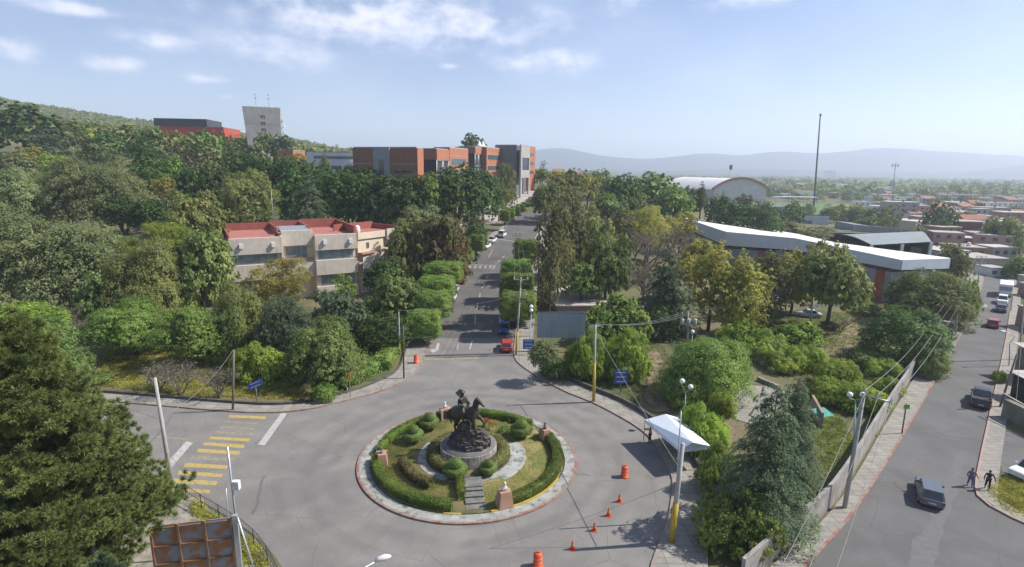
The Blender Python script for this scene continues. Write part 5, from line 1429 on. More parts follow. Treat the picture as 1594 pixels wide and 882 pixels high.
# --- the dense dark row of ficus below the brick building (shared look, one group)
ROWL = 'tall dark ficus in the dense row below the brick university building'
for i, (x, yt, yb, w_, Y) in enumerate([(300, 256, 335, 70, 158), (340, 254, 345, 75, 150), (375, 232, 300, 70, 178), (410, 240, 320, 80, 170), (452, 240, 330, 80, 165), (495, 252, 335, 80, 158), (522, 262, 345, 80, 150),
        (560, 262, 345, 85, 150), (598, 272, 350, 80, 146), (634, 272, 350, 80, 146), (672, 270, 345, 75, 150), (540, 258, 330, 70, 166), (580, 260, 330, 70, 166), (470, 262, 345, 80, 150)]):
    tree('dense', 'dark', x, yt, yb, w_, Y, ROWL, 'ficus_tree', group='dark ficus row below the brick building', q=1)
tree('dense', 'dark', 712, 254, 338, 92, 152, 'huge round dark ficus at the right end of the row, before the orange brick wall', 'ficus_tree', q=1)
tree('dense', 'dark', 752, 262, 335, 62, 165, 'dark ficus closing the row beside the promenade', 'ficus_tree', q=1)
tree('dense', 'green', 668, 268, 330, 46, 146, 'brighter green ficus at the middle of the dark row', 'ficus_tree', q=1)
tree('airy', 'olive', 788, 255, 318, 34, 205, 'thin olive tree beside the grey portico')
tree('airy', 'olive', 777, 275, 330, 36, 190, 'olive-brown tree over the promenade below the portico')
tree('broad', 'grey', 735, 207, 236, 44, 300, 'lone rounded tree rising behind the roof tents of the brick building')

# --- left hill, from the crest down
L = [
 ('dense', 'dark', 32, 157, 232, 122, 232, 'big dark tree with bare trunks on the crest at the far left edge'),
 ('cone', 'blue', 78, 196, 268, 84, 215, 'grey-green conifer just right of the big dark crest tree'),
 ('tall', 'mid', 108, 184, 235, 50, 250, 'slim tree on the crest left of the hazy hill'),
 ('broad', 'grey', 100, 205, 262, 62, 222, 'grey-green tree under the slim crest tree'),
 ('broad', 'lime', 140, 196, 240, 48, 250, 'small lime-green tree on the crest at the far left'),
 ('airy', 'olive', 128, 205, 252, 50, 236, 'olive tree on the crest between the lime tree and the conifer'),
 ('dense', 'dark', 166, 203, 245, 60, 238, 'round dark tree on the crest right of the lime tree'),
 ('broad', 'olive', 196, 192, 240, 70, 262, 'olive tree on the crest left of the red hall'),
 ('broad', 'mid', 232, 198, 250, 62, 255, 'mid-green tree on the crest just left of the red hall'),
 ('airy', 'yellow', 265, 202, 240, 46, 262, 'yellowish tree in front of the black cladding of the red hall'),
 ('broad', 'olive', 292, 206, 250, 58, 258, 'olive tree directly in front of the red hall'),
 ('broad', 'green', 326, 202, 245, 52, 262, 'green tree covering the right end of the red hall'),
 ('dense', 'mid', 318, 220, 262, 62, 232, 'rounded green tree below the right end of the red hall'),
 ('broad', 'mid', 362, 222, 262, 46, 262, 'mid-green tree between the red hall and the grey tower'),
 ('dense', 'green', 414, 204, 244, 40, 262, 'bright bushy tree before the foot of the grey tower'),
 ('dense', 'blue', 440, 208, 245, 46, 255, 'blue-green tree right of the grey tower foot'),
 ('broad', 'grey', 395, 222, 258, 46, 248, 'pale grey-green tree below the grey tower'),
 ('airy', 'yellow', 466, 238, 262, 32, 208, 'yellowish tree by the small orange block'),
 ('airy', 'grey', 450, 250, 272, 44, 205, 'grey-green tree below the small orange block'),
 ('cone', 'olive', 505, 238, 262, 22, 190, 'small pointed tree before the long white block'),
 ('broad', 'grey', 20, 240, 300, 90, 175, 'grey tree at the left edge under the crest'),
 ('airy', 'yellow', 45, 228, 262, 60, 195, 'dry ochre tree at the foot of the big dark crest tree'),
 ('broad', 'lime', 84, 240, 285, 60, 190, 'lime tree halfway up the far left slope'),
 ('airy', 'yellow', 92, 250, 290, 40, 180, 'small golden tree halfway up the far left slope'),
 ('cone', 'dark', 228, 218, 300, 92, 165, 'broad dark conifer in the middle of the left slope'),
 ('airy', 'grey', 160, 225, 268, 60, 190, 'palm-like pale tree above the grey-green mound'),
 ('dense', 'green', 268, 240, 300, 52, 172, 'bright green tree right of the dark conifer on the slope'),
 ('airy', 'brown', 285, 225, 262, 60, 225, 'brownish thin tree between the dark conifer and the red hall'),
 ('broad', 'grey', 152, 248, 345, 150, 138, 'wide grey-green mound of a tree in the middle of the left slope'),
 ('dense', 'green', 85, 272, 345, 105, 142, 'vivid green dense tree left of the grey-green mound'),
 ('broad', 'grey', 30, 262, 350, 110, 132, 'large grey-green tree at the left edge, halfway up'),
 ('airy', 'yellow', 255, 272, 312, 44, 150, 'small golden-orange tree beside the dark row on the slope'),
 ('dense', 'dark', 190, 305, 352, 60, 125, 'dark green tree tucked under the grey-green mound'),
 ('dense', 'dark', 235, 308, 350, 62, 124, 'dark bush-like tree left of the grey dome tree'),
 ('broad', 'olive', 300, 298, 385, 100, 108, 'grey-olive dome tree left of the red-roofed building'),
 ('dense', 'olive', 385, 264, 345, 96, 136, 'rounded olive tree behind the left end of the red-roofed building'),
 ('broad', 'olive', 340, 310, 352, 60, 130, 'small olive tree peeping over the left red roof'),
 ('broad', 'grey', 18, 330, 395, 90, 118, 'grey-green tree at the left edge, third from the top'),
 ('broad', 'grey', 95, 332, 470, 210, 92, 'very wide dull grey-green spreading tree at the left'),
 ('cone', 'blue', 480, 272, 350, 74, 127, 'grey-green cedar rising behind the red roofs'),
 ('broad', 'olive', 225, 372, 480, 135, 82, 'loose lime-olive tree with visible limbs at the left centre'),
 ('broad', 'mid', 310, 358, 470, 120, 88, 'tall mid-green tree left of the cream building'),
 ('airy', 'lime', 262, 345, 430, 120, 97, 'pale lime airy tree above the left grass clearing'),
 ('broad', 'mid', 170, 420, 500, 100, 80, 'mid-green tree behind the grass clearing on the left'),
 ('airy', 'yellow', 438, 402, 470, 118, 92, 'yellow-brown feathery tree in front of the cream building'),
 ('airy', 'lime', 535, 428, 470, 46, 92, 'small yellow-leaved tree in front of the cream building corner'),
 ('broad', 'olive', 375, 440, 560, 90, 74, 'yellowish-green tall tree above the bright green bush on the left'),
 ('broad', 'green', 205, 470, 535, 130, 72, 'green tree with two trunks over the grass clearing'),
 ('broad', 'green', 290, 478, 540, 110, 68, 'green-leaved tree with a straight trunk right of the clearing'),
 ('broad', 'mid', 350, 480, 565, 80, 70, 'mid-green tree left of the wooden pole'),
 ('broad', 'blue', 445, 462, 575, 120, 70, 'dark blue-green tree left of the great round roadside tree'),
 ('broad', 'blue', 525, 452, 560, 110, 78, 'dark leafy tree behind the great round roadside tree'),
 ('broad', 'mid', 510, 500, 618, 128, 63, 'great round dark-green tree leaning over the left sidewalk hedge'),
 ('flat', 'lime', 402, 532, 600, 92, 64, 'bright lime-green low tree above the blue sign on the left'),
 ('dense', 'dark', 600, 488, 545, 82, 76, 'dark flat-crowned tree left of the yellow-footed pole'),
 ('broad', 'mid', 620, 428, 500, 92, 86, 'green tree beside the clipped avenue trees'),
 ('dense', 'dark', 600, 400, 455, 70, 96, 'dark shrub-like tree at the right corner of the cream building'),
 ('broad', 'olive', 635, 340, 440, 86, 112, 'olive tree right of the cream building'),
 ('broad', 'maroon', 690, 335, 428, 92, 112, 'wide brownish-olive flame tree beside the avenue'),
 ('broad', 'grey', 655, 320, 372, 80, 130, 'greyish tree behind the flame tree'),
 ('dense', 'dark', 740, 345, 385, 42, 142, 'dark round tree behind the white pickups'),
 ('airy', 'olive', 735, 325, 355, 46, 160, 'thin olive tree above the white pickups'),
 ('broad', 'dark', 590, 460, 500, 60, 90, 'dark tree in the gap beneath the cream building'),
]
for (k, c_, x, a, b_, w_, Y, lab) in L: tree(k, c_, x, a, b_, w_, Y, lab)
fl = [o for o in COL.objects if o.get('label') == 'wide brownish-olive flame tree beside the avenue'][0]
r_ = np.random.default_rng(8); n_ = 900; th = r_.uniform(0, 6.28, n_); ph = r_.uniform(.1, 1.3, n_)
rot = Matrix.Rotation(-fl.rotation_euler.z, 3, 'Z')
Wf = 46*112/850
Cc = np.column_stack([Wf*np.sin(ph)*np.cos(th)*.9, Wf*np.sin(ph)*np.sin(th)*.9, 7.2+4.2*np.cos(ph)]); Cc = Cc[(Cc[:, 0]+np.sin(th[:])*1.5 > 1.0)]
Cc = Cc @ np.array(rot).T
link('blossoms', quads_mesh('flame_blossoms', leaf_arrays(Cc, r_.normal(size=Cc.shape)+[0, -.5, .8], r_.uniform(.25, .5, len(Cc)), r_, .8), LEAF['orange']), fl)
bare_tree(235, 395, 480, 90, 86, 'leafless pale tree behind the wide spreading tree on the left', leaves=900)
bare_tree(95, 470, 540, 120, 70, 'grey leafless bush at the left edge above the pine', leaves=1500)
bare_tree(245, 566, 612, 92, (245, 611), 'leftmost of three bare grey shrubs behind the left sidewalk', leaves=500, cat='shrub', name='bare_shrub')
bare_tree(285, 568, 615, 70, (282, 616), 'middle bare grey shrub behind the left sidewalk', leaves=400, cat='shrub', name='bare_shrub')
bare_tree(342, 570, 618, 66, (342, 619), 'bare grey shrub touching the wooden pole on the left', leaves=400, cat='shrub', name='bare_shrub')
bare_tree(192, 490, 555, 60, (190, 552), 'thin bare crooked tree on the left grass clearing', leaves=700, colr='olive')
tree('dense', 'lime', 40, 470, 520, 110, 62, 'yellow-green bush at the left edge above the foreground pine')
tree('broad', 'mid', 55, 500, 600, 130, 56, 'green tree behind the foreground pine at the left edge')

# --- right of the avenue
Rr_ = [
 ('tall', 'brown', 858, 303, 470, 66, 112, 'tall brown-green casuarina nearest the avenue on its right', (850, 505)),
 ('tall', 'brown', 885, 295, 450, 70, 122, 'tallest brownish casuarina right of the avenue', None),
 ('tall', 'olive', 908, 318, 440, 60, 128, 'olive casuarina right of the tallest brownish one', None),
 ('column', 'yellow', 838, 382, 478, 40, 102, 'slender yellowish tree at the left foot of the casuarinas', None),
 ('tall', 'olive', 870, 360, 470, 60, 104, 'lower olive casuarina beside the avenue poles', None),
 ('broad', 'olive', 925, 340, 430, 74, 124, 'grey-olive tree right of the casuarinas', None),
 ('broad', 'mid', 945, 366, 455, 88, 104, 'green tree with bare limbs showing, right of the casuarinas', None),
 ('broad', 'mid', 905, 410, 455, 60, 100, 'green tree above the pavilion roof', None),
 ('tall', 'brown', 965, 320, 400, 60, 140, 'brownish tree between the casuarinas and the purple bare trees', None),
 ('airy', 'yellow', 1010, 322, 385, 92, 142, 'wide yellow-green tree left of the white auditorium roof', None),
 ('airy', 'yellow', 1060, 330, 372, 66, 155, 'yellow-green tree at the left tip of the auditorium roof', None),
 ('cone', 'blue', 1038, 388, 530, 108, 86, 'large dark blue-green conifer in the middle of the right garden', None),
 ('dense', 'mid', 1030, 470, 535, 66, 84, 'dark leafy tree at the foot of the blue-green conifer', None),
 ('tall', 'yellow', 1108, 378, 520, 92, 88, 'tall yellow-green ash left of centre in the ash row', None),
 ('tall', 'yellow', 1160, 392, 512, 78, 86, 'yellow-green ash in the middle of the ash row', None),
 ('tall', 'olive', 1200, 388, 490, 84, 96, 'olive-green ash right of the middle of the ash row', None),
 ('broad', 'yellow', 1238, 392, 470, 70, 100, 'yellowish ash just left of the dark-limbed tree', None),
 ('broad', 'olive', 1298, 384, 470, 110, 84, 'olive tree with dark forking limbs before the grey auditorium wall', (1268, 512)),
 ('airy', 'olive', 1272, 372, 415, 40, 100, 'thin tree crown standing against the white auditorium roof', None),
 ('broad', 'yellow', 1085, 372, 430, 60, 108, 'yellow-green tree under the left kink of the auditorium roof', None),
 ('flat', 'green', 960, 462, 530, 116, 80, 'tall green feathery tree behind the billboard', None),
 ('flat', 'lime', 915, 512, 590, 74, 66, 'bright lime umbrella tree touching the billboard edge', None),
 ('flat', 'lime', 972, 512, 590, 92, 66, 'bright lime umbrella tree right of the yellow-footed pole', None),
 ('dense', 'dark', 865, 560, 600, 56, 66, 'dark low tree behind the right sidewalk under the billboard', None),
 ('broad', 'green', 1098, 522, 628, 152, 60, 'very large round green tree left of the twin globe lamp', None),
 ('flat', 'lime', 1150, 500, 555, 72, 78, 'first green umbrella tree of the row from the conifer', None),
 ('flat', 'lime', 1195, 514, 572, 76, 74, 'second green umbrella tree of the row from the conifer', None),
 ('flat', 'lime', 1244, 500, 548, 84, 82, 'green umbrella tree beside the power pole in the upper garden', None),
 ('flat', 'lime', 1255, 538, 592, 70, 70, 'green umbrella tree in the middle of the right garden', None),
 ('flat', 'lime', 1300, 560, 622, 80, 64, 'lime umbrella tree near the wall of the right street', None),
 ('flat', 'lime', 1330, 594, 660, 92, 58, 'nearest lime umbrella tree beside the crossarm pole', None),
 ('flat', 'lime', 1380, 585, 625, 50, 62, 'small lime tree against the street wall', None),
 ('flat', 'lime', 1375, 560, 600, 60, 68, 'green tree along the street wall above the nearest lime tree', None),
 ('flat', 'lime', 1215, 548, 590, 66, 70, 'lime umbrella tree above the low ochre garden wall', None),
 ('flat', 'lime', 1290, 590, 640, 70, 60, 'lime umbrella tree right of the ochre garden wall', None),
 ('flat', 'green', 1140, 545, 600, 60, 66, 'green tree between the big round tree and the paved court', None),
 ('dense', 'mid', 1345, 545, 590, 56, 72, 'mid-green tree between the umbrella trees and the large dark wall tree', None),
 ('broad', 'olive', 1180, 470, 520, 70, 90, 'olive tree at the foot of the ash row', None),
 ('dense', 'dark', 1405, 480, 592, 132, 74, 'large dark tree overhanging the street wall', None),
 ('broad', 'mid', 1450, 545, 620, 60, 68, 'low dark-green tree spilling over the street wall', None),
 ('dense', 'mid', 1450, 420, 500, 130, 94, 'rounded green tree at the right end of the auditorium', None),
 ('broad', 'lime', 1505, 435, 490, 40, 98, 'bright green tree over the sidewalk of the right street', (1513, 488)),
 ('broad', 'olive', 1480, 378, 430, 56, 128, 'olive tree right behind the tip of the auditorium roof', None),
 ('flat', 'lime', 1092, 628, 705, 88, 48, 'bright lime tree right beside the white tent', None),
 ('flat', 'lime', 1122, 612, 650, 46, 52, 'small lime tree above the white tent', None),
 ('flat', 'green', 1150, 766, 872, 140, 34.5, 'low green tree at the bottom right before the street wall', None),
 ('flat', 'green', 1118, 690, 772, 74, 41, 'green tree behind the yellow-footed leaning pole', None),
 ('cone', 'blue', 1196, 604, 850, 178, 36.5, 'big layered cedar between the sidewalk and the street wall', None),
 ('cone', 'blue', 1236, 586, 720, 104, 44, 'slimmer cedar directly behind the big layered cedar', None),
 ('cone', 'blue', 1240, 664, 806, 92, 40, 'cedar crowding the big layered cedar on its right', None),
]
for (k, c_, x, a, b_, w_, Y, lab, foot) in Rr_:
    if foot: Y = G(*foot).y
    tree(k, c_, x, a, b_, w_, Y, lab)
bare_tree(1000, 350, 430, 110, 124, 'large purplish bare tree left of the auditorium', leaves=1800, colr='brown', m=mat('purple_bark', (.17, .13, .13), .9, (.1, .08, .08), 4))
bare_tree(1055, 340, 420, 110, 132, 'pale bare tree in front of the left end of the auditorium', leaves=1300, colr='brown')
bare_tree(1010, 395, 480, 90, 100, 'purplish bare tree beside the blue-green conifer', leaves=1500, colr='brown', m=MATS['purple_bark'])
bare_tree(1310, 495, 522, 30, 88, 'small bare shrub on the earth of the upper right garden', leaves=200, cat='shrub', name='bare_shrub')

# clipped low shrubs and hedges behind the sidewalks
def bush(cx, ytop, ybot, wpx, Y, colr, lab, name='bush'):
    return tree('flat' if colr in ('lime',) else 'dense', colr, cx, ytop, ybot, wpx, Y, lab, name, 'bush', trunk=False, q=1)
bush(847, 532, 566, 48, 64, 'grey', 'round grey-green bush under the billboard')
bush(505, 597, 625, 42, (505, 624), 'green', 'small light green bush at the sidewalk left of the yellow stake')
bush(478, 598, 625, 26, (478, 626), 'maroon', 'reddish-leaved bush left of the small light green bush')
bush(1350, 470, 492, 40, 100, 'olive', 'grey-olive bush before the grey auditorium wall')
bush(1290, 500, 518, 30, 90, 'mid', 'small clipped bush on the bare earth of the upper garden')
bush(1200, 525, 560, 60, 74, 'green', 'low green bush beneath the row of umbrella trees')
bush(148, 598, 620, 60, 62, 'mid', 'low dark bush beside the left sidewalk behind the pine')
for i, (a, b_, lab) in enumerate((((536, 607), (600, 572), 'long dense juniper hedge along the curve of the left sidewalk'), ((600, 580), (622, 540), 'upper end of the juniper hedge near the yellow-footed pole'))):
    pa, pb = P(*a), P(*b_)
    pts = [pa.lerp(pb, t)+Vector((0, math.sin(t*PI)*-.6, 0)) for t in np.linspace(0, 1, 10)]
    me = hedge_mesh('juniper_hedge', [(p.x-.8, p.y+.8, 0) for p in pts], 2.2, 1.3, LEAF['green'], leaf=.2, dens=90, seed=31+i, jit=.16, topr=.5)
    tag(link('hedge', me), lab, 'hedge')

# clipped box-headed ficus along the avenue
def boxcrown(seed, l=1.0):
    r = np.random.default_rng(seed); n = 15000
    u = r.uniform(-1, 1, (n, 3)); f = r.integers(0, 6, n); f = np.where((f == 5) & (r.random(n) < .5), 4, f)
    ax = f//2; sg = np.where(f % 2 == 0, 1.0, -1.0)
    sup = 6.0
    u[np.arange(n), ax] = sg
    nrm = np.sum(np.abs(u)**sup, axis=1)**(1/sup); p = u/nrm[:, None]
    bump_ = 1 + .07*np.sin(p[:, 0]*7+seed)*np.sin(p[:, 1]*8+seed*2) + .06*np.sin(p[:, 2]*9+p[:, 0]*6+seed) + r.normal(0, .045, n)
    nn = np.sign(p)*np.abs(p)**(sup-1); p = p*bump_[:, None]
    nn = unit(nn) + r.normal(0, .5, (n, 3)) + [0, 0, .2]
    k = 1500; q_ = r.uniform(-.8, .8, (k, 3))
    C = np.concatenate([p, q_]); Nn = np.concatenate([nn, r.normal(size=(k, 3))]); S = np.concatenate([r.uniform(.04, .1, n), np.full(k, .3)])
    return quads_mesh('clipped_crown', leaf_arrays(C, Nn, S, r, .75), LEAF['green'])
BOXC = [boxcrown(s) for s in (1, 2, 3)]
def box_tree(cx, ytop, ybot, wpx, Y, lab, group, colr='green', dep=1.0):
    global tcount; tcount += 1
    r = random.Random(tcount)
    if isinstance(Y, tuple): g = G(*Y); Y = g.y
    c = D(cx, (ytop+ybot)/2, Y); x = c.x; gz = T(x, Y); zt_, zb_ = alt(x, Y, ytop), alt(x, Y, ybot)
    zb_ = max(zb_, gz+1.2)
    rad = wpx/2*zdep(c)/FPX
    e = empty('clipped_tree', (x, Y, gz), r.uniform(-.08, .08), lab, 'tree', group)
    cr = link('crown', BOXC[tcount % 3], e); cr.location = (0, 0, (zt_+zb_)/2-gz); cr.scale = (rad, rad*dep, (zt_-zb_)/2)
    cr.material_slots[0].link = 'OBJECT'; cr.material_slots[0].material = LEAF[colr]
    h = (zt_+zb_)/2-gz
    t = link('trunk', TRUNKS[tcount % 4], e); t.scale = (1.6, 1.6, h)
GL = 'box-clipped ficus trees on the left side of the avenue'
for i, (x, a, b_, w_, Y, lab) in enumerate([
    (660, 486, 523, 48, 79, 'nearest box-clipped tree on the left of the avenue'), (674, 456, 490, 54, 86, 'second box-clipped tree from the roundabout, left side of the avenue'),
    (680, 432, 460, 52, 94, 'third box-clipped tree from the roundabout, left side of the avenue'), (690, 410, 436, 54, 104, 'fourth box-clipped tree from the roundabout, left side of the avenue'),
    (702, 396, 418, 44, 112, 'fifth box-clipped tree on the left of the avenue'), (712, 384, 404, 36, 120, 'sixth box-clipped tree on the left of the avenue, below the flame tree'),
    (742, 366, 390, 22, 138, 'small box-clipped tree beside the dark parked car'), (724, 392, 404, 26, 126, 'low box-clipped hedge tree next to the flame tree')]):
    box_tree(x, a, b_, w_, Y, lab, GL)
GR = 'box-clipped ficus trees on the right side of the avenue'
for i, (x, a, b_, w_, Y, lab) in enumerate([
    (806, 457, 491, 52, 83, 'nearest box-clipped tree on the right of the avenue, above the blue car'), (804, 428, 458, 48, 94, 'second box-clipped tree on the right of the avenue'),
    (804, 406, 434, 44, 106, 'third box-clipped tree on the right of the avenue'), (820, 374, 402, 38, 128, 'box-clipped tree hiding the right kerb beyond the pale parked car'),
    (815, 392, 412, 26, 122, 'small box-clipped tree right of the lane at the pale car'), (806, 470, 500, 44, 90, 'low box-clipped tree behind the nearest one on the right')]):
    box_tree(x, a, b_, w_, Y, lab, GR)
for i, x in enumerate(np.linspace(786, 842, 8)):
    Yc = 176+i*9
    box_tree(float(x), 327-i*3.1, 343-i*3.7, 15-i*.5, Yc, ('first' if i == 0 else 'one') + ' of the small cube-clipped trees lining the promenade' if i == 0 else 'small cube-clipped tree in the row lining the promenade', 'cube trees along the promenade', 'green')

# --- middle distance behind: right of the brick building and beyond the auditorium
rg = random.Random(21)
MIDG = 'mixed green trees beyond the right side of the avenue'
mid = [('broad', 'yellow', 870, 268, 305, 46, 230), ('broad', 'olive', 895, 262, 300, 50, 235), ('airy', 'yellow', 915, 270, 310, 46, 220), ('dense', 'mid', 935, 262, 300, 46, 240), ('dense', 'dark', 968, 270, 335, 66, 190), ('dense', 'mid', 945, 300, 350, 60, 175),
       ('dense', 'mid', 1020, 268, 330, 96, 215), ('dense', 'green', 1050, 290, 340, 70, 195), ('broad', 'mid', 990, 300, 345, 60, 185), ('broad', 'dark', 975, 305, 345, 46, 180), ('broad', 'grey', 1080, 290, 330, 44, 215),
       ('cone', 'dark', 1092, 283, 325, 30, 210), ('dense', 'dark', 1122, 303, 350, 50, 185), ('cone', 'dark', 1124, 298, 345, 18, 195), ('dense', 'dark', 1150, 315, 352, 50, 182), ('dense', 'dark', 1175, 320, 355, 46, 180), ('dense', 'dark', 1198, 326, 362, 40, 176),
       ('broad', 'mid', 850, 285, 330, 50, 190), ('airy', 'olive', 880, 290, 320, 60, 200), ('dense', 'green', 845, 262, 285, 26, 262), ('column', 'dark', 846, 250, 278, 18, 270), ('broad', 'brown', 1160, 302, 322, 30, 260),
       ('dense', 'dark', 1205, 322, 350, 40, 215), ('dense', 'dark', 1232, 318, 350, 44, 220), ('broad', 'grey', 1190, 312, 330, 34, 250)]
for i, (k, c_, x, a, b_, w_, Y) in enumerate(mid):
    nm = {'yellow': 'yellow-green', 'olive': 'olive', 'mid': 'mid-green', 'dark': 'dark green', 'green': 'green', 'grey': 'grey-green', 'brown': 'brownish'}[c_]
    where = 'beyond the brick building beside the upper avenue' if x < 960 else ('in the mass left of the vaulted hall' if x < 1095 else 'in the dark line behind the auditorium roof')
    sh = {'cone': 'pointed conifer', 'column': 'slim column tree', 'dense': 'dense round tree', 'broad': 'spreading tree', 'airy': 'loose tree'}[k]
    tree(k, c_, x, a, b_, w_, Y, f'{nm} {sh} {where}', group=f'{nm} {sh}s {where}')
# near the auditorium's back and the street's far end
for (k, c_, x, a, b_, w_, Y, lab) in [('broad', 'olive', 1225, 345, 372, 60, 210, 'olive tree in front of the enclosed green court, left'), ('airy', 'brown', 1270, 352, 374, 70, 200, 'brownish scrub tree in front of the enclosed green court'),
        ('broad', 'green', 1350, 336, 356, 46, 245, 'clipped green tree right of the enclosed court'), ('dense', 'dark', 1462, 314, 375, 52, 225, 'big dark tree in front of the far maroon-walled building'), ('airy', 'olive', 1385, 318, 362, 34, 240, 'thin olive tree left of the big dark town tree'),
        ('broad', 'yellow', 1325, 318, 345, 60, 300, 'yellow-green tree patch beside the grandstand'), ('broad', 'olive', 1560, 338, 395, 60, 190, 'large olive tree right of the maroon-walled building'), ('column', 'dark', 1580, 350, 400, 16, 175, 'first dark cypress at the right edge'),
        ('column', 'dark', 1590, 356, 402, 14, 172, 'second dark cypress at the right edge'), ('airy', 'yellow', 1548, 340, 372, 30, 200, 'pale yellow-green tree left of the large olive town tree'), ('broad', 'mid', 1588, 400, 440, 46, 140, 'green tree at the right edge above the parked white bus'),
        ('flat', 'green', 1556, 577, 598, 22, 66, 'small green street tree at the kerb beside the black pickup'), ('airy', 'olive', 1430, 352, 378, 40, 205, 'olive tree behind the arched canopy')]:
    tree(k, c_, x, a, b_, w_, Y, lab)

# --- foreground pine at the lower left: boughs with tufts of needles
pn = empty('pine_tree', (-28.2, 30, 0), 0, 'large olive-green pine filling the lower left corner', 'tree')
rp = np.random.default_rng(4)
def pine(HT, RB, nb, seed):
    r = np.random.default_rng(seed); tufts = []; mb = MB()
    mb.tube([(0, 0, -.2), (.1, 0, HT*.5), (0, .1, HT*.97)], [.38, .24, .04], 10)
    for k in range(nb):
        f = (k+.5)/nb; z = HT*(.06+.9*f); R_ = RB*min(1.0, (1.04-f)**.95)*r.uniform(.72, 1.08); a = k*2.399+r.normal(0, .2)
        up = r.uniform(.10, .38)+f*.5
        pts = [Vector((math.cos(a)*R_*t, math.sin(a)*R_*t, z+R_*up*t**1.3)) for t in (0, .35, .7, 1)]
        mb.tube(pts, [.09*(1-f*.6), .06, .035, .012], 5, cap=False)
        nt_ = int(30*R_/RB*5)+18
        for j in range(nt_):
            t = r.random()**.55; i = min(2, int(t*3)); p = pts[i].lerp(pts[i+1], t*3-i if t < 1 else 1)
            s = r.normal(0, 1); w_ = R_*.27*(1.15-t*.5)
            q = np.array(p) + np.array([-math.sin(a)*s*w_, math.cos(a)*s*w_, r.normal(.1, .28)])
            tufts.append((q, np.array([math.cos(a)*.8-math.sin(a)*s*.3, math.sin(a)*.8+math.cos(a)*s*.3, .75])))
    C = np.array([t[0] for t in tufts]); Dn = unit(np.array([t[1] for t in tufts]))
    per = 85
    Cn = np.repeat(C, per, 0); dn = np.repeat(Dn, per, 0)
    v = unit(dn*.9 + r.normal(0, .75, dn.shape)); L_ = r.uniform(.18, .36, len(v))[:, None]
    side = unit(np.cross(v, r.normal(size=v.shape)))*.02
    base = Cn + v*.02; tip = Cn + v*L_
    V = np.stack([base-side, base+side, tip+side*.5, tip-side*.5], 1).reshape(-1, 3)
    return V, mb
V, mbp = pine(17.6, 6.9, 108, 3)

link('crown', quads_mesh('needles', V, LEAF['pine']), pn)
mbp.build('trunk', BARK, pn)
V, mbp = pine(9.0, 3.2, 40, 5)
p2 = empty('pine_tree', (-17.6, 20.5, 0), .5, 'top of a smaller bluish-green conifer at the bottom edge under the large pine', 'tree')
link('crown', quads_mesh('needles_small', V, LEAF['blue']), p2); mbp.build('trunk', BARK, p2)

# --- woods and town far off
def far_wood(name, spots, colr, label, seed, sz=(3.5, 6.5), faces=44):
    r = np.random.default_rng(seed); Cs, Ns, Ss = [], [], []
    for (x, y) in spots:
        R_ = r.uniform(*sz); g = T(x, y); h = R_*r.uniform(.8, 1.3)
        d = unit(r.normal(size=(faces, 3))); d[:, 2] = np.abs(d[:, 2])*1.0-.15
        Cs.append(np.array([x, y, g+h*.75])+d*np.array([R_, R_, h])*r.uniform(.8, 1.05, (faces, 1))); Ns.append(d+r.normal(0, .35, (faces, 3))); Ss.append(np.full(faces, R_*.62)*r.uniform(.7, 1.2, faces))
    C = np.concatenate(Cs); o = link(name, quads_mesh(name, leaf_arrays(C, np.concatenate(Ns), np.concatenate(Ss), r, .85), LEAF[colr]))
    return tag(o, label, 'trees', kind='stuff')
rw = np.random.default_rng(77)
sp = []
for _ in range(9000):
    Y = rw.uniform(330, 960); X = rw.uniform(-1.15, -.16 if Y > 430 else -.4)*Y
    if T(X, Y) > 6: sp.append((X, Y))
far_wood('hill_forest', sp[:4500], 'mid', 'continuous forest covering the hazy hill at the left', 1, (3.2, 5.6), 34)
far_wood('hill_forest', sp[4500:], 'olive', 'continuous forest covering the hazy hill at the left', 2, (3.2, 5.6), 34)
sp = [(rw.uniform(-.02, 1.05)*Y, Y) for Y in 640+2600*rw.random(3600)**1.2]
far_wood('distant_wood', sp[:1900], 'mid', 'belt of hazy trees through the far town', 3, (4, 7.5), 30)
far_wood('distant_wood', sp[1900:3000], 'dark', 'belt of hazy trees through the far town', 4, (4, 8), 30)
far_wood('distant_wood', sp[3000:], 'yellow', 'belt of hazy trees through the far town', 5, (4, 7), 30)
# crest behind the brick building
sp = [(x, y) for x, y in zip(rw.uniform(-110, 100, 160), rw.uniform(330, 560, 160))]
far_wood('ridge_wood', sp, 'olive', 'trees along the flat crest behind the university building', 6, (3, 5), 60)

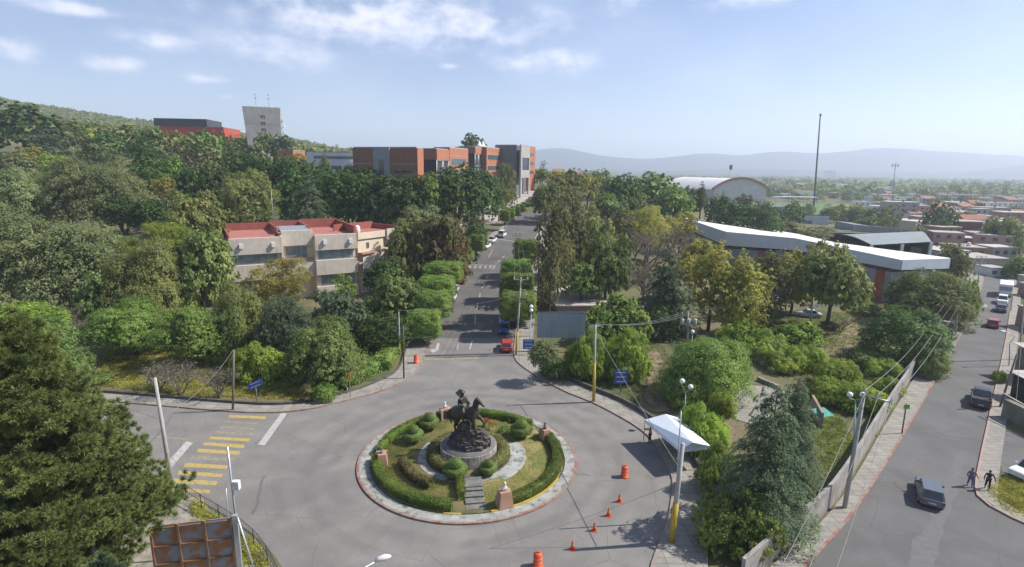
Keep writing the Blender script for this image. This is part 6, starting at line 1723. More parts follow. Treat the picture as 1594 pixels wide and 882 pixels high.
# countable town trees and houses
hcol = [('white_house_wall', (.8, .78, .74)), ('cream_house_wall', (.6, .52, .42)), ('brick_house_wall', (.34, .17, .11)), ('grey_house_wall', (.34, .33, .32)), ('ochre_house_wall', (.45, .32, .18)), ('pink_house_wall', (.45, .28, .24))]
HM = [mat(n, c, .9, tuple(v*.85 for v in c), .4) for n, c in hcol]
RM = [FR, mat('pale_roof', (.55, .53, .5), .8), mat('terracotta_roof', (.36, .15, .09), .9, (.28, .12, .08), 1)]
HN = ['white', 'cream', 'brick', 'grey', 'ochre', 'pink']; RN = ['flat grey-roofed', 'flat pale-roofed', 'terracotta-roofed']
def on_px(X, Y):
    v = Vector((X, Y, T(X, Y)))-CP
    return PW/2+FPX*v.dot(RT)/v.dot(FW), PH/2-FPX*v.dot(UP)/v.dot(FW)
placed = []
rh = random.Random(99)
def house_at(X, Y, i, label=None, wd=None, dp=None, h=None, m=None, rf=None, rz=None):
    wi = rh.choice((0, 0, 0, 1, 1, 2, 3, 4, 5)) if m is None else m; ri = rh.choice((0, 0, 1, 1, 2)) if rf is None else rf
    wd = wd or rh.uniform(7, 13); dp = dp or rh.uniform(7, 11); st_ = rh.choice((1, 2, 2)); h = h or 2.9*st_
    px_, py_ = on_px(X, Y)
    where = 'beyond the vaulted hall' if px_ < 1200 else ('beyond the green field' if px_ < 1330 else ('near the telecom mast' if px_ < 1420 else 'in the right-hand town'))
    lab = label or f'{HN[wi]} {RN[ri]} town house {where}'
    e = empty('house', (X, Y, T(X, Y)), rz if rz is not None else rh.uniform(-.5, .5), lab, 'house', None if label else f'{HN[wi]} {RN[ri]} town houses {where}')
    mpart(e, 'wall', HM[wi], lambda b: b.box(-wd/2, wd/2, 0, dp, -1, h))
    if ri == 2: mpart(e, 'roof', RM[2], lambda q: q.add([(-wd/2-.4, -.4, h), (wd/2+.4, -.4, h), (wd/2+.4, dp+.4, h), (-wd/2-.4, dp+.4, h), (-wd/2-.4, dp/2, h+2), (wd/2+.4, dp/2, h+2)], [(0, 1, 5, 4), (2, 3, 4, 5), (0, 4, 3), (1, 2, 5), (0, 3, 2, 1)]))
    else:
        mpart(e, 'roof', RM[ri], lambda q: q.box(-wd/2-.15, wd/2+.15, -.15, dp+.15, h+.003, h+.3))
        if rh.random() < .6: mpart(e, 'water_tank', WHITE if rh.random() < .5 else DARKST, lambda q: q.lathe([(.6, h+.3), (.6, h+1.3), (.2, h+1.6)], 8, c=(rh.uniform(-2, 2), 3)))
    if Y < 700:
        for s_ in range(max(1, int(h/2.8))):
            for k in range(3):
                x = -wd/2+wd*(k+.5)/3; z0 = 1.0+2.8*s_
                mpart(e, 'window', GLASS, lambda b: b.box(x-.6, x+.6, -.06, -.003, z0, z0+1.2))
    placed.append((X, Y))
tries = 0
while len(placed) < 240 and tries < 6000:
    tries += 1
    Y = 240+900*rh.random()**1.35; X = Y*rh.uniform(.36, 1.02)
    px_, py_ = on_px(X, Y)
    if px_ > 1600 or px_ < 1090: continue
    if px_ < 1350 and Y < 560: continue
    if px_ < 1420 and Y < 300: continue
    if any(math.hypot(X-a, Y-b) < 11.5 for a, b in placed): continue
    house_at(X, Y, len(placed))
nn_ = 0; tries = 0
while nn_ < 26 and tries < 3000:
    tries += 1
    Y = 165+110*rh.random(); pxx_ = rh.uniform(1440, 1600); X = D(pxx_, 330, Y).x
    if any(math.hypot(X-a, Y-b) < 12 for a, b in placed) or (pxx_ < 1475 and Y < 225): continue
    if abs(pxx_-1508) < 30 and 215 < Y < 260: continue
    wi = rh.choice((0, 0, 1, 3, 3, 2, 5)); ri = rh.choice((0, 0, 1, 1))
    house_at(X, Y, 0, f'{HN[wi]} {RN[ri]} house beyond the end of the right-hand street', None, None, rh.choice((3, 3, 5.6)), wi, ri, rh.uniform(-.7, .2)); nn_ += 1
for (px_, Y, wd, dp, h, m_, rf, lab) in [(1410, 330, 17, 10, 9, 3, 1, 'large blank grey-blue house wall left of the big dark town tree'), (1508, 235, 15, 10, 6.5, 2, 0, 'building with a wide dark maroon side wall at the right'), (1490, 420, 14, 9, 6, 2, 1, 'brick-red house beyond the big dark town tree'),
        (1553, 345, 17, 10, 6, 5, 0, 'pinkish house block right of the big dark town tree'), (1535, 300, 12, 9, 4, 3, 1, 'small grey flat-roofed house above the maroon-walled building'), (1258, 560, 17, 10, 8, 0, 1, 'white two-storey house left of the tall thin mast'), (1345, 400, 11, 8, 6, 0, 0, 'white house below the telecom mast'),
        (1594, 300, 16, 10, 6, 2, 1, 'brick house with pale roof at the right edge of the town'), (1440, 352, 10, 8, 6, 4, 0, 'ochre house between the blank grey-blue wall and the big dark town tree')]:
    X = D(px_, 300, Y).x; house_at(X, Y, 0, lab, wd, dp, h, m_, rf, rz=-.15)
mh = [o for o in COL.objects if o.get('label') == 'building with a wide dark maroon side wall at the right'][0]
mpart(mh, 'painted_wall', mat('maroon_wall', (.15, .045, .04), .9, (.12, .04, .035), .5), lambda b: b.box(-7.4, 7.4, -.1, -.005, -1, 6.3))
# roofs behind the brick building, seen over the avenue
for (x0, x1, yt, Y, m_, rf, lab) in [(862, 878, 262, 420, 4, 2, 'ochre tiled house beyond the upper end of the avenue'), (880, 905, 266, 400, 5, 2, 'pink tiled house beyond the upper avenue, left of the white wall'), (906, 930, 266, 380, 0, 1, 'white-topped house beyond the upper avenue'), (1005, 1012, 270, 420, 0, 1, 'tiny white house in the trees left of the vaulted hall'), (918, 948, 298, 240, 3, 1, 'low pale shed roof among trees right of the upper avenue')]:
    c = D((x0+x1)/2, yt, Y); house_at(c.x, Y, 0, lab, (x1-x0)*Y/850, 8, max(3, c.z-T(c.x, Y)-(2 if rf == 2 else 0)), m_, rf, 0)
CK = [('dense', 'dark'), ('dense', 'mid'), ('broad', 'olive'), ('broad', 'mid'), ('airy', 'yellow'), ('broad', 'grey'), ('dense', 'mid'), ('column', 'dark')]
n_far = 0; tries = 0
while n_far < 210 and tries < 5000:
    tries += 1
    Y = 215+560*rh.random()**1.1; X = Y*rh.uniform(.30, 1.0); px_, py_ = on_px(X, Y)
    if px_ > 1610 or px_ < 1070: continue
    if px_ < 1350 and Y < 500 and not (Y < 330 and px_ > 1200 and Y > 275): continue
    if px_ < 1470 and Y < 240: continue
    if px_ < 1215 and Y < 545: continue
    if px_ > 1470 and Y < 235: continue
    if any(abs(X-a) < 9 and -12 < Y-b < 11.5 for a, b in placed): continue
    if any(abs(X-a) < 7 and -26 < Y-b < 0 for a, b in placed) and rh.random() < .75: continue
    k, c_ = rh.choice(CK); R_ = rh.uniform(2.6, 5.2); H_ = rh.uniform(5, 9.5)*(1.2 if k == 'column' else 1)
    g = T(X, Y)
    nm = {'yellow': 'yellowish', 'olive': 'olive', 'mid': 'green', 'dark': 'dark', 'grey': 'grey-green'}[c_]; sh = {'column': 'columnar tree', 'dense': 'round tree', 'broad': 'spreading tree', 'airy': 'loose tree'}[k]
    where = 'behind the vaulted hall' if px_ < 1215 else ('between the field and the town' if px_ < 1350 else 'among the right-hand town houses')
    me = proto(k, rh.randrange(3), 2 if Y < 380 else 3); lo, hi, pr = proto_top(me)
    e = empty('tree', (X, Y, g), rh.uniform(0, 6.28), f'small {nm} {sh} {where}', 'tree', f'{nm} {sh}s {where}')
    cr = link('crown', me, e); cr.scale = (R_/pr, R_/pr, H_*.8/(hi-lo)); cr.location = (0, 0, H_-hi*H_*.8/(hi-lo))
    cr.material_slots[0].link = 'OBJECT'; cr.material_slots[0].material = LEAF[c_]
    if Y < 380: t = link('trunk', TRUNKS[n_far % 4], e); t.scale = (R_*.7, R_*.7, H_*.6)
    n_far += 1
# houses too many to tell apart, far out
mbs = [MB(), MB(), MB()]
for k in range(1500):
    Y = 760+2400*rh.random()**1.2; X = Y*rh.uniform(.1, 1.0); s = rh.uniform(8, 18); mbs[k % 3].box(X-s/2, X+s/2, Y, Y+s, -1, rh.uniform(3, 9))
for b, m_ in zip(mbs, (HM[0], HM[1], HM[3])): tag(b.build('distant_town', m_), 'pale specks of the hazy town near the horizon', 'town', kind='stuff')
mb = MB()
for k in range(3): x = D(1287+6.5*k, 262, 3000).x; mb.box(x-8, x+8, 3000, 3016, 0, 42)
tag(mb.build('distant_tower_blocks', HM[3]), 'three tiny hazy tower blocks on the plain', 'towers', kind='stuff')

# ground cover: tussocks on the verges
def tufts(name, poly_px, n, colr, sz, label, seed):
    r = np.random.default_rng(seed); pts = []
    g = [P(*p) for p in poly_px]
    xs = [p.x for p in g]; ys = [p.y for p in g]
    def inside(x, y):
        c = False; j = len(g)-1
        for i in range(len(g)):
            if (g[i].y > y) != (g[j].y > y) and x < (g[j].x-g[i].x)*(y-g[i].y)/(g[j].y-g[i].y)+g[i].x: c = not c
            j = i
        return c
    while len(pts) < n:
        x = r.uniform(min(xs), max(xs)); y = r.uniform(min(ys), max(ys))
        if inside(x, y): pts.append((x, y, T(x, y)+.05))
    per = 14; C = np.repeat(np.array(pts), per, 0) + np.concatenate([r.normal(0, .16, (n*per, 2)), r.uniform(0, .14, (n*per, 1))], 1)
    Nn = r.normal(size=(n*per, 3))*[1, 1, .5]
    tag(link(name, quads_mesh(name, leaf_arrays(C, Nn, r.uniform(.5, 1.2, n*per)*sz, r, .35), LEAF[colr])), label, 'grass', kind='stuff')
tufts('grass', [(140, 600), (330, 618), (460, 622), (470, 600), (400, 560), (300, 540), (170, 540)], 5500, 'yellow', .2, 'dry yellowish grass between the left sidewalk and the trees', 1)
tufts('grass', [(330, 600), (460, 620), (600, 560), (400, 500), (250, 510)], 3000, 'olive', .24, 'green grass under the trees at the left', 2)
tufts('grass', [(860, 600), (1005, 640), (1110, 640), (1000, 500), (880, 540)], 1200, 'olive', .2, 'patchy grass of the garden right of the sidewalk', 3)
tufts('grass', [(1280, 620), (1400, 600), (1440, 520), (1380, 470), (1280, 490), (1150, 480), (1230, 560)], 3500, 'olive', .24, 'patchy grass and weeds of the upper right garden', 4)
tufts('grass', [(1240, 790), (1330, 690), (1300, 640), (1270, 660), (1190, 760)], 1500, 'olive', .22, 'weeds between the cedar and the street wall', 5)
tufts('grass', [(1535, 765), (1570, 800), (1640, 815), (1640, 745), (1560, 742)], 900, 'yellow', .18, 'dry grass of the corner lot at the right edge', 6)
tufts('grass', [(300, 780), (350, 812), (400, 850), (420, 882), (380, 882), (300, 800)], 500, 'yellow', .18, 'dry weeds along the wire fence at the bottom left', 7)
# ------------------------------------------------------------------ walls, fences, poles, wires, signs
WALLM = mat('street_wall_plaster', (.36, .34, .31), .9, (.24, .22, .20), .7, 8, coords='World', extra=wall_extra)
wallp = [P(*p) for p in [(1120, 985), (1205, 900), (1262, 845), (1289, 806)]]
def wall_line(name, pts_, h, th, m, label):
    p = [Vector((q.x, q.y)) for q in pts_]; A_, B_ = p, offset_line(p, th)
    V = []
    for a, b in zip(A_, B_): V += [(a.x, a.y, -.1), (b.x, b.y, -.1), (b.x, b.y, h), (a.x, a.y, h)]
    n = len(p); F = [(4*i+j, 4*i+4+j, 4*i+4+(j+1) % 4, 4*i+(j+1) % 4) for i in range(n-1) for j in range(4)] + [(0, 1, 2, 3), (4*n-1, 4*n-2, 4*n-3, 4*n-4)]
    o = MB().add(V, F).build(name, m)
    bm = bmesh.new(); bm.from_mesh(o.data); bmesh.ops.recalc_face_normals(bm, faces=bm.faces); bm.to_mesh(o.data); bm.free()
    return tag(o, label, 'wall')
SWo = offset_line(SWg, .25)
wall_line('boundary_wall', [Vector((p.x, p.y, 0)) for p in SWo[2:-4]], 2.1, .25, WALLM, 'long grey plastered wall between the garden and the right-hand street')
# boards leaning in the garden, low inner walls
wall_line('garden_wall', [P(1171, 560), P(1200, 575), P(1232, 585)], 1.1, .2, mat('ochre_wall', (.32, .25, .17), .9), 'low ochre wall between the umbrella trees in the garden')
wall_line('bench_wall', [P(1178, 592), P(1210, 606)], .5, .4, WALK, 'low pale bench wall at the paved court in the garden')
wall_line('earth_wall', [P(1260, 640), P(1275, 670)], 2.0, .25, mat('bare_brick', (.33, .25, .18), .9), 'short brown wall showing right of the big cedar')

def pole(b, t, r0, r1, m, label, foot=None, name='utility_pole', cat='pole', arms=(), Yb=None):
    g = G(*b) if Yb is None else Vector((D(b[0], b[1], Yb).x, Yb, 0)); g.z = T(g.x, g.y)
    tp = D(t[0], t[1], g.y); rel = tp-g
    e = empty(name, g, 0, label, cat)
    MB().tube([(0, 0, -.3), rel*.5, rel], [r0, (r0+r1)/2, r1], 10).build('shaft', m, e)
    if foot:
        a = rel*.0; b2 = rel*foot
        MB().tube([a, b2], [r0+.012, r0*.9+r1*.1+.012], 10).build('painted_foot', YELLOWP, e)
    for (f, lx, ang_, kind) in arms:
        c = rel*f; dx_ = Vector((math.cos(R(ang_)), math.sin(R(ang_)), 0))
        M_ = Matrix.Translation(c) @ Matrix.Rotation(R(ang_), 4, 'Z')
        mpart(e, 'crossarm', m if kind != 'steel' else STEEL, lambda q: q.box(-lx/2, lx/2, -.06, .06, -.06, .06), M_)
        for s in (-1, 0, 1):
            mpart(e, 'insulator', WHITE if kind != 'dark' else DARKST, lambda q: q.lathe([(.04, .06), (.09, .12), (.05, .2), (.08, .26), (.03, .34)], 8, c=(s*lx*.44, 0)), M_)
    return e, g, rel
CPOLE = mat('concrete_pole', (.42, .41, .39), .85, (.33, .32, .3), 1.5)
WPOLE = mat('weathered_wood_pole', (.2, .17, .14), .9, (.13, .11, .09), 3, stretch=(4, 4, .5))
SILV = mat('silver_pole', (.5, .52, .54), .4, (.4, .42, .44), 2, metal=.5)
pL1 = pole((268, 757), (241, 588), .19, .12, CPOLE, 'leaning pale concrete pole beside the pine at the lower left')
pL2 = pole((380, 925), (354, 695), .08, .06, SILV, 'slim silver pole with a white box in front of the crosswalk', Yb=32.5)
mpart(pL2[0], 'meter_box', WHITE, lambda b: b.box(-.22, .22, -.16, .16, -.3, .3), Matrix.Translation(pL2[2]*.66+Vector((.28, 0, 0))))
pL3 = pole((362, 639), (364, 545), .13, .10, WPOLE, 'old wooden pole on the left sidewalk beside the blue sign')
pL4 = pole((622, 552), (620.7, 485), .11, .09, CPOLE, 'pole with a long yellow foot left of the avenue mouth', foot=.38)
pL5 = pole((628.7, 590), (627.5, 506), .10, .08, DARKST, 'dark slim pole on the left sidewalk by the orange barrel')
pA = pole((803, 553), (811, 435), .15, .11, CPOLE, 'pole with two crossarms and yellow foot at the right corner of the avenue mouth', foot=.32, arms=((1.0, 2.1, 0, 'steel'), (.8, 2.0, 0, 'steel')))
pB = pole((924, 626), (927, 505), .16, .11, CPOLE, 'yellow-footed power pole among the lime umbrella trees on the right sidewalk', foot=.52, arms=((.98, 1.7, 12, 'dark'),))
pC = pole((1070.6, 532), (1071, 487), .15, .11, CPOLE, 'transformer pole behind the big round green tree', arms=((.97, 2.2, 10, 'steel'),))
for s in (-1, 0, 1):
    mpart(pC[0], 'transformer', mat('transformer_grey', (.4, .43, .43), .5), lambda b: b.lathe([(.3, -.5), (.34, -.4), (.34, .35), (.25, .45), (.05, .5)], 12), Matrix.Translation(pC[2]*.72+Vector((s*1.0, -.2, 0))))
pD = pole((1261.5, 509), (1266.5, 437), .15, .11, CPOLE, 'power pole beside the dark-limbed tree in front of the auditorium', arms=((.97, 2.0, 10, 'steel'),))
pE = pole((1045, 845), (1063, 690), .2, .14, CPOLE, 'thick leaning pole with yellow foot on the right sidewalk below the tent', foot=.42)
pE2 = pole((1050, 812), (1060, 640), .06, .05, SILV, 'thin silver pole leaning beside the thick yellow-footed pole')
pF = pole((1314, 792), (1345, 612), .18, .13, CPOLE, 'tall street pole with a long steel crossarm beside the boundary wall')
armv = D(1390, 627, pF[1].y-1.2) - (pF[1]+pF[2])
MB().tube([pF[2]+Vector((0, 0, -.1)), pF[2]+armv], [.07, .07], 6).build('crossarm', STEEL, pF[0])
for f in (.05, .5, .95):
    q_ = pF[2]+armv*f; MB().lathe([(.04, .06), (.1, .14), (.05, .24), (.09, .3), (.03, .38)], 8, M=Matrix.Translation(q_)).build('insulator', mat('pale_blue_insulator', (.35, .5, .55), .3), pF[0])
pG = pole((1450, 545), (1452, 497), .14, .1, CPOLE, 'left post of the steel-framed pole pair beyond the dark wall tree', Yb=P(1470, 545).y)
MB().tube([pG[2], D(1480, 501, pG[1].y-1)-pG[1]], [.07, .07], 6).build('crossarm', STEEL, pG[0])
pG2 = pole((1479, 538), (1486, 498), .14, .1, WPOLE, 'dark pole on the right-hand street sidewalk beside the pole pair')
pG3 = pole((1488, 522), (1490, 488), .13, .1, CPOLE, 'second pole up the right-hand street sidewalk')
pH = pole((1522, 444), (1528, 398), .14, .1, CPOLE, 'furthest pole of the right-hand street, carrying a bundle of wires', arms=((.97, 2.4, 0, 'steel'), (.8, 2.4, 0, 'steel')), Yb=122)
pI = pole((1403.7, 676), (1411, 628), .07, .06, DARKST, 'short dark post with a small green sign by the boundary wall')
mpart(pI[0], 'sign_plate', mat('green_sign', (.15, .4, .06), .5), lambda b: b.box(-.3, .3, -.04, -.0, -.35, .1), Matrix.Translation(pI[2]*.95+Vector((0, -.08, 0))))
pJ = pole((1556, 634), (1583, 551), .12, .09, WPOLE, 'leaning dark wooden pole in front of the workshop at the right edge')
pK = pole((1571, 570), (1572, 534), .08, .07, SILV, 'silver street lamp pole at the right edge')
pM = pole((1586, 560), (1602, 400), .12, .1, CPOLE, 'tall power pole at the right edge of the picture', arms=((.95, 1.8, 10, 'steel'),))
pN = pole((800, 402), (805.7, 362), .13, .1, CPOLE, 'distant pole with a crossarm over the upper avenue', arms=((.97, 2.6, 0, 'steel'), (.9, 2.4, 0, 'steel')))
pO = pole((685, 424), (684.5, 405), .07, .06, CPOLE, 'lamp post rising from the clipped trees left of the avenue')
mpart(pO[0], 'lamp_head', WHITE, lambda b: b.box(-.9, .1, -.1, .1, -.05, .08), Matrix.Translation(pO[2]))
pP = pole((845, 300), (845.5, 281), .1, .09, STEEL, 'lamp post at the top of the promenade')
pQ = pole((1129, 500), (1131, 475), .05, .05, STEEL, 'thin grey post among the ash trees')
pR_ = pole((1012, 935), (1015, 850), .06, .05, WPOLE, 'grey fence post at the bottom edge near the cameras', Yb=36)
pS = pole((962, 925), (963, 848), .11, .10, mat('ochre_wood', (.35, .25, .1), .8), 'ochre wooden post at the bottom edge left of the cameras', Yb=35.5)
pT = pole((1101, 925), (1102, 858), .1, .1, WPOLE, 'short grey wooden post at the bottom edge under the low green tree', Yb=36)
pU = pole((364, 910), (352, 760), .03, .03, SILV, 'thin guy post beside the slim silver pole', Yb=33.2)
# tall mast and telecom mast
g = G(1266, 331); e = empty('mast', (g.x, 368, 0), 0, 'very tall thin dark mast rising above the town', 'mast')
tp = D(1277, 180, 368) - Vector(e.location); bs = D(1266, 331, 368) - Vector(e.location); bs.z = -1
MB().tube([(bs.x, 0, bs.z), (tp.x, 0, tp.z)], [.62, .42], 10).build('shaft', mat('mast_steel', (.14, .15, .16), .6), e)
MB().box(tp.x-.5, tp.x+.5, -.4, .4, tp.z, tp.z+1.2).build('beacon', DARKST, e)
g = D(1388, 318, 480); e = empty('telecom_mast', (g.x, 480, 0), 0, 'telecom mast with a crown of antennas above the town', 'mast')
tp = D(1394, 257, 480) - Vector(e.location)
MB().tube([(0, 0, -1), (tp.x, 0, tp.z)], [.45, .3], 8).build('shaft', STEEL, e)
for k in range(6):
    a = k*PI/3; MB().box(tp.x+2.4*math.cos(a)-.3, tp.x+2.4*math.cos(a)+.3, 2.4*math.sin(a)-.2, 2.4*math.sin(a)+.2, tp.z-1.5, tp.z+1.2).build('antenna', WHITE, e)
    MB().tube([(tp.x, 0, tp.z), (tp.x+2.4*math.cos(a), 2.4*math.sin(a), tp.z)], .1, 4).build('bracket', STEEL, e)
MB().tube([(tp.x, 0, tp.z), (tp.x+.2, 0, tp.z+3.5)], .12, 5).build('spike', STEEL, e)
g = D(1137, 268, 560); e = empty('floodlight_mast', (g.x, 560, 0), 0, 'small floodlight mast with a dark box beyond the vaulted hall', 'mast')
tp = D(1137, 262, 560) - Vector(e.location)
MB().tube([(0, 0, -1), (0, 0, tp.z)], .4, 6).build('shaft', STEEL, e); MB().box(-1.3, 1.3, -.5, .5, tp.z-1, tp.z+3.5).build('floodlight', DARKST, e)

WIRE = mat('grey_wire', (.24, .24, .24), .6)
def wire(a, b, sag=.6, r=.018, label='', group=None, name='wire'):
    a, b = Vector(a), Vector(b); n = 14
    pts = [a.lerp(b, i/n) - Vector((0, 0, 4*sag*(i/n)*(1-i/n))) for i in range(n+1)]
    o = MB().tube(pts, r, 5, cap=False).build(name, WIRE)
    return tag(o, label, 'wire', group)
def at_(p, f=.98, dx_=0, dy_=0): return p[1]+p[2]*f+Vector((dx_, dy_, .25))
def trio(p, q, label, group, l0=.9, l1=.9, r=.02, sag=.8, f0=.98, f1=.98):
    for s, nm in ((-1, 'left'), (0, 'middle'), (1, 'right')): wire(at_(p, f0, s*l0), at_(q, f1, s*l1), sag, r, f'{nm} of three power wires {label}', group)
trio(pB, pC, 'from the yellow-footed pole to the transformer pole', 'garden power wires, first span')
trio(pC, pD, 'from the transformer pole to the auditorium pole', 'garden power wires, second span')
trio(pA, pN, 'running up the avenue', 'avenue power wires')
for f, nm in ((.05, 'left'), (.5, 'middle'), (.95, 'right')):
    a = pF[1]+pF[2]+armv*f+Vector((0, 0, .35))
    b = pG[1]+pG[2]+(D(1480, 501, pG[1].y-1)-pG[1]-pG[2])*f+Vector((0, 0, .3))
    wire(a, b, 1.0, .024, f'{nm} of three thick wires above the boundary wall', 'street power wires, near span')
    wire(b, at_(pH, .98, (f-.5)*2), .6, .02, f'{nm} of three street wires on the far span', 'street power wires, far span')
    dn = D(1290+f*10-(1-f)*90, 905, a.y-17)
    wire(a, dn, .5, .018, f'{nm} of three wires falling to the bottom edge from the long crossarm', 'street power wires, spans towards the viewer')
wire(at_(pL4, .99), at_(pA, .8), .7, .03, 'single wire crossing the avenue from pole to pole')
wire(at_(pB, .9), pE[1]+pE[2]*.75, .2, .03, 'thick guy cable from the yellow-footed pole down past the tent')
wire(pE[1]+pE[2]*.62, D(560, 905, 33), .6, .016, 'long cable crossing the roundabout road at the bottom')
wire(pE[1]+pE[2]*.4, D(985, 872, 36.5), .2, .022, 'cable from the leaning pole to the camera post')
wire(at_(pL1, .62), at_(pL3, .98), .8, .02, 'cable between the leaning concrete pole and the old wooden pole')
wire(at_(pL1, .6), D(-60, 520, 52), .6, .02, 'cable from the leaning concrete pole to the left edge')
wire(at_(pL1, .3), D(470, 905, 31), .5, .02, 'cable drooping along the wire fence at the lower left')
wire(D(1100, 876, 36), D(1215, 812, 41), .2, .018, 'thin cable across the low green tree at the bottom right')
for k in range(3): wire(at_(pM, .95, (k-1)*.8), at_(pH, .9, (k-1)*.8), .8, .02, ['left', 'middle', 'right'][k] + ' wire along the shaded side of the right-hand street', 'wires of the shaded street side')
wire(at_(pM, .9), D(1560, 905, 40), .8, .018, 'wire dropping along the right edge towards the viewer')

# lamps
GLOBE = mat('opal_globe', (.8, .8, .78), .3, (.74, .74, .72), 3)
LPOST = mat('pale_cyan_post', (.42, .52, .52), .5)
def globe_lamp(spots, foot, hgt, label, Y=None):
    Yb = Y or yat(spots[0][0], spots[0][1], hgt)
    g = D(foot[0], foot[1], Yb); g = Vector((g.x, Yb, T(g.x, Yb)))
    e = empty('globe_lamp', g, 0, label, 'street lamp')
    cs = [D(x, y, Yb)-g for x, y in spots]
    m_ = sum(cs, Vector())/len(cs); m_.z = min(c.z for c in cs)-.55
    MB().tube([(0, 0, -.2), (0, 0, .6), m_], [.09, .07, .05], 8).build('post', LPOST, e)
    for c in cs:
        MB().ball(c, .27, 14, 10).build('globe', GLOBE, e)
        MB().tube([m_, Vector((c.x, c.y, c.z-.38)), Vector((c.x, c.y, c.z-.2))], .035, 6).build('arm', LPOST, e)
globe_lamp([(1062, 593), (1075, 602)], (1066, 640), 5.2, 'twin globe lamp nearest the white tent')
globe_lamp([(827, 477), (827, 483)], (824, 545), 5.5, 'globe lamp left of the blue-grey billboard', Y=P(826, 552).y)
globe_lamp([(1078, 516)], (1079, 540), 4.5, 'single globe lamp behind the big round green tree')
globe_lamp([(1259, 472), (1272, 475)], (1263, 505), 5, 'twin globe lamp before the red column of the auditorium')
globe_lamp([(1323, 614), (1343, 614)], (1330, 680), 5.2, 'twin globe lamp beside the long-crossarm street pole')
def lamp_head(M_, parent, L_=.75):
    mpart(parent, 'lamp_head', WHITE, lambda b: b.tube([(0, 0, 0), (L_*.25, 0, .03), (L_*.65, 0, .04), (L_, 0, .02)], [.06, .13, .15, .05], 10), M_)
c = D(596, 868, 22.5); e = empty('street_lamp', (c.x-4.2, 22.5-1.2, 0), 0, 'white cobra-head street lamp poking in at the bottom edge', 'street lamp')
rel = c-Vector(e.location)
MB().tube([(0, 0, 0), (0, 0, rel.z-2.2), (1.2, .3, rel.z-1.3), rel-Vector((.3, .1, .12))], [.12, .08, .05, .035], 10).build('pole', SILV, e)
lamp_head(Matrix.Translation(rel+Vector((-.35, -.08, -.1))) @ Matrix.Rotation(R(14), 4, 'Z') @ Matrix.Rotation(R(-8), 4, 'Y'), e)
c = D(1560, 515, pK[1].y); a = pK[1]
MB().tube([pK[2], D(1580, 523, a.y)-a, D(1566, 516, a.y)-a], [.05, .04, .04], 6).build('lamp_arm', SILV, pK[0])
lamp_head(Matrix.Translation(D(1566, 516, a.y)-a) @ Matrix.Rotation(PI, 4, 'Z'), pK[0], .9)

# camera cluster on a post at the bottom edge
Yc = 34.0; c = D(988, 862, Yc); e = empty('camera_post', (c.x, Yc, 0), 0, 'post with a cluster of white security cameras at the bottom edge', 'camera')
MB().tube([(0, 0, 0), (0, 0, c.z+.1)], .07, 8).build('post', STEEL, e)
for dx_, dz_, a in ((-.28, .05, 2.6), (.05, .3, 1.2), (.3, -.05, .4), (-.05, -.3, 3.6)):
    M_ = Matrix.Translation((dx_, 0, c.z+dz_)) @ Matrix.Rotation(a, 4, 'Z')
    mpart(e, 'camera', WHITE, lambda b: (b.tube([(-.16, 0, 0), (.2, 0, -.05)], .07, 10), b.ball((.2, 0, -.06), .075, 8, 6)), M_)
MB().box(-.12, .12, .05, .15, c.z-.8, c.z-.4).build('junction_box', WHITE, e)

# signs
BLUE = mat('sign_blue', (.045, .11, .36), .45, (.04, .095, .32), 2)
def sign(corners, foot, Y, m, label, lines=3, name='road_sign', posts=1, cat='sign'):
    c0 = [D(x, y, Y) for x, y in corners]; cx = sum(p.x for p in c0)/4
    fx = D(foot[0], foot[1], Y).x
    e = empty(name, (fx, Y, T(fx, Y)), 0, label, cat); o = Vector(e.location)
    v = [p-o for p in c0]
    back = [p+Vector((0, .05, 0)) for p in v]
    MB().add(v+back, [(0, 1, 2, 3), (7, 6, 5, 4), (0, 4, 5, 1), (1, 5, 6, 2), (2, 6, 7, 3), (3, 7, 4, 0)]).build('panel', m, e)
    bm_ = [(v[0]+v[1])/2, (v[2]+v[3])/2]
    if posts == 1: MB().tube([(0, .09, -.2), Vector((bm_[0].x, .09, bm_[0].z-.05))], .045, 6).build('post', STEEL, e)
    else:
        for s in (.15, .85):
            t_ = v[0].lerp(v[1], s); MB().tube([(t_.x, .1, -.2), Vector((t_.x, .1, t_.z-.1))], .07, 6).build('post', STEEL, e)
    for k in range(lines):
        z0 = (k+.35)/lines; z1 = z0+.25/lines
        q = [v[0].lerp(v[3], z0).lerp(v[1].lerp(v[2], z0), .16), v[0].lerp(v[3], z0).lerp(v[1].lerp(v[2], z0), .86), v[0].lerp(v[3], z1).lerp(v[1].lerp(v[2], z1), .86), v[0].lerp(v[3], z1).lerp(v[1].lerp(v[2], z1), .16)]
        MB().add([p-Vector((0, .01, 0)) for p in q], [(0, 3, 2, 1)]).build('text_line', mat('sign_lettering', (.55, .6, .68), .5), e)
    return e
sign([(385.5, 597.5), (407.5, 588.5), (408.6, 599), (387.5, 608)], (400, 626), P(400, 626).y, BLUE, 'tilted blue sign on a pale post behind the left sidewalk', 2)
sign([(814, 528), (831.6, 528), (831.6, 543), (814, 543)], (823, 554), P(823, 554).y, BLUE, 'blue direction sign of three strips at the avenue corner', 3)
sign([(956.5, 576), (977.5, 576), (977.5, 597), (956.5, 597.5)], (966, 613), P(966, 613).y, BLUE, 'blue panel sign with a red lower edge by the right sidewalk', 3)
e = sign([(541.5, 580), (545.5, 579), (546, 593), (542, 594)], (544.8, 620), P(544.8, 620).y, YELLOWP, 'narrow yellow sign on a thin post at the left sidewalk hedge', 0)
BBM = mat('faded_blue_grey_sheet', (.20, .26, .32), .7, (.26, .30, .31), .5, 7, extra=wall_extra)
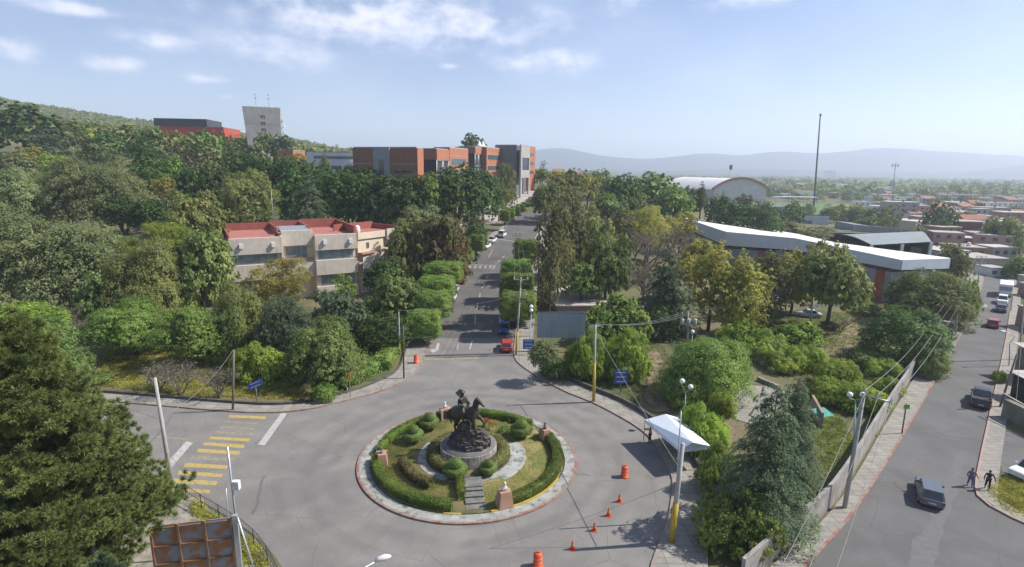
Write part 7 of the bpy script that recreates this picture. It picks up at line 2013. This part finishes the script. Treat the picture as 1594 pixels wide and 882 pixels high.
e = sign([(836, 485.5), (911.5, 485), (911.5, 525.5), (836, 525.5)], (874, 545), 76, BBM, 'large faded blue-grey billboard behind the right corner of the avenue', 0, 'billboard', 2, 'billboard')
MB().box(-3.45, 3.35, -.03, -.008, alt(e.location.x, 76, 486.5)-e.location.z-.05, alt(e.location.x, 76, 486.5)-e.location.z).build('rim', DARKST, e)
g = P(716, 646); c = D(716, 611.7, g.y); e = empty('diamond_sign', g, 0, 'grey diamond-shaped road sign seen from behind, beside the horse statue', 'sign')
MB().tube([(0, 0, 0), (c.x-g.x, 0, c.z)], .035, 6).build('post', STEEL, e)
s_ = .5; cz = c.z; MB().add([(-s_, -.02, cz), (0, -.02, cz-s_), (s_, -.02, cz), (0, -.02, cz+s_), (-s_, .01, cz), (0, .01, cz-s_), (s_, .01, cz), (0, .01, cz+s_)], [(0, 1, 2, 3), (7, 6, 5, 4), (0, 4, 5, 1), (1, 5, 6, 2), (2, 6, 7, 3), (3, 7, 4, 0)]).build('panel', mat('sign_back', (.12, .13, .13), .5), e)
for (x, y0, y1, lab) in ((509.6, 630, 616, 'short yellow stake on the left sidewalk by the small bushes'), (593.5, 607.5, 598, 'short grey stake at the middle of the left sidewalk curve'), (541, 612, 603, 'small stake at the juniper hedge')):
    g = P(x, y0); MB_ = MB().tube([(0, 0, 0), (0, 0, max(.5, alt(g.x, g.y, y1)))], .05, 6); MB_.tube([(0, 0, .0), (0, 0, .05)], .09, 8)
    tag(MB_.build('stake', YELLOWP if x == 509.6 else STEEL, None, g), lab, 'stake')

# rusty billboard back and wire fence, lower left
RUST = mat('rusty_sheet', (.22, .25, .29), .8, (.3, .13, .05), 1.1, 8, amt=(.42, .58))
RUSTF = mat('rusty_frame', (.26, .13, .06), .9, (.16, .1, .06), 3)
Yb_ = 29.5; a = D(236, 826, Yb_); b = D(361, 805, Yb_+1.0)
e = empty('billboard', (b.x, b.y, 0), math.atan2(b.y-a.y, b.x-a.x), 'rusty back of a billboard with a brown grid frame at the bottom left', 'billboard')
Lb = (b-a).length; zt2 = b.z
mpart(e, 'panel', RUST, lambda q: q.box(-Lb, 0, 0, .06, zt2-4.4, zt2))
for k in range(4):
    x = -Lb*k/3.02; mpart(e, 'upright', RUSTF, lambda q: q.box(x-.12, x, -.14, -.003, zt2-4.5, zt2+.02))
for k in range(4):
    z = zt2-.12-1.25*k; mpart(e, 'rail', RUSTF, lambda q: q.box(-Lb, -.001, -.10, -.005, z-.1, z))
mpart(e, 'post', SILV, lambda q: (q.box(.03, .32, -.12, .12, 0, zt2+.15)))
mpart(e, 'brace', SILV, lambda q: q.tube([(.35, -.1, zt2), (1.3, -.6, 0)], .06, 6))
fp = px([(300, 772), (330, 792), (355, 806), (405, 839), (436, 880), (462, 940)], 1)
fp = offset_line(fp, -.5)
fe = empty('wire_fence', (fp[0].x, fp[0].y, 0), 0, 'rusty wire fence curving round the bottom left corner of the road', 'fence')
o = Vector((fp[0].x, fp[0].y)); FN = resample(fp, 22)
for p in FN[::3]: MB().tube([(p.x-o.x, p.y-o.y, -.1), (p.x-o.x, p.y-o.y, 1.35)], .035, 6).build('post', DARKST, fe)
mbm = MB()
for z in (.15, .75, 1.3): mbm.tube([(p.x-o.x, p.y-o.y, z) for p in FN], .022, 5)
FN2 = resample(fp, 120)
for i in range(0, 118, 2):
    a_, b_ = FN2[i], FN2[i+2]
    mbm.tube([(a_.x-o.x, a_.y-o.y, .15), (b_.x-o.x, b_.y-o.y, 1.3)], .008, 3, cap=False); mbm.tube([(b_.x-o.x, b_.y-o.y, .15), (a_.x-o.x, a_.y-o.y, 1.3)], .008, 3, cap=False)
tag(mbm.build('wire_mesh', DARKST, fe))
flat_poly('yard', [P(*p).xy for p in ((250, 765), (300, 776), (352, 809), (400, 842), (430, 882), (430, 1000), (150, 1000), (100, 850))], mat('yard_concrete', (.34, .31, .27), .9, (.2, .17, .13), .5, 8, coords='World', extra=stain_extra), .03)

# tent by the right sidewalk
TENT = mat('white_tarpaulin', (.74, .79, .84), .6, (.68, .73, .79), 1)
A1, A2 = P(1004, 653, 2.4), P(1060, 700, 2.4); C1, C2 = P(1036, 644, 3.2), P(1078, 688, 3.2); B1, B2 = P(1056, 650, 2.4), P(1106, 694, 2.4)
te = empty('canopy_tent', (A1.x, A1.y, .14), 0, 'white open-sided canopy tent over the right sidewalk', 'tent'); o = Vector(te.location)
vs = [p-o for p in (A1, A2, C1, C2, B1, B2)]
mpart(te, 'roof', TENT, lambda b: (b.add(vs, [(0, 1, 3, 2), (2, 3, 5, 4), (0, 2, 4), (1, 5, 3)]), b.add([v-Vector((0, 0, .04)) for v in vs], [(0, 2, 3, 1), (2, 4, 5, 3)])))
def val(b):
    for i, j in ((0, 1), (4, 5), (0, 4), (1, 5)):
        p, q = vs[i], vs[j]; b.add([p, q, q-Vector((0, 0, .28)), p-Vector((0, 0, .28))], [(0, 1, 2, 3)])
mpart(te, 'valance', TENT, val)
for i in (0, 1, 4, 5): mpart(te, 'leg', STEEL, lambda b: b.tube([(vs[i].x*.98, vs[i].y, 0), (vs[i].x*.98, vs[i].y, vs[i].z-.03)], .035, 6))
# small green tarp in the garden
g = P(1280, 642, 1.6); e = empty('tarp', (g.x, g.y, 0), .3, 'small turquoise tarpaulin on poles right of the cedar', 'tarp')
mpart(e, 'sheet', mat('turquoise_tarp', (.06, .32, .25), .6), lambda b: b.add([(-.9, -.7, 1.5), (.9, -.7, 1.5), (.9, .7, 1.8), (-.9, .7, 1.8)], [(0, 1, 2, 3)]))
for s in (-1, 1): mpart(e, 'pole', STEEL, lambda b: b.tube([(s*.87, -.67, 0), (s*.87, -.67, 1.5)], .03, 5))

# traffic barrels and cones
ORNG = mat('orange_plastic', (.62, .09, .02), .45, (.5, .07, .02), 3)
def barrel(x, y, s, lab):
    g = P(x, y, .0); z = .14 if x < 700 else 0; e = empty('traffic_barrel', (g.x, g.y, z), 0, lab, 'barrel', 'orange traffic barrels')
    MB().lathe([(.38*s, 0), (.38*s, .1), (.3*s, .11), (.29*s, .95*s), (.2*s, 1.02*s), (.12*s, 1.04*s)], 16).build('body', ORNG, e)
    for z_ in (.3, .6): MB().lathe([(.305*s, z_*s), (.315*s, z_*s+.02), (.31*s, z_*s+.09), (.3*s, z_*s+.1)], 16).build('band', mat('barrel_band', (.8, .25, .12), .4), e)
    MB().box(-.12, .12, -.03, .03, 1.03*s, 1.12*s).build('handle', ORNG, e)
barrel(972, 742, 1.0, 'orange traffic barrel on the road below the tent')
barrel(837, 881, 1.0, 'orange traffic barrel at the bottom edge of the road')
barrel(648, 566, 1.1, 'tall red-orange barrel on the left sidewalk at the avenue mouth')
for x, y, lab in ((964, 781, 'traffic cone nearest the orange barrel below the tent'), (947, 803, 'second traffic cone from the tent'), (925, 826, 'third traffic cone from the tent'), (891, 855, 'traffic cone furthest down the road, next to the bottom barrel')):
    g = P(x, y); e = empty('traffic_cone', (g.x, g.y, .012), 0, lab, 'cone', 'orange traffic cones')
    MB().lathe([(.15, .04), (.1, .35), (.045, .7), (.02, .72)], 12).build('cone', ORNG, e); MB().box(-.2, .2, -.2, .2, 0, .039).build('base', ORNG, e)
    MB().lathe([(.117, .28), (.12, .29), (.088, .44), (.083, .45)], 12).build('band', mat('barrel_band', (0, 0, 0)), e)

# ------------------------------------------------------------------ vehicles
TAIL = mat('tail_lamp_red', (.35, .02, .02), .3); HEADL = mat('headlamp_glass', (.6, .62, .65), .15); PLATE = mat('number_plate', (.6, .6, .58), .5)
CG = mat('car_glass', (.03, .035, .04), .06, (.025, .03, .035), 2, spec=.9)
WH = MB().lathe([(.16, -.1), (.29, -.11), (.315, -.07), (.315, .07), (.29, .11), (.16, .1)], 20).mesh('wheel', RUBBER)
RIM = MB().lathe([(.02, .085), (.09, .1), (.17, .105), (.2, .09), (.2, -.09), (.17, -.105), (.02, -.085)], 14).mesh('rim', mat('alloy_rim', (.45, .45, .46), .35, metal=.7))
CK_ = {  # length, width, height, belt, cabin base rear/front, cabin top rear/front (fractions of length from rear), bonnet height
 'hatch': (4.0, 1.72, 1.46, .88, .02, .72, .12, .56, .82), 'sedan': (4.5, 1.76, 1.44, .9, .14, .70, .27, .55, .84),
 'suv': (4.5, 1.85, 1.7, 1.02, .01, .74, .07, .6, .98), 'van': (4.9, 1.9, 2.05, 1.1, .0, .86, .02, .74, 1.02), 'pickup': (5.1, 1.85, 1.75, 1.0, .38, .74, .42, .62, 1.0)}
def car(kind, colr, g, rz, label, z=.03, group=None):
    L_, W_, H_, zb, r0, f0, r1, f1, hb = CK_[kind]
    e = empty('parked_car' if 'parked' in label else kind if kind in ('van',) else ('pickup_truck' if kind == 'pickup' else 'car'), (g[0], g[1], T(g[0], g[1])+z), rz, label, {'van': 'van', 'pickup': 'pickup truck'}.get(kind, 'car'), group)
    pm = paint('car_paint_%d_%d_%d' % tuple(int(c*100) for c in colr), colr, .3)
    ys = [-.5, -.495, -.46, -.3, 0, .3, .43, .485, .5]
    def top(y):
        if y > f0-.5: return zb + (hb-zb)*min(1, (y+.5-f0)/.06) - max(0, y-.42)*1.1
        if kind == 'sedan' and y < r0-.5: return zb-.02
        return zb
    V = []
    for y in ys:
        w_ = W_/2*(1-.10*(abs(y)*2)**6); w_ *= .97 if abs(y) > .49 else 1
        z0 = .22 + (.1 if abs(y) > .48 else 0); zt_ = top(y) - (.06 if abs(y) > .49 else 0)
        prof = [(-w_*.9, z0), (-w_, z0+.14), (-w_*1.0, zt_*.72), (-w_*.96, zt_*.93), (-w_*.88, zt_), (w_*.88, zt_), (w_*.96, zt_*.93), (w_, zt_*.72), (w_, z0+.14), (w_*.9, z0)]
        V += [(p[0], y*L_, p[1]) for p in prof]
    n = len(ys); F = [(10*i+j, 10*i+(j+1) % 10, 10*i+10+(j+1) % 10, 10*i+10+j) for i in range(n-1) for j in range(10)]
    F += [tuple(range(9, -1, -1)), tuple(10*(n-1)+k for k in range(10))]
    mb = MB().add([(v[0], v[1], v[2]) for v in V], F)
    b0, b1, t0, t1 = (r0-.5)*L_, (f0-.5)*L_, (r1-.5)*L_, (f1-.5)*L_
    wb, wt = W_/2*.90, W_/2*.74
    ring0 = [(-wb, b0, zb-.02), (wb, b0, zb-.02), (wb, b1, hb-.03), (-wb, b1, hb-.03)]
    ring1 = [(-wt, t0, H_-.04), (wt, t0, H_-.04), (wt, t1, H_), (-wt, t1, H_)]
    mb.add(ring0+ring1, [(4, 5, 6, 7), (0, 1, 5, 4), (1, 2, 6, 5), (2, 3, 7, 6), (3, 0, 4, 7)])
    if kind == 'pickup':
        y0, y1 = -.49*L_, b0-.05; mb2 = MB().box(-.78, .78, y0+.05, y1, zb-.0, zb+.012); mb2.build('load_bed', DARKST, e)
        for x in (-.84, .84): mb.box(x-.05, x+.05, y0, y1, zb-.1, zb+.22)
        mb.box(-.84, .84, y0, y0+.06, zb-.1, zb+.22)
    o = mb.build('body', pm, e); bm = bmesh.new(); bm.from_mesh(o.data); bmesh.ops.recalc_face_normals(bm, faces=bm.faces); bm.to_mesh(o.data); bm.free()
    bevel(o, .035, 2)
    def glass(name, i, j, k, l, a=.07, b=.12):
        q = [Vector(p) for p in (i, j, k, l)]; nrm = (q[1]-q[0]).cross(q[3]-q[0]).normalized()*.018
        c_ = sum(q, Vector())/4
        qq = [p.lerp(c_, a)+nrm for p in q]; MB().add(qq + [p-nrm*.9 for p in qq], [(0, 1, 2, 3), (0, 4, 5, 1), (1, 5, 6, 2), (2, 6, 7, 3), (3, 7, 4, 0)]).build(name, CG, e)
    R0_, R1_ = ring0, ring1
    glass('rear_window', R0_[0], R0_[1], R1_[1], R1_[0], .16)
    glass('windscreen', R0_[2], R0_[3], R1_[3], R1_[2], .12)
    def mid(a, b, t): return tuple(Vector(a).lerp(Vector(b), t))
    for (a, b, c_, d_) in ((R0_[1], R0_[2], R1_[2], R1_[1]), (R0_[3], R0_[0], R1_[0], R1_[3])):
        m0, m1 = mid(a, b, .5), mid(d_, c_, .5)
        glass('side_window', a, m0, m1, d_, .14); glass('side_window', m0, b, c_, m1, .14)
    for sx in (-1, 1):
        for sy in (-.32, .31):
            w_ = link('wheel', WH, e); w_.rotation_euler = (0, PI/2, 0); w_.location = (sx*(W_/2-.1), sy*L_, .315)
            rm_ = link('rim', RIM, w_); rm_.scale = (1, 1, 1.12)
        MB().box(sx*W_*.36-.16, sx*W_*.36+.16, L_*.488, L_*.503, hb*.66, hb*.82).build('headlight', HEADL, e)
        MB().box(sx*W_*.40-.11, sx*W_*.40+.11, -L_*.507, -L_*.49, zb*.68, zb*.9).build('tail_light', TAIL, e)
        MB().box(min(sx*wb, sx*(wb+.22)), max(sx*wb, sx*(wb+.22)), b1-.35, b1-.25, zb+.0, zb+.15).build('mirror', pm, e)
    MB().box(-.25, .25, -L_*.509, -L_*.497, .5, .62).build('number_plate', PLATE, e)
    return e
def gp(x, y): g = G(x, y); return (g.x, g.y)
def roaddir(line, y):
    l = sorted([(p.y, p.x) for p in line]); x0 = np.interp(y-3, [q[0] for q in l], [q[1] for q in l]); x1 = np.interp(y+3, [q[0] for q in l], [q[1] for q in l])
    return -math.atan2(x1-x0, 6)
def onroad(line, px_, py_, flip=False, extra=0): g = gp(px_, py_); return g, roaddir(line, g[1]) + (PI if flip else 0) + extra
def putcar(kind, colr, line, x, y, label, flip=False, extra=0, group=None):
    g, rz = onroad(line, x, y, flip, extra); return car(kind, colr, g, rz, label, group=group)
putcar('hatch', (.42, .05, .05), ARg, 788.5, 543, 'red hatchback parked nearest the avenue mouth, right side')
putcar('hatch', (.03, .06, .28), ARg, 784.5, 516, 'blue hatchback parked behind the red one, facing the viewer', True)
putcar('van', (.6, .6, .58), ARg, 786, 502, 'white van parked behind the blue car', True)
putcar('sedan', (.05, .055, .065), ALg, 741, 403, 'dark grey sedan parked at the left kerb by the striped crossing', True)
putcar('pickup', (.72, .72, .7), ALg, 756.5, 386, 'white pickup parked at the left kerb of the upper avenue', True)
putcar('pickup', (.68, .68, .68), ALg, 766, 377, 'second white pickup parked behind the first one', True)
putcar('van', (.74, .74, .74), ALg, 782, 368, 'white van driving away up the avenue', False)
putcar('hatch', (.4, .04, .03), ALg, 718.5, 440, 'red car half hidden under the clipped trees on the left')
putcar('hatch', (.55, .58, .62), ALg, 708, 453, 'pale blue car parked under the clipped trees on the left')
putcar('hatch', (.7, .7, .7), ALg, 703.5, 466, 'white car parked nearest under the clipped trees on the left')
putcar('sedan', (.5, .52, .53), ARg, 820, 405, 'pale grey car between clipped trees on the right of the avenue')
putcar('sedan', (.5, .5, .48), ARg, 825, 311, 'tiny pale car at the top of the avenue')
g = gp(1257, 493); car('sedan', (.45, .5, .55), g, R(70), 'pale blue car parked under the trees before the auditorium')
g = gp(1445, 774); car('hatch', (.12, .14, .17), g, R(-31), 'blue-grey hatchback driving up the right-hand street', .015)
putcar('pickup', (.055, .055, .06), SRg, 1526, 627, 'black pickup parked at the right kerb of the right-hand street', extra=R(3))
putcar('hatch', (.38, .05, .06), SRg, 1545, 508, 'red car driving on the right-hand street')
putcar('sedan', (.06, .075, .1), SRg, 1557.5, 484, 'dark blue car driving on the right-hand street')
putcar('suv', (.72, .72, .72), SRg, 1559.5, 472, 'white car right behind the bus', True)
g = gp(1604, 741); car('hatch', (.72, .72, .72), g, R(110), 'white car parked in the lot cut by the right edge', .02)
# bus
g, rz = onroad(SRg, 1562, 459); e = empty('bus', (g[0]+.2, g[1], .03), rz, 'white minibus on the far end of the right-hand street', 'bus')
bevel(MB().box(-1.15, 1.15, -3.6, 3.6, .4, 2.9).build('body', WHITE, e), .12)
MB().box(-1.0, 1.0, -3.63, -3.605, 1.5, 2.4).build('rear_window', mat('bus_glass', (.25, .32, .42), .3), e)
for s in (-1, 1):
    MB().box(s*1.16-.006, s*1.16+.006, -3.2, 3.2, 1.6, 2.4).build('side_window', CG, e)
    MB().box(s*.95-.12, s*.95+.12, -3.64, -3.606, .7, 1.0).build('tail_light', TAIL, e)
    for y in (-2.2, 2.2):
        w_ = link('wheel', WH, e); w_.rotation_euler = (0, PI/2, 0); w_.location = (s*1.0, y, .42); w_.scale = (1.35, 1.35, 1.3); link('rim', RIM, w_)
MB().box(-1.02, 1.02, -3.62, -3.604, .42, .55).build('bumper', DARKST, e)

# ------------------------------------------------------------------ people
SKIN = mat('skin', (.26, .14, .09), .6)
HAIR = mat('dark_hair', (.015, .012, .01), .7)
def person(g, rz, shirt, trousers, label, stride=.28, arms=(.5, .3), z=0, hat=None, H=1.72, elbows=0):
    k = H/1.75
    e = empty('person', (g[0], g[1], z), rz, label, 'person')
    s = stride
    legs = [[(-.09, 0, .93, .10), (-.10, s*.45, .50, .062), (-.10, s*.5, .10, .042), (-.10, s*.5+.14, .035, .035)],
            [(.09, 0, .93, .10), (.10, -s*.25, .50, .062), (.10, -s*.75, .12, .042), (.10, -s*.75+.13, .035, .035)]]
    aL, aR = arms
    hands = []
    def arm(sx, a):
        sh = Vector((sx*.19, 0, 1.42)); el = sh+Vector((sx*(.05+abs(a)*.22), math.sin(a)*.1, -.28)); wr = el+Vector((sx*(.0+abs(a)*.05), .1+elbows*.18, -.22+elbows*.2)); hd = wr+(wr-el).normalized()*.07
        hands.append((wr, hd)); return [(*sh, .055), (*el, .04), (*wr, .028), (*hd, .034)]
    A_, B_ = arm(-1, aL), arm(1, aR)
    V, E, Rr = chains([(0, 0, .95, .13), (0, 0, 1.15, .125), (0, 0, 1.36, .15), (0, 0, 1.47, .07), (0, .01, 1.54, .052), (0, .015, 1.62, .085), (0, .01, 1.70, .075)], [0]+legs[0], [0]+legs[1], [2]+A_, [2]+B_, [5, (0, .105, 1.62, .016)], [5, (-.09, 0, 1.62, .015)], [5, (.09, 0, 1.62, .015)])
    S = Matrix.Scale(k, 4)
    skinned('body', V, E, Rr, SKIN, e, 1, 0, M=S)
    V, E, Rr = chains([(0, 0, .99, .145), (0, 0, 1.16, .142), (0, 0, 1.37, .168), (0, 0, 1.45, .085)], [2]+[(a[0], a[1], a[2], a[3]+.014) for a in A_[:3]], [2]+[(a[0], a[1], a[2], a[3]+.014) for a in B_[:3]])
    skinned('shirt', V, E, Rr, shirt, e, 1, 0, M=S)
    V, E, Rr = chains([(0, 0, .98, .148)], [0]+[(a[0], a[1], a[2], a[3]+.018) for a in legs[0][:3]], [0]+[(a[0], a[1], a[2], a[3]+.018) for a in legs[1][:3]])
    skinned('trousers', V, E, Rr, trousers, e, 1, 0, M=S)
    for l in legs: V, E, Rr = chains([(l[2][0], l[2][1]-.03, .045, .045), (l[3][0], l[3][1]+.02, .035, .042)]); skinned('shoe', V, E, Rr, DARKST, e, 1, 0, M=S)
    MB().ball((0, -.012, 1.665), .102, 12, 8, (1, 1, 1), M=S).build('hair' if hat is None else 'cap', hat or HAIR, e)
    for wr, hd in hands:
        d = (hd-wr).normalized(); sd = d.cross(Vector((0, 1, 0))).normalized()
        for f in range(5):
            L_ = (.05, .07, .078, .07, .055)[f]; o_ = hd + Vector((0, 1, 0))*(.028-.014*f)
            dd = (d+Vector((0, .7, 0)) if f == 0 else d).normalized()
            MB().tube([o_, o_+dd*L_*.5, o_+(dd+sd*.25*(1 if wr.x > 0 else -1)).normalized()*L_], [.009, .008, .006], 5, M=S).build('finger', SKIN, e)
DK = mat('black_cloth', (.03, .03, .035), .9); NAVY = mat('dark_blue_denim', (.11, .15, .27), .9); GREYC = mat('grey_cloth', (.17, .17, .19), .9); LTC = mat('pale_shirt', (.5, .5, .5), .9)
g = P(1509, 757); person(g, R(165), GREYC, NAVY, 'person in a dark grey top and blue jeans with elbows out, walking at the kerb', arms=(.5, .5), z=.015, elbows=.5)
g = P(1535.5, 763); person(g, R(150), DK, DK, 'person all in black walking on the corner of the right-hand street', arms=(.6, .3), z=.14)
g = P(865, 599); person(g, R(120), mat('brown_top', (.16, .12, .1), .9), DK, 'person in a brown top standing on the right sidewalk before the bushes', .1, (.3, .5), z=.14)
g = P(1011, 689); person(g, R(60), LTC, DK, 'person in a pale shirt and dark trousers standing at the corner of the tent', .12, (.3, .4), z=.014)

# ------------------------------------------------------------------ haze
hz = bpy.data.materials.new('haze'); hz.use_nodes = True; t = hz.node_tree; t.nodes.clear()
pv = N(t, 'ShaderNodeVolumePrincipled'); pv.inputs['Color'].default_value = (.76, .85, 1.0, 1); pv.inputs['Density'].default_value = 2.8e-4; pv.inputs['Anisotropy'].default_value = .3
t.links.new(pv.outputs[0], N(t, 'ShaderNodeOutputMaterial').inputs['Volume'])
tag(MB().box(-14500, 14500, -2300, 14500, -6, 330).build('haze', hz), kind='stuff')

# things that share a label are told apart by their order from the left
bpy.context.view_layer.update()
ORD = ['leftmost', 'second from left', 'third from left', 'fourth from left', 'fifth from left', 'sixth from left', 'seventh from left', 'eighth from left', 'ninth from left', 'tenth from left'] + ['%dth from left' % k for k in range(11, 60)]
bylab = {}
for o_ in COL.objects:
    if o_.parent is None and o_.get('label') and o_.get('kind') != 'stuff': bylab.setdefault(o_['label'], []).append(o_)
for lab_, os_ in bylab.items():
    if len(os_) > 1:
        def pxx(o_):
            v_ = Vector(o_.location)-CP; return v_.dot(RT)/v_.dot(FW)
        for k_, o_ in enumerate(sorted(os_, key=pxx)): o_['label'] = lab_ + ', ' + ORD[k_]
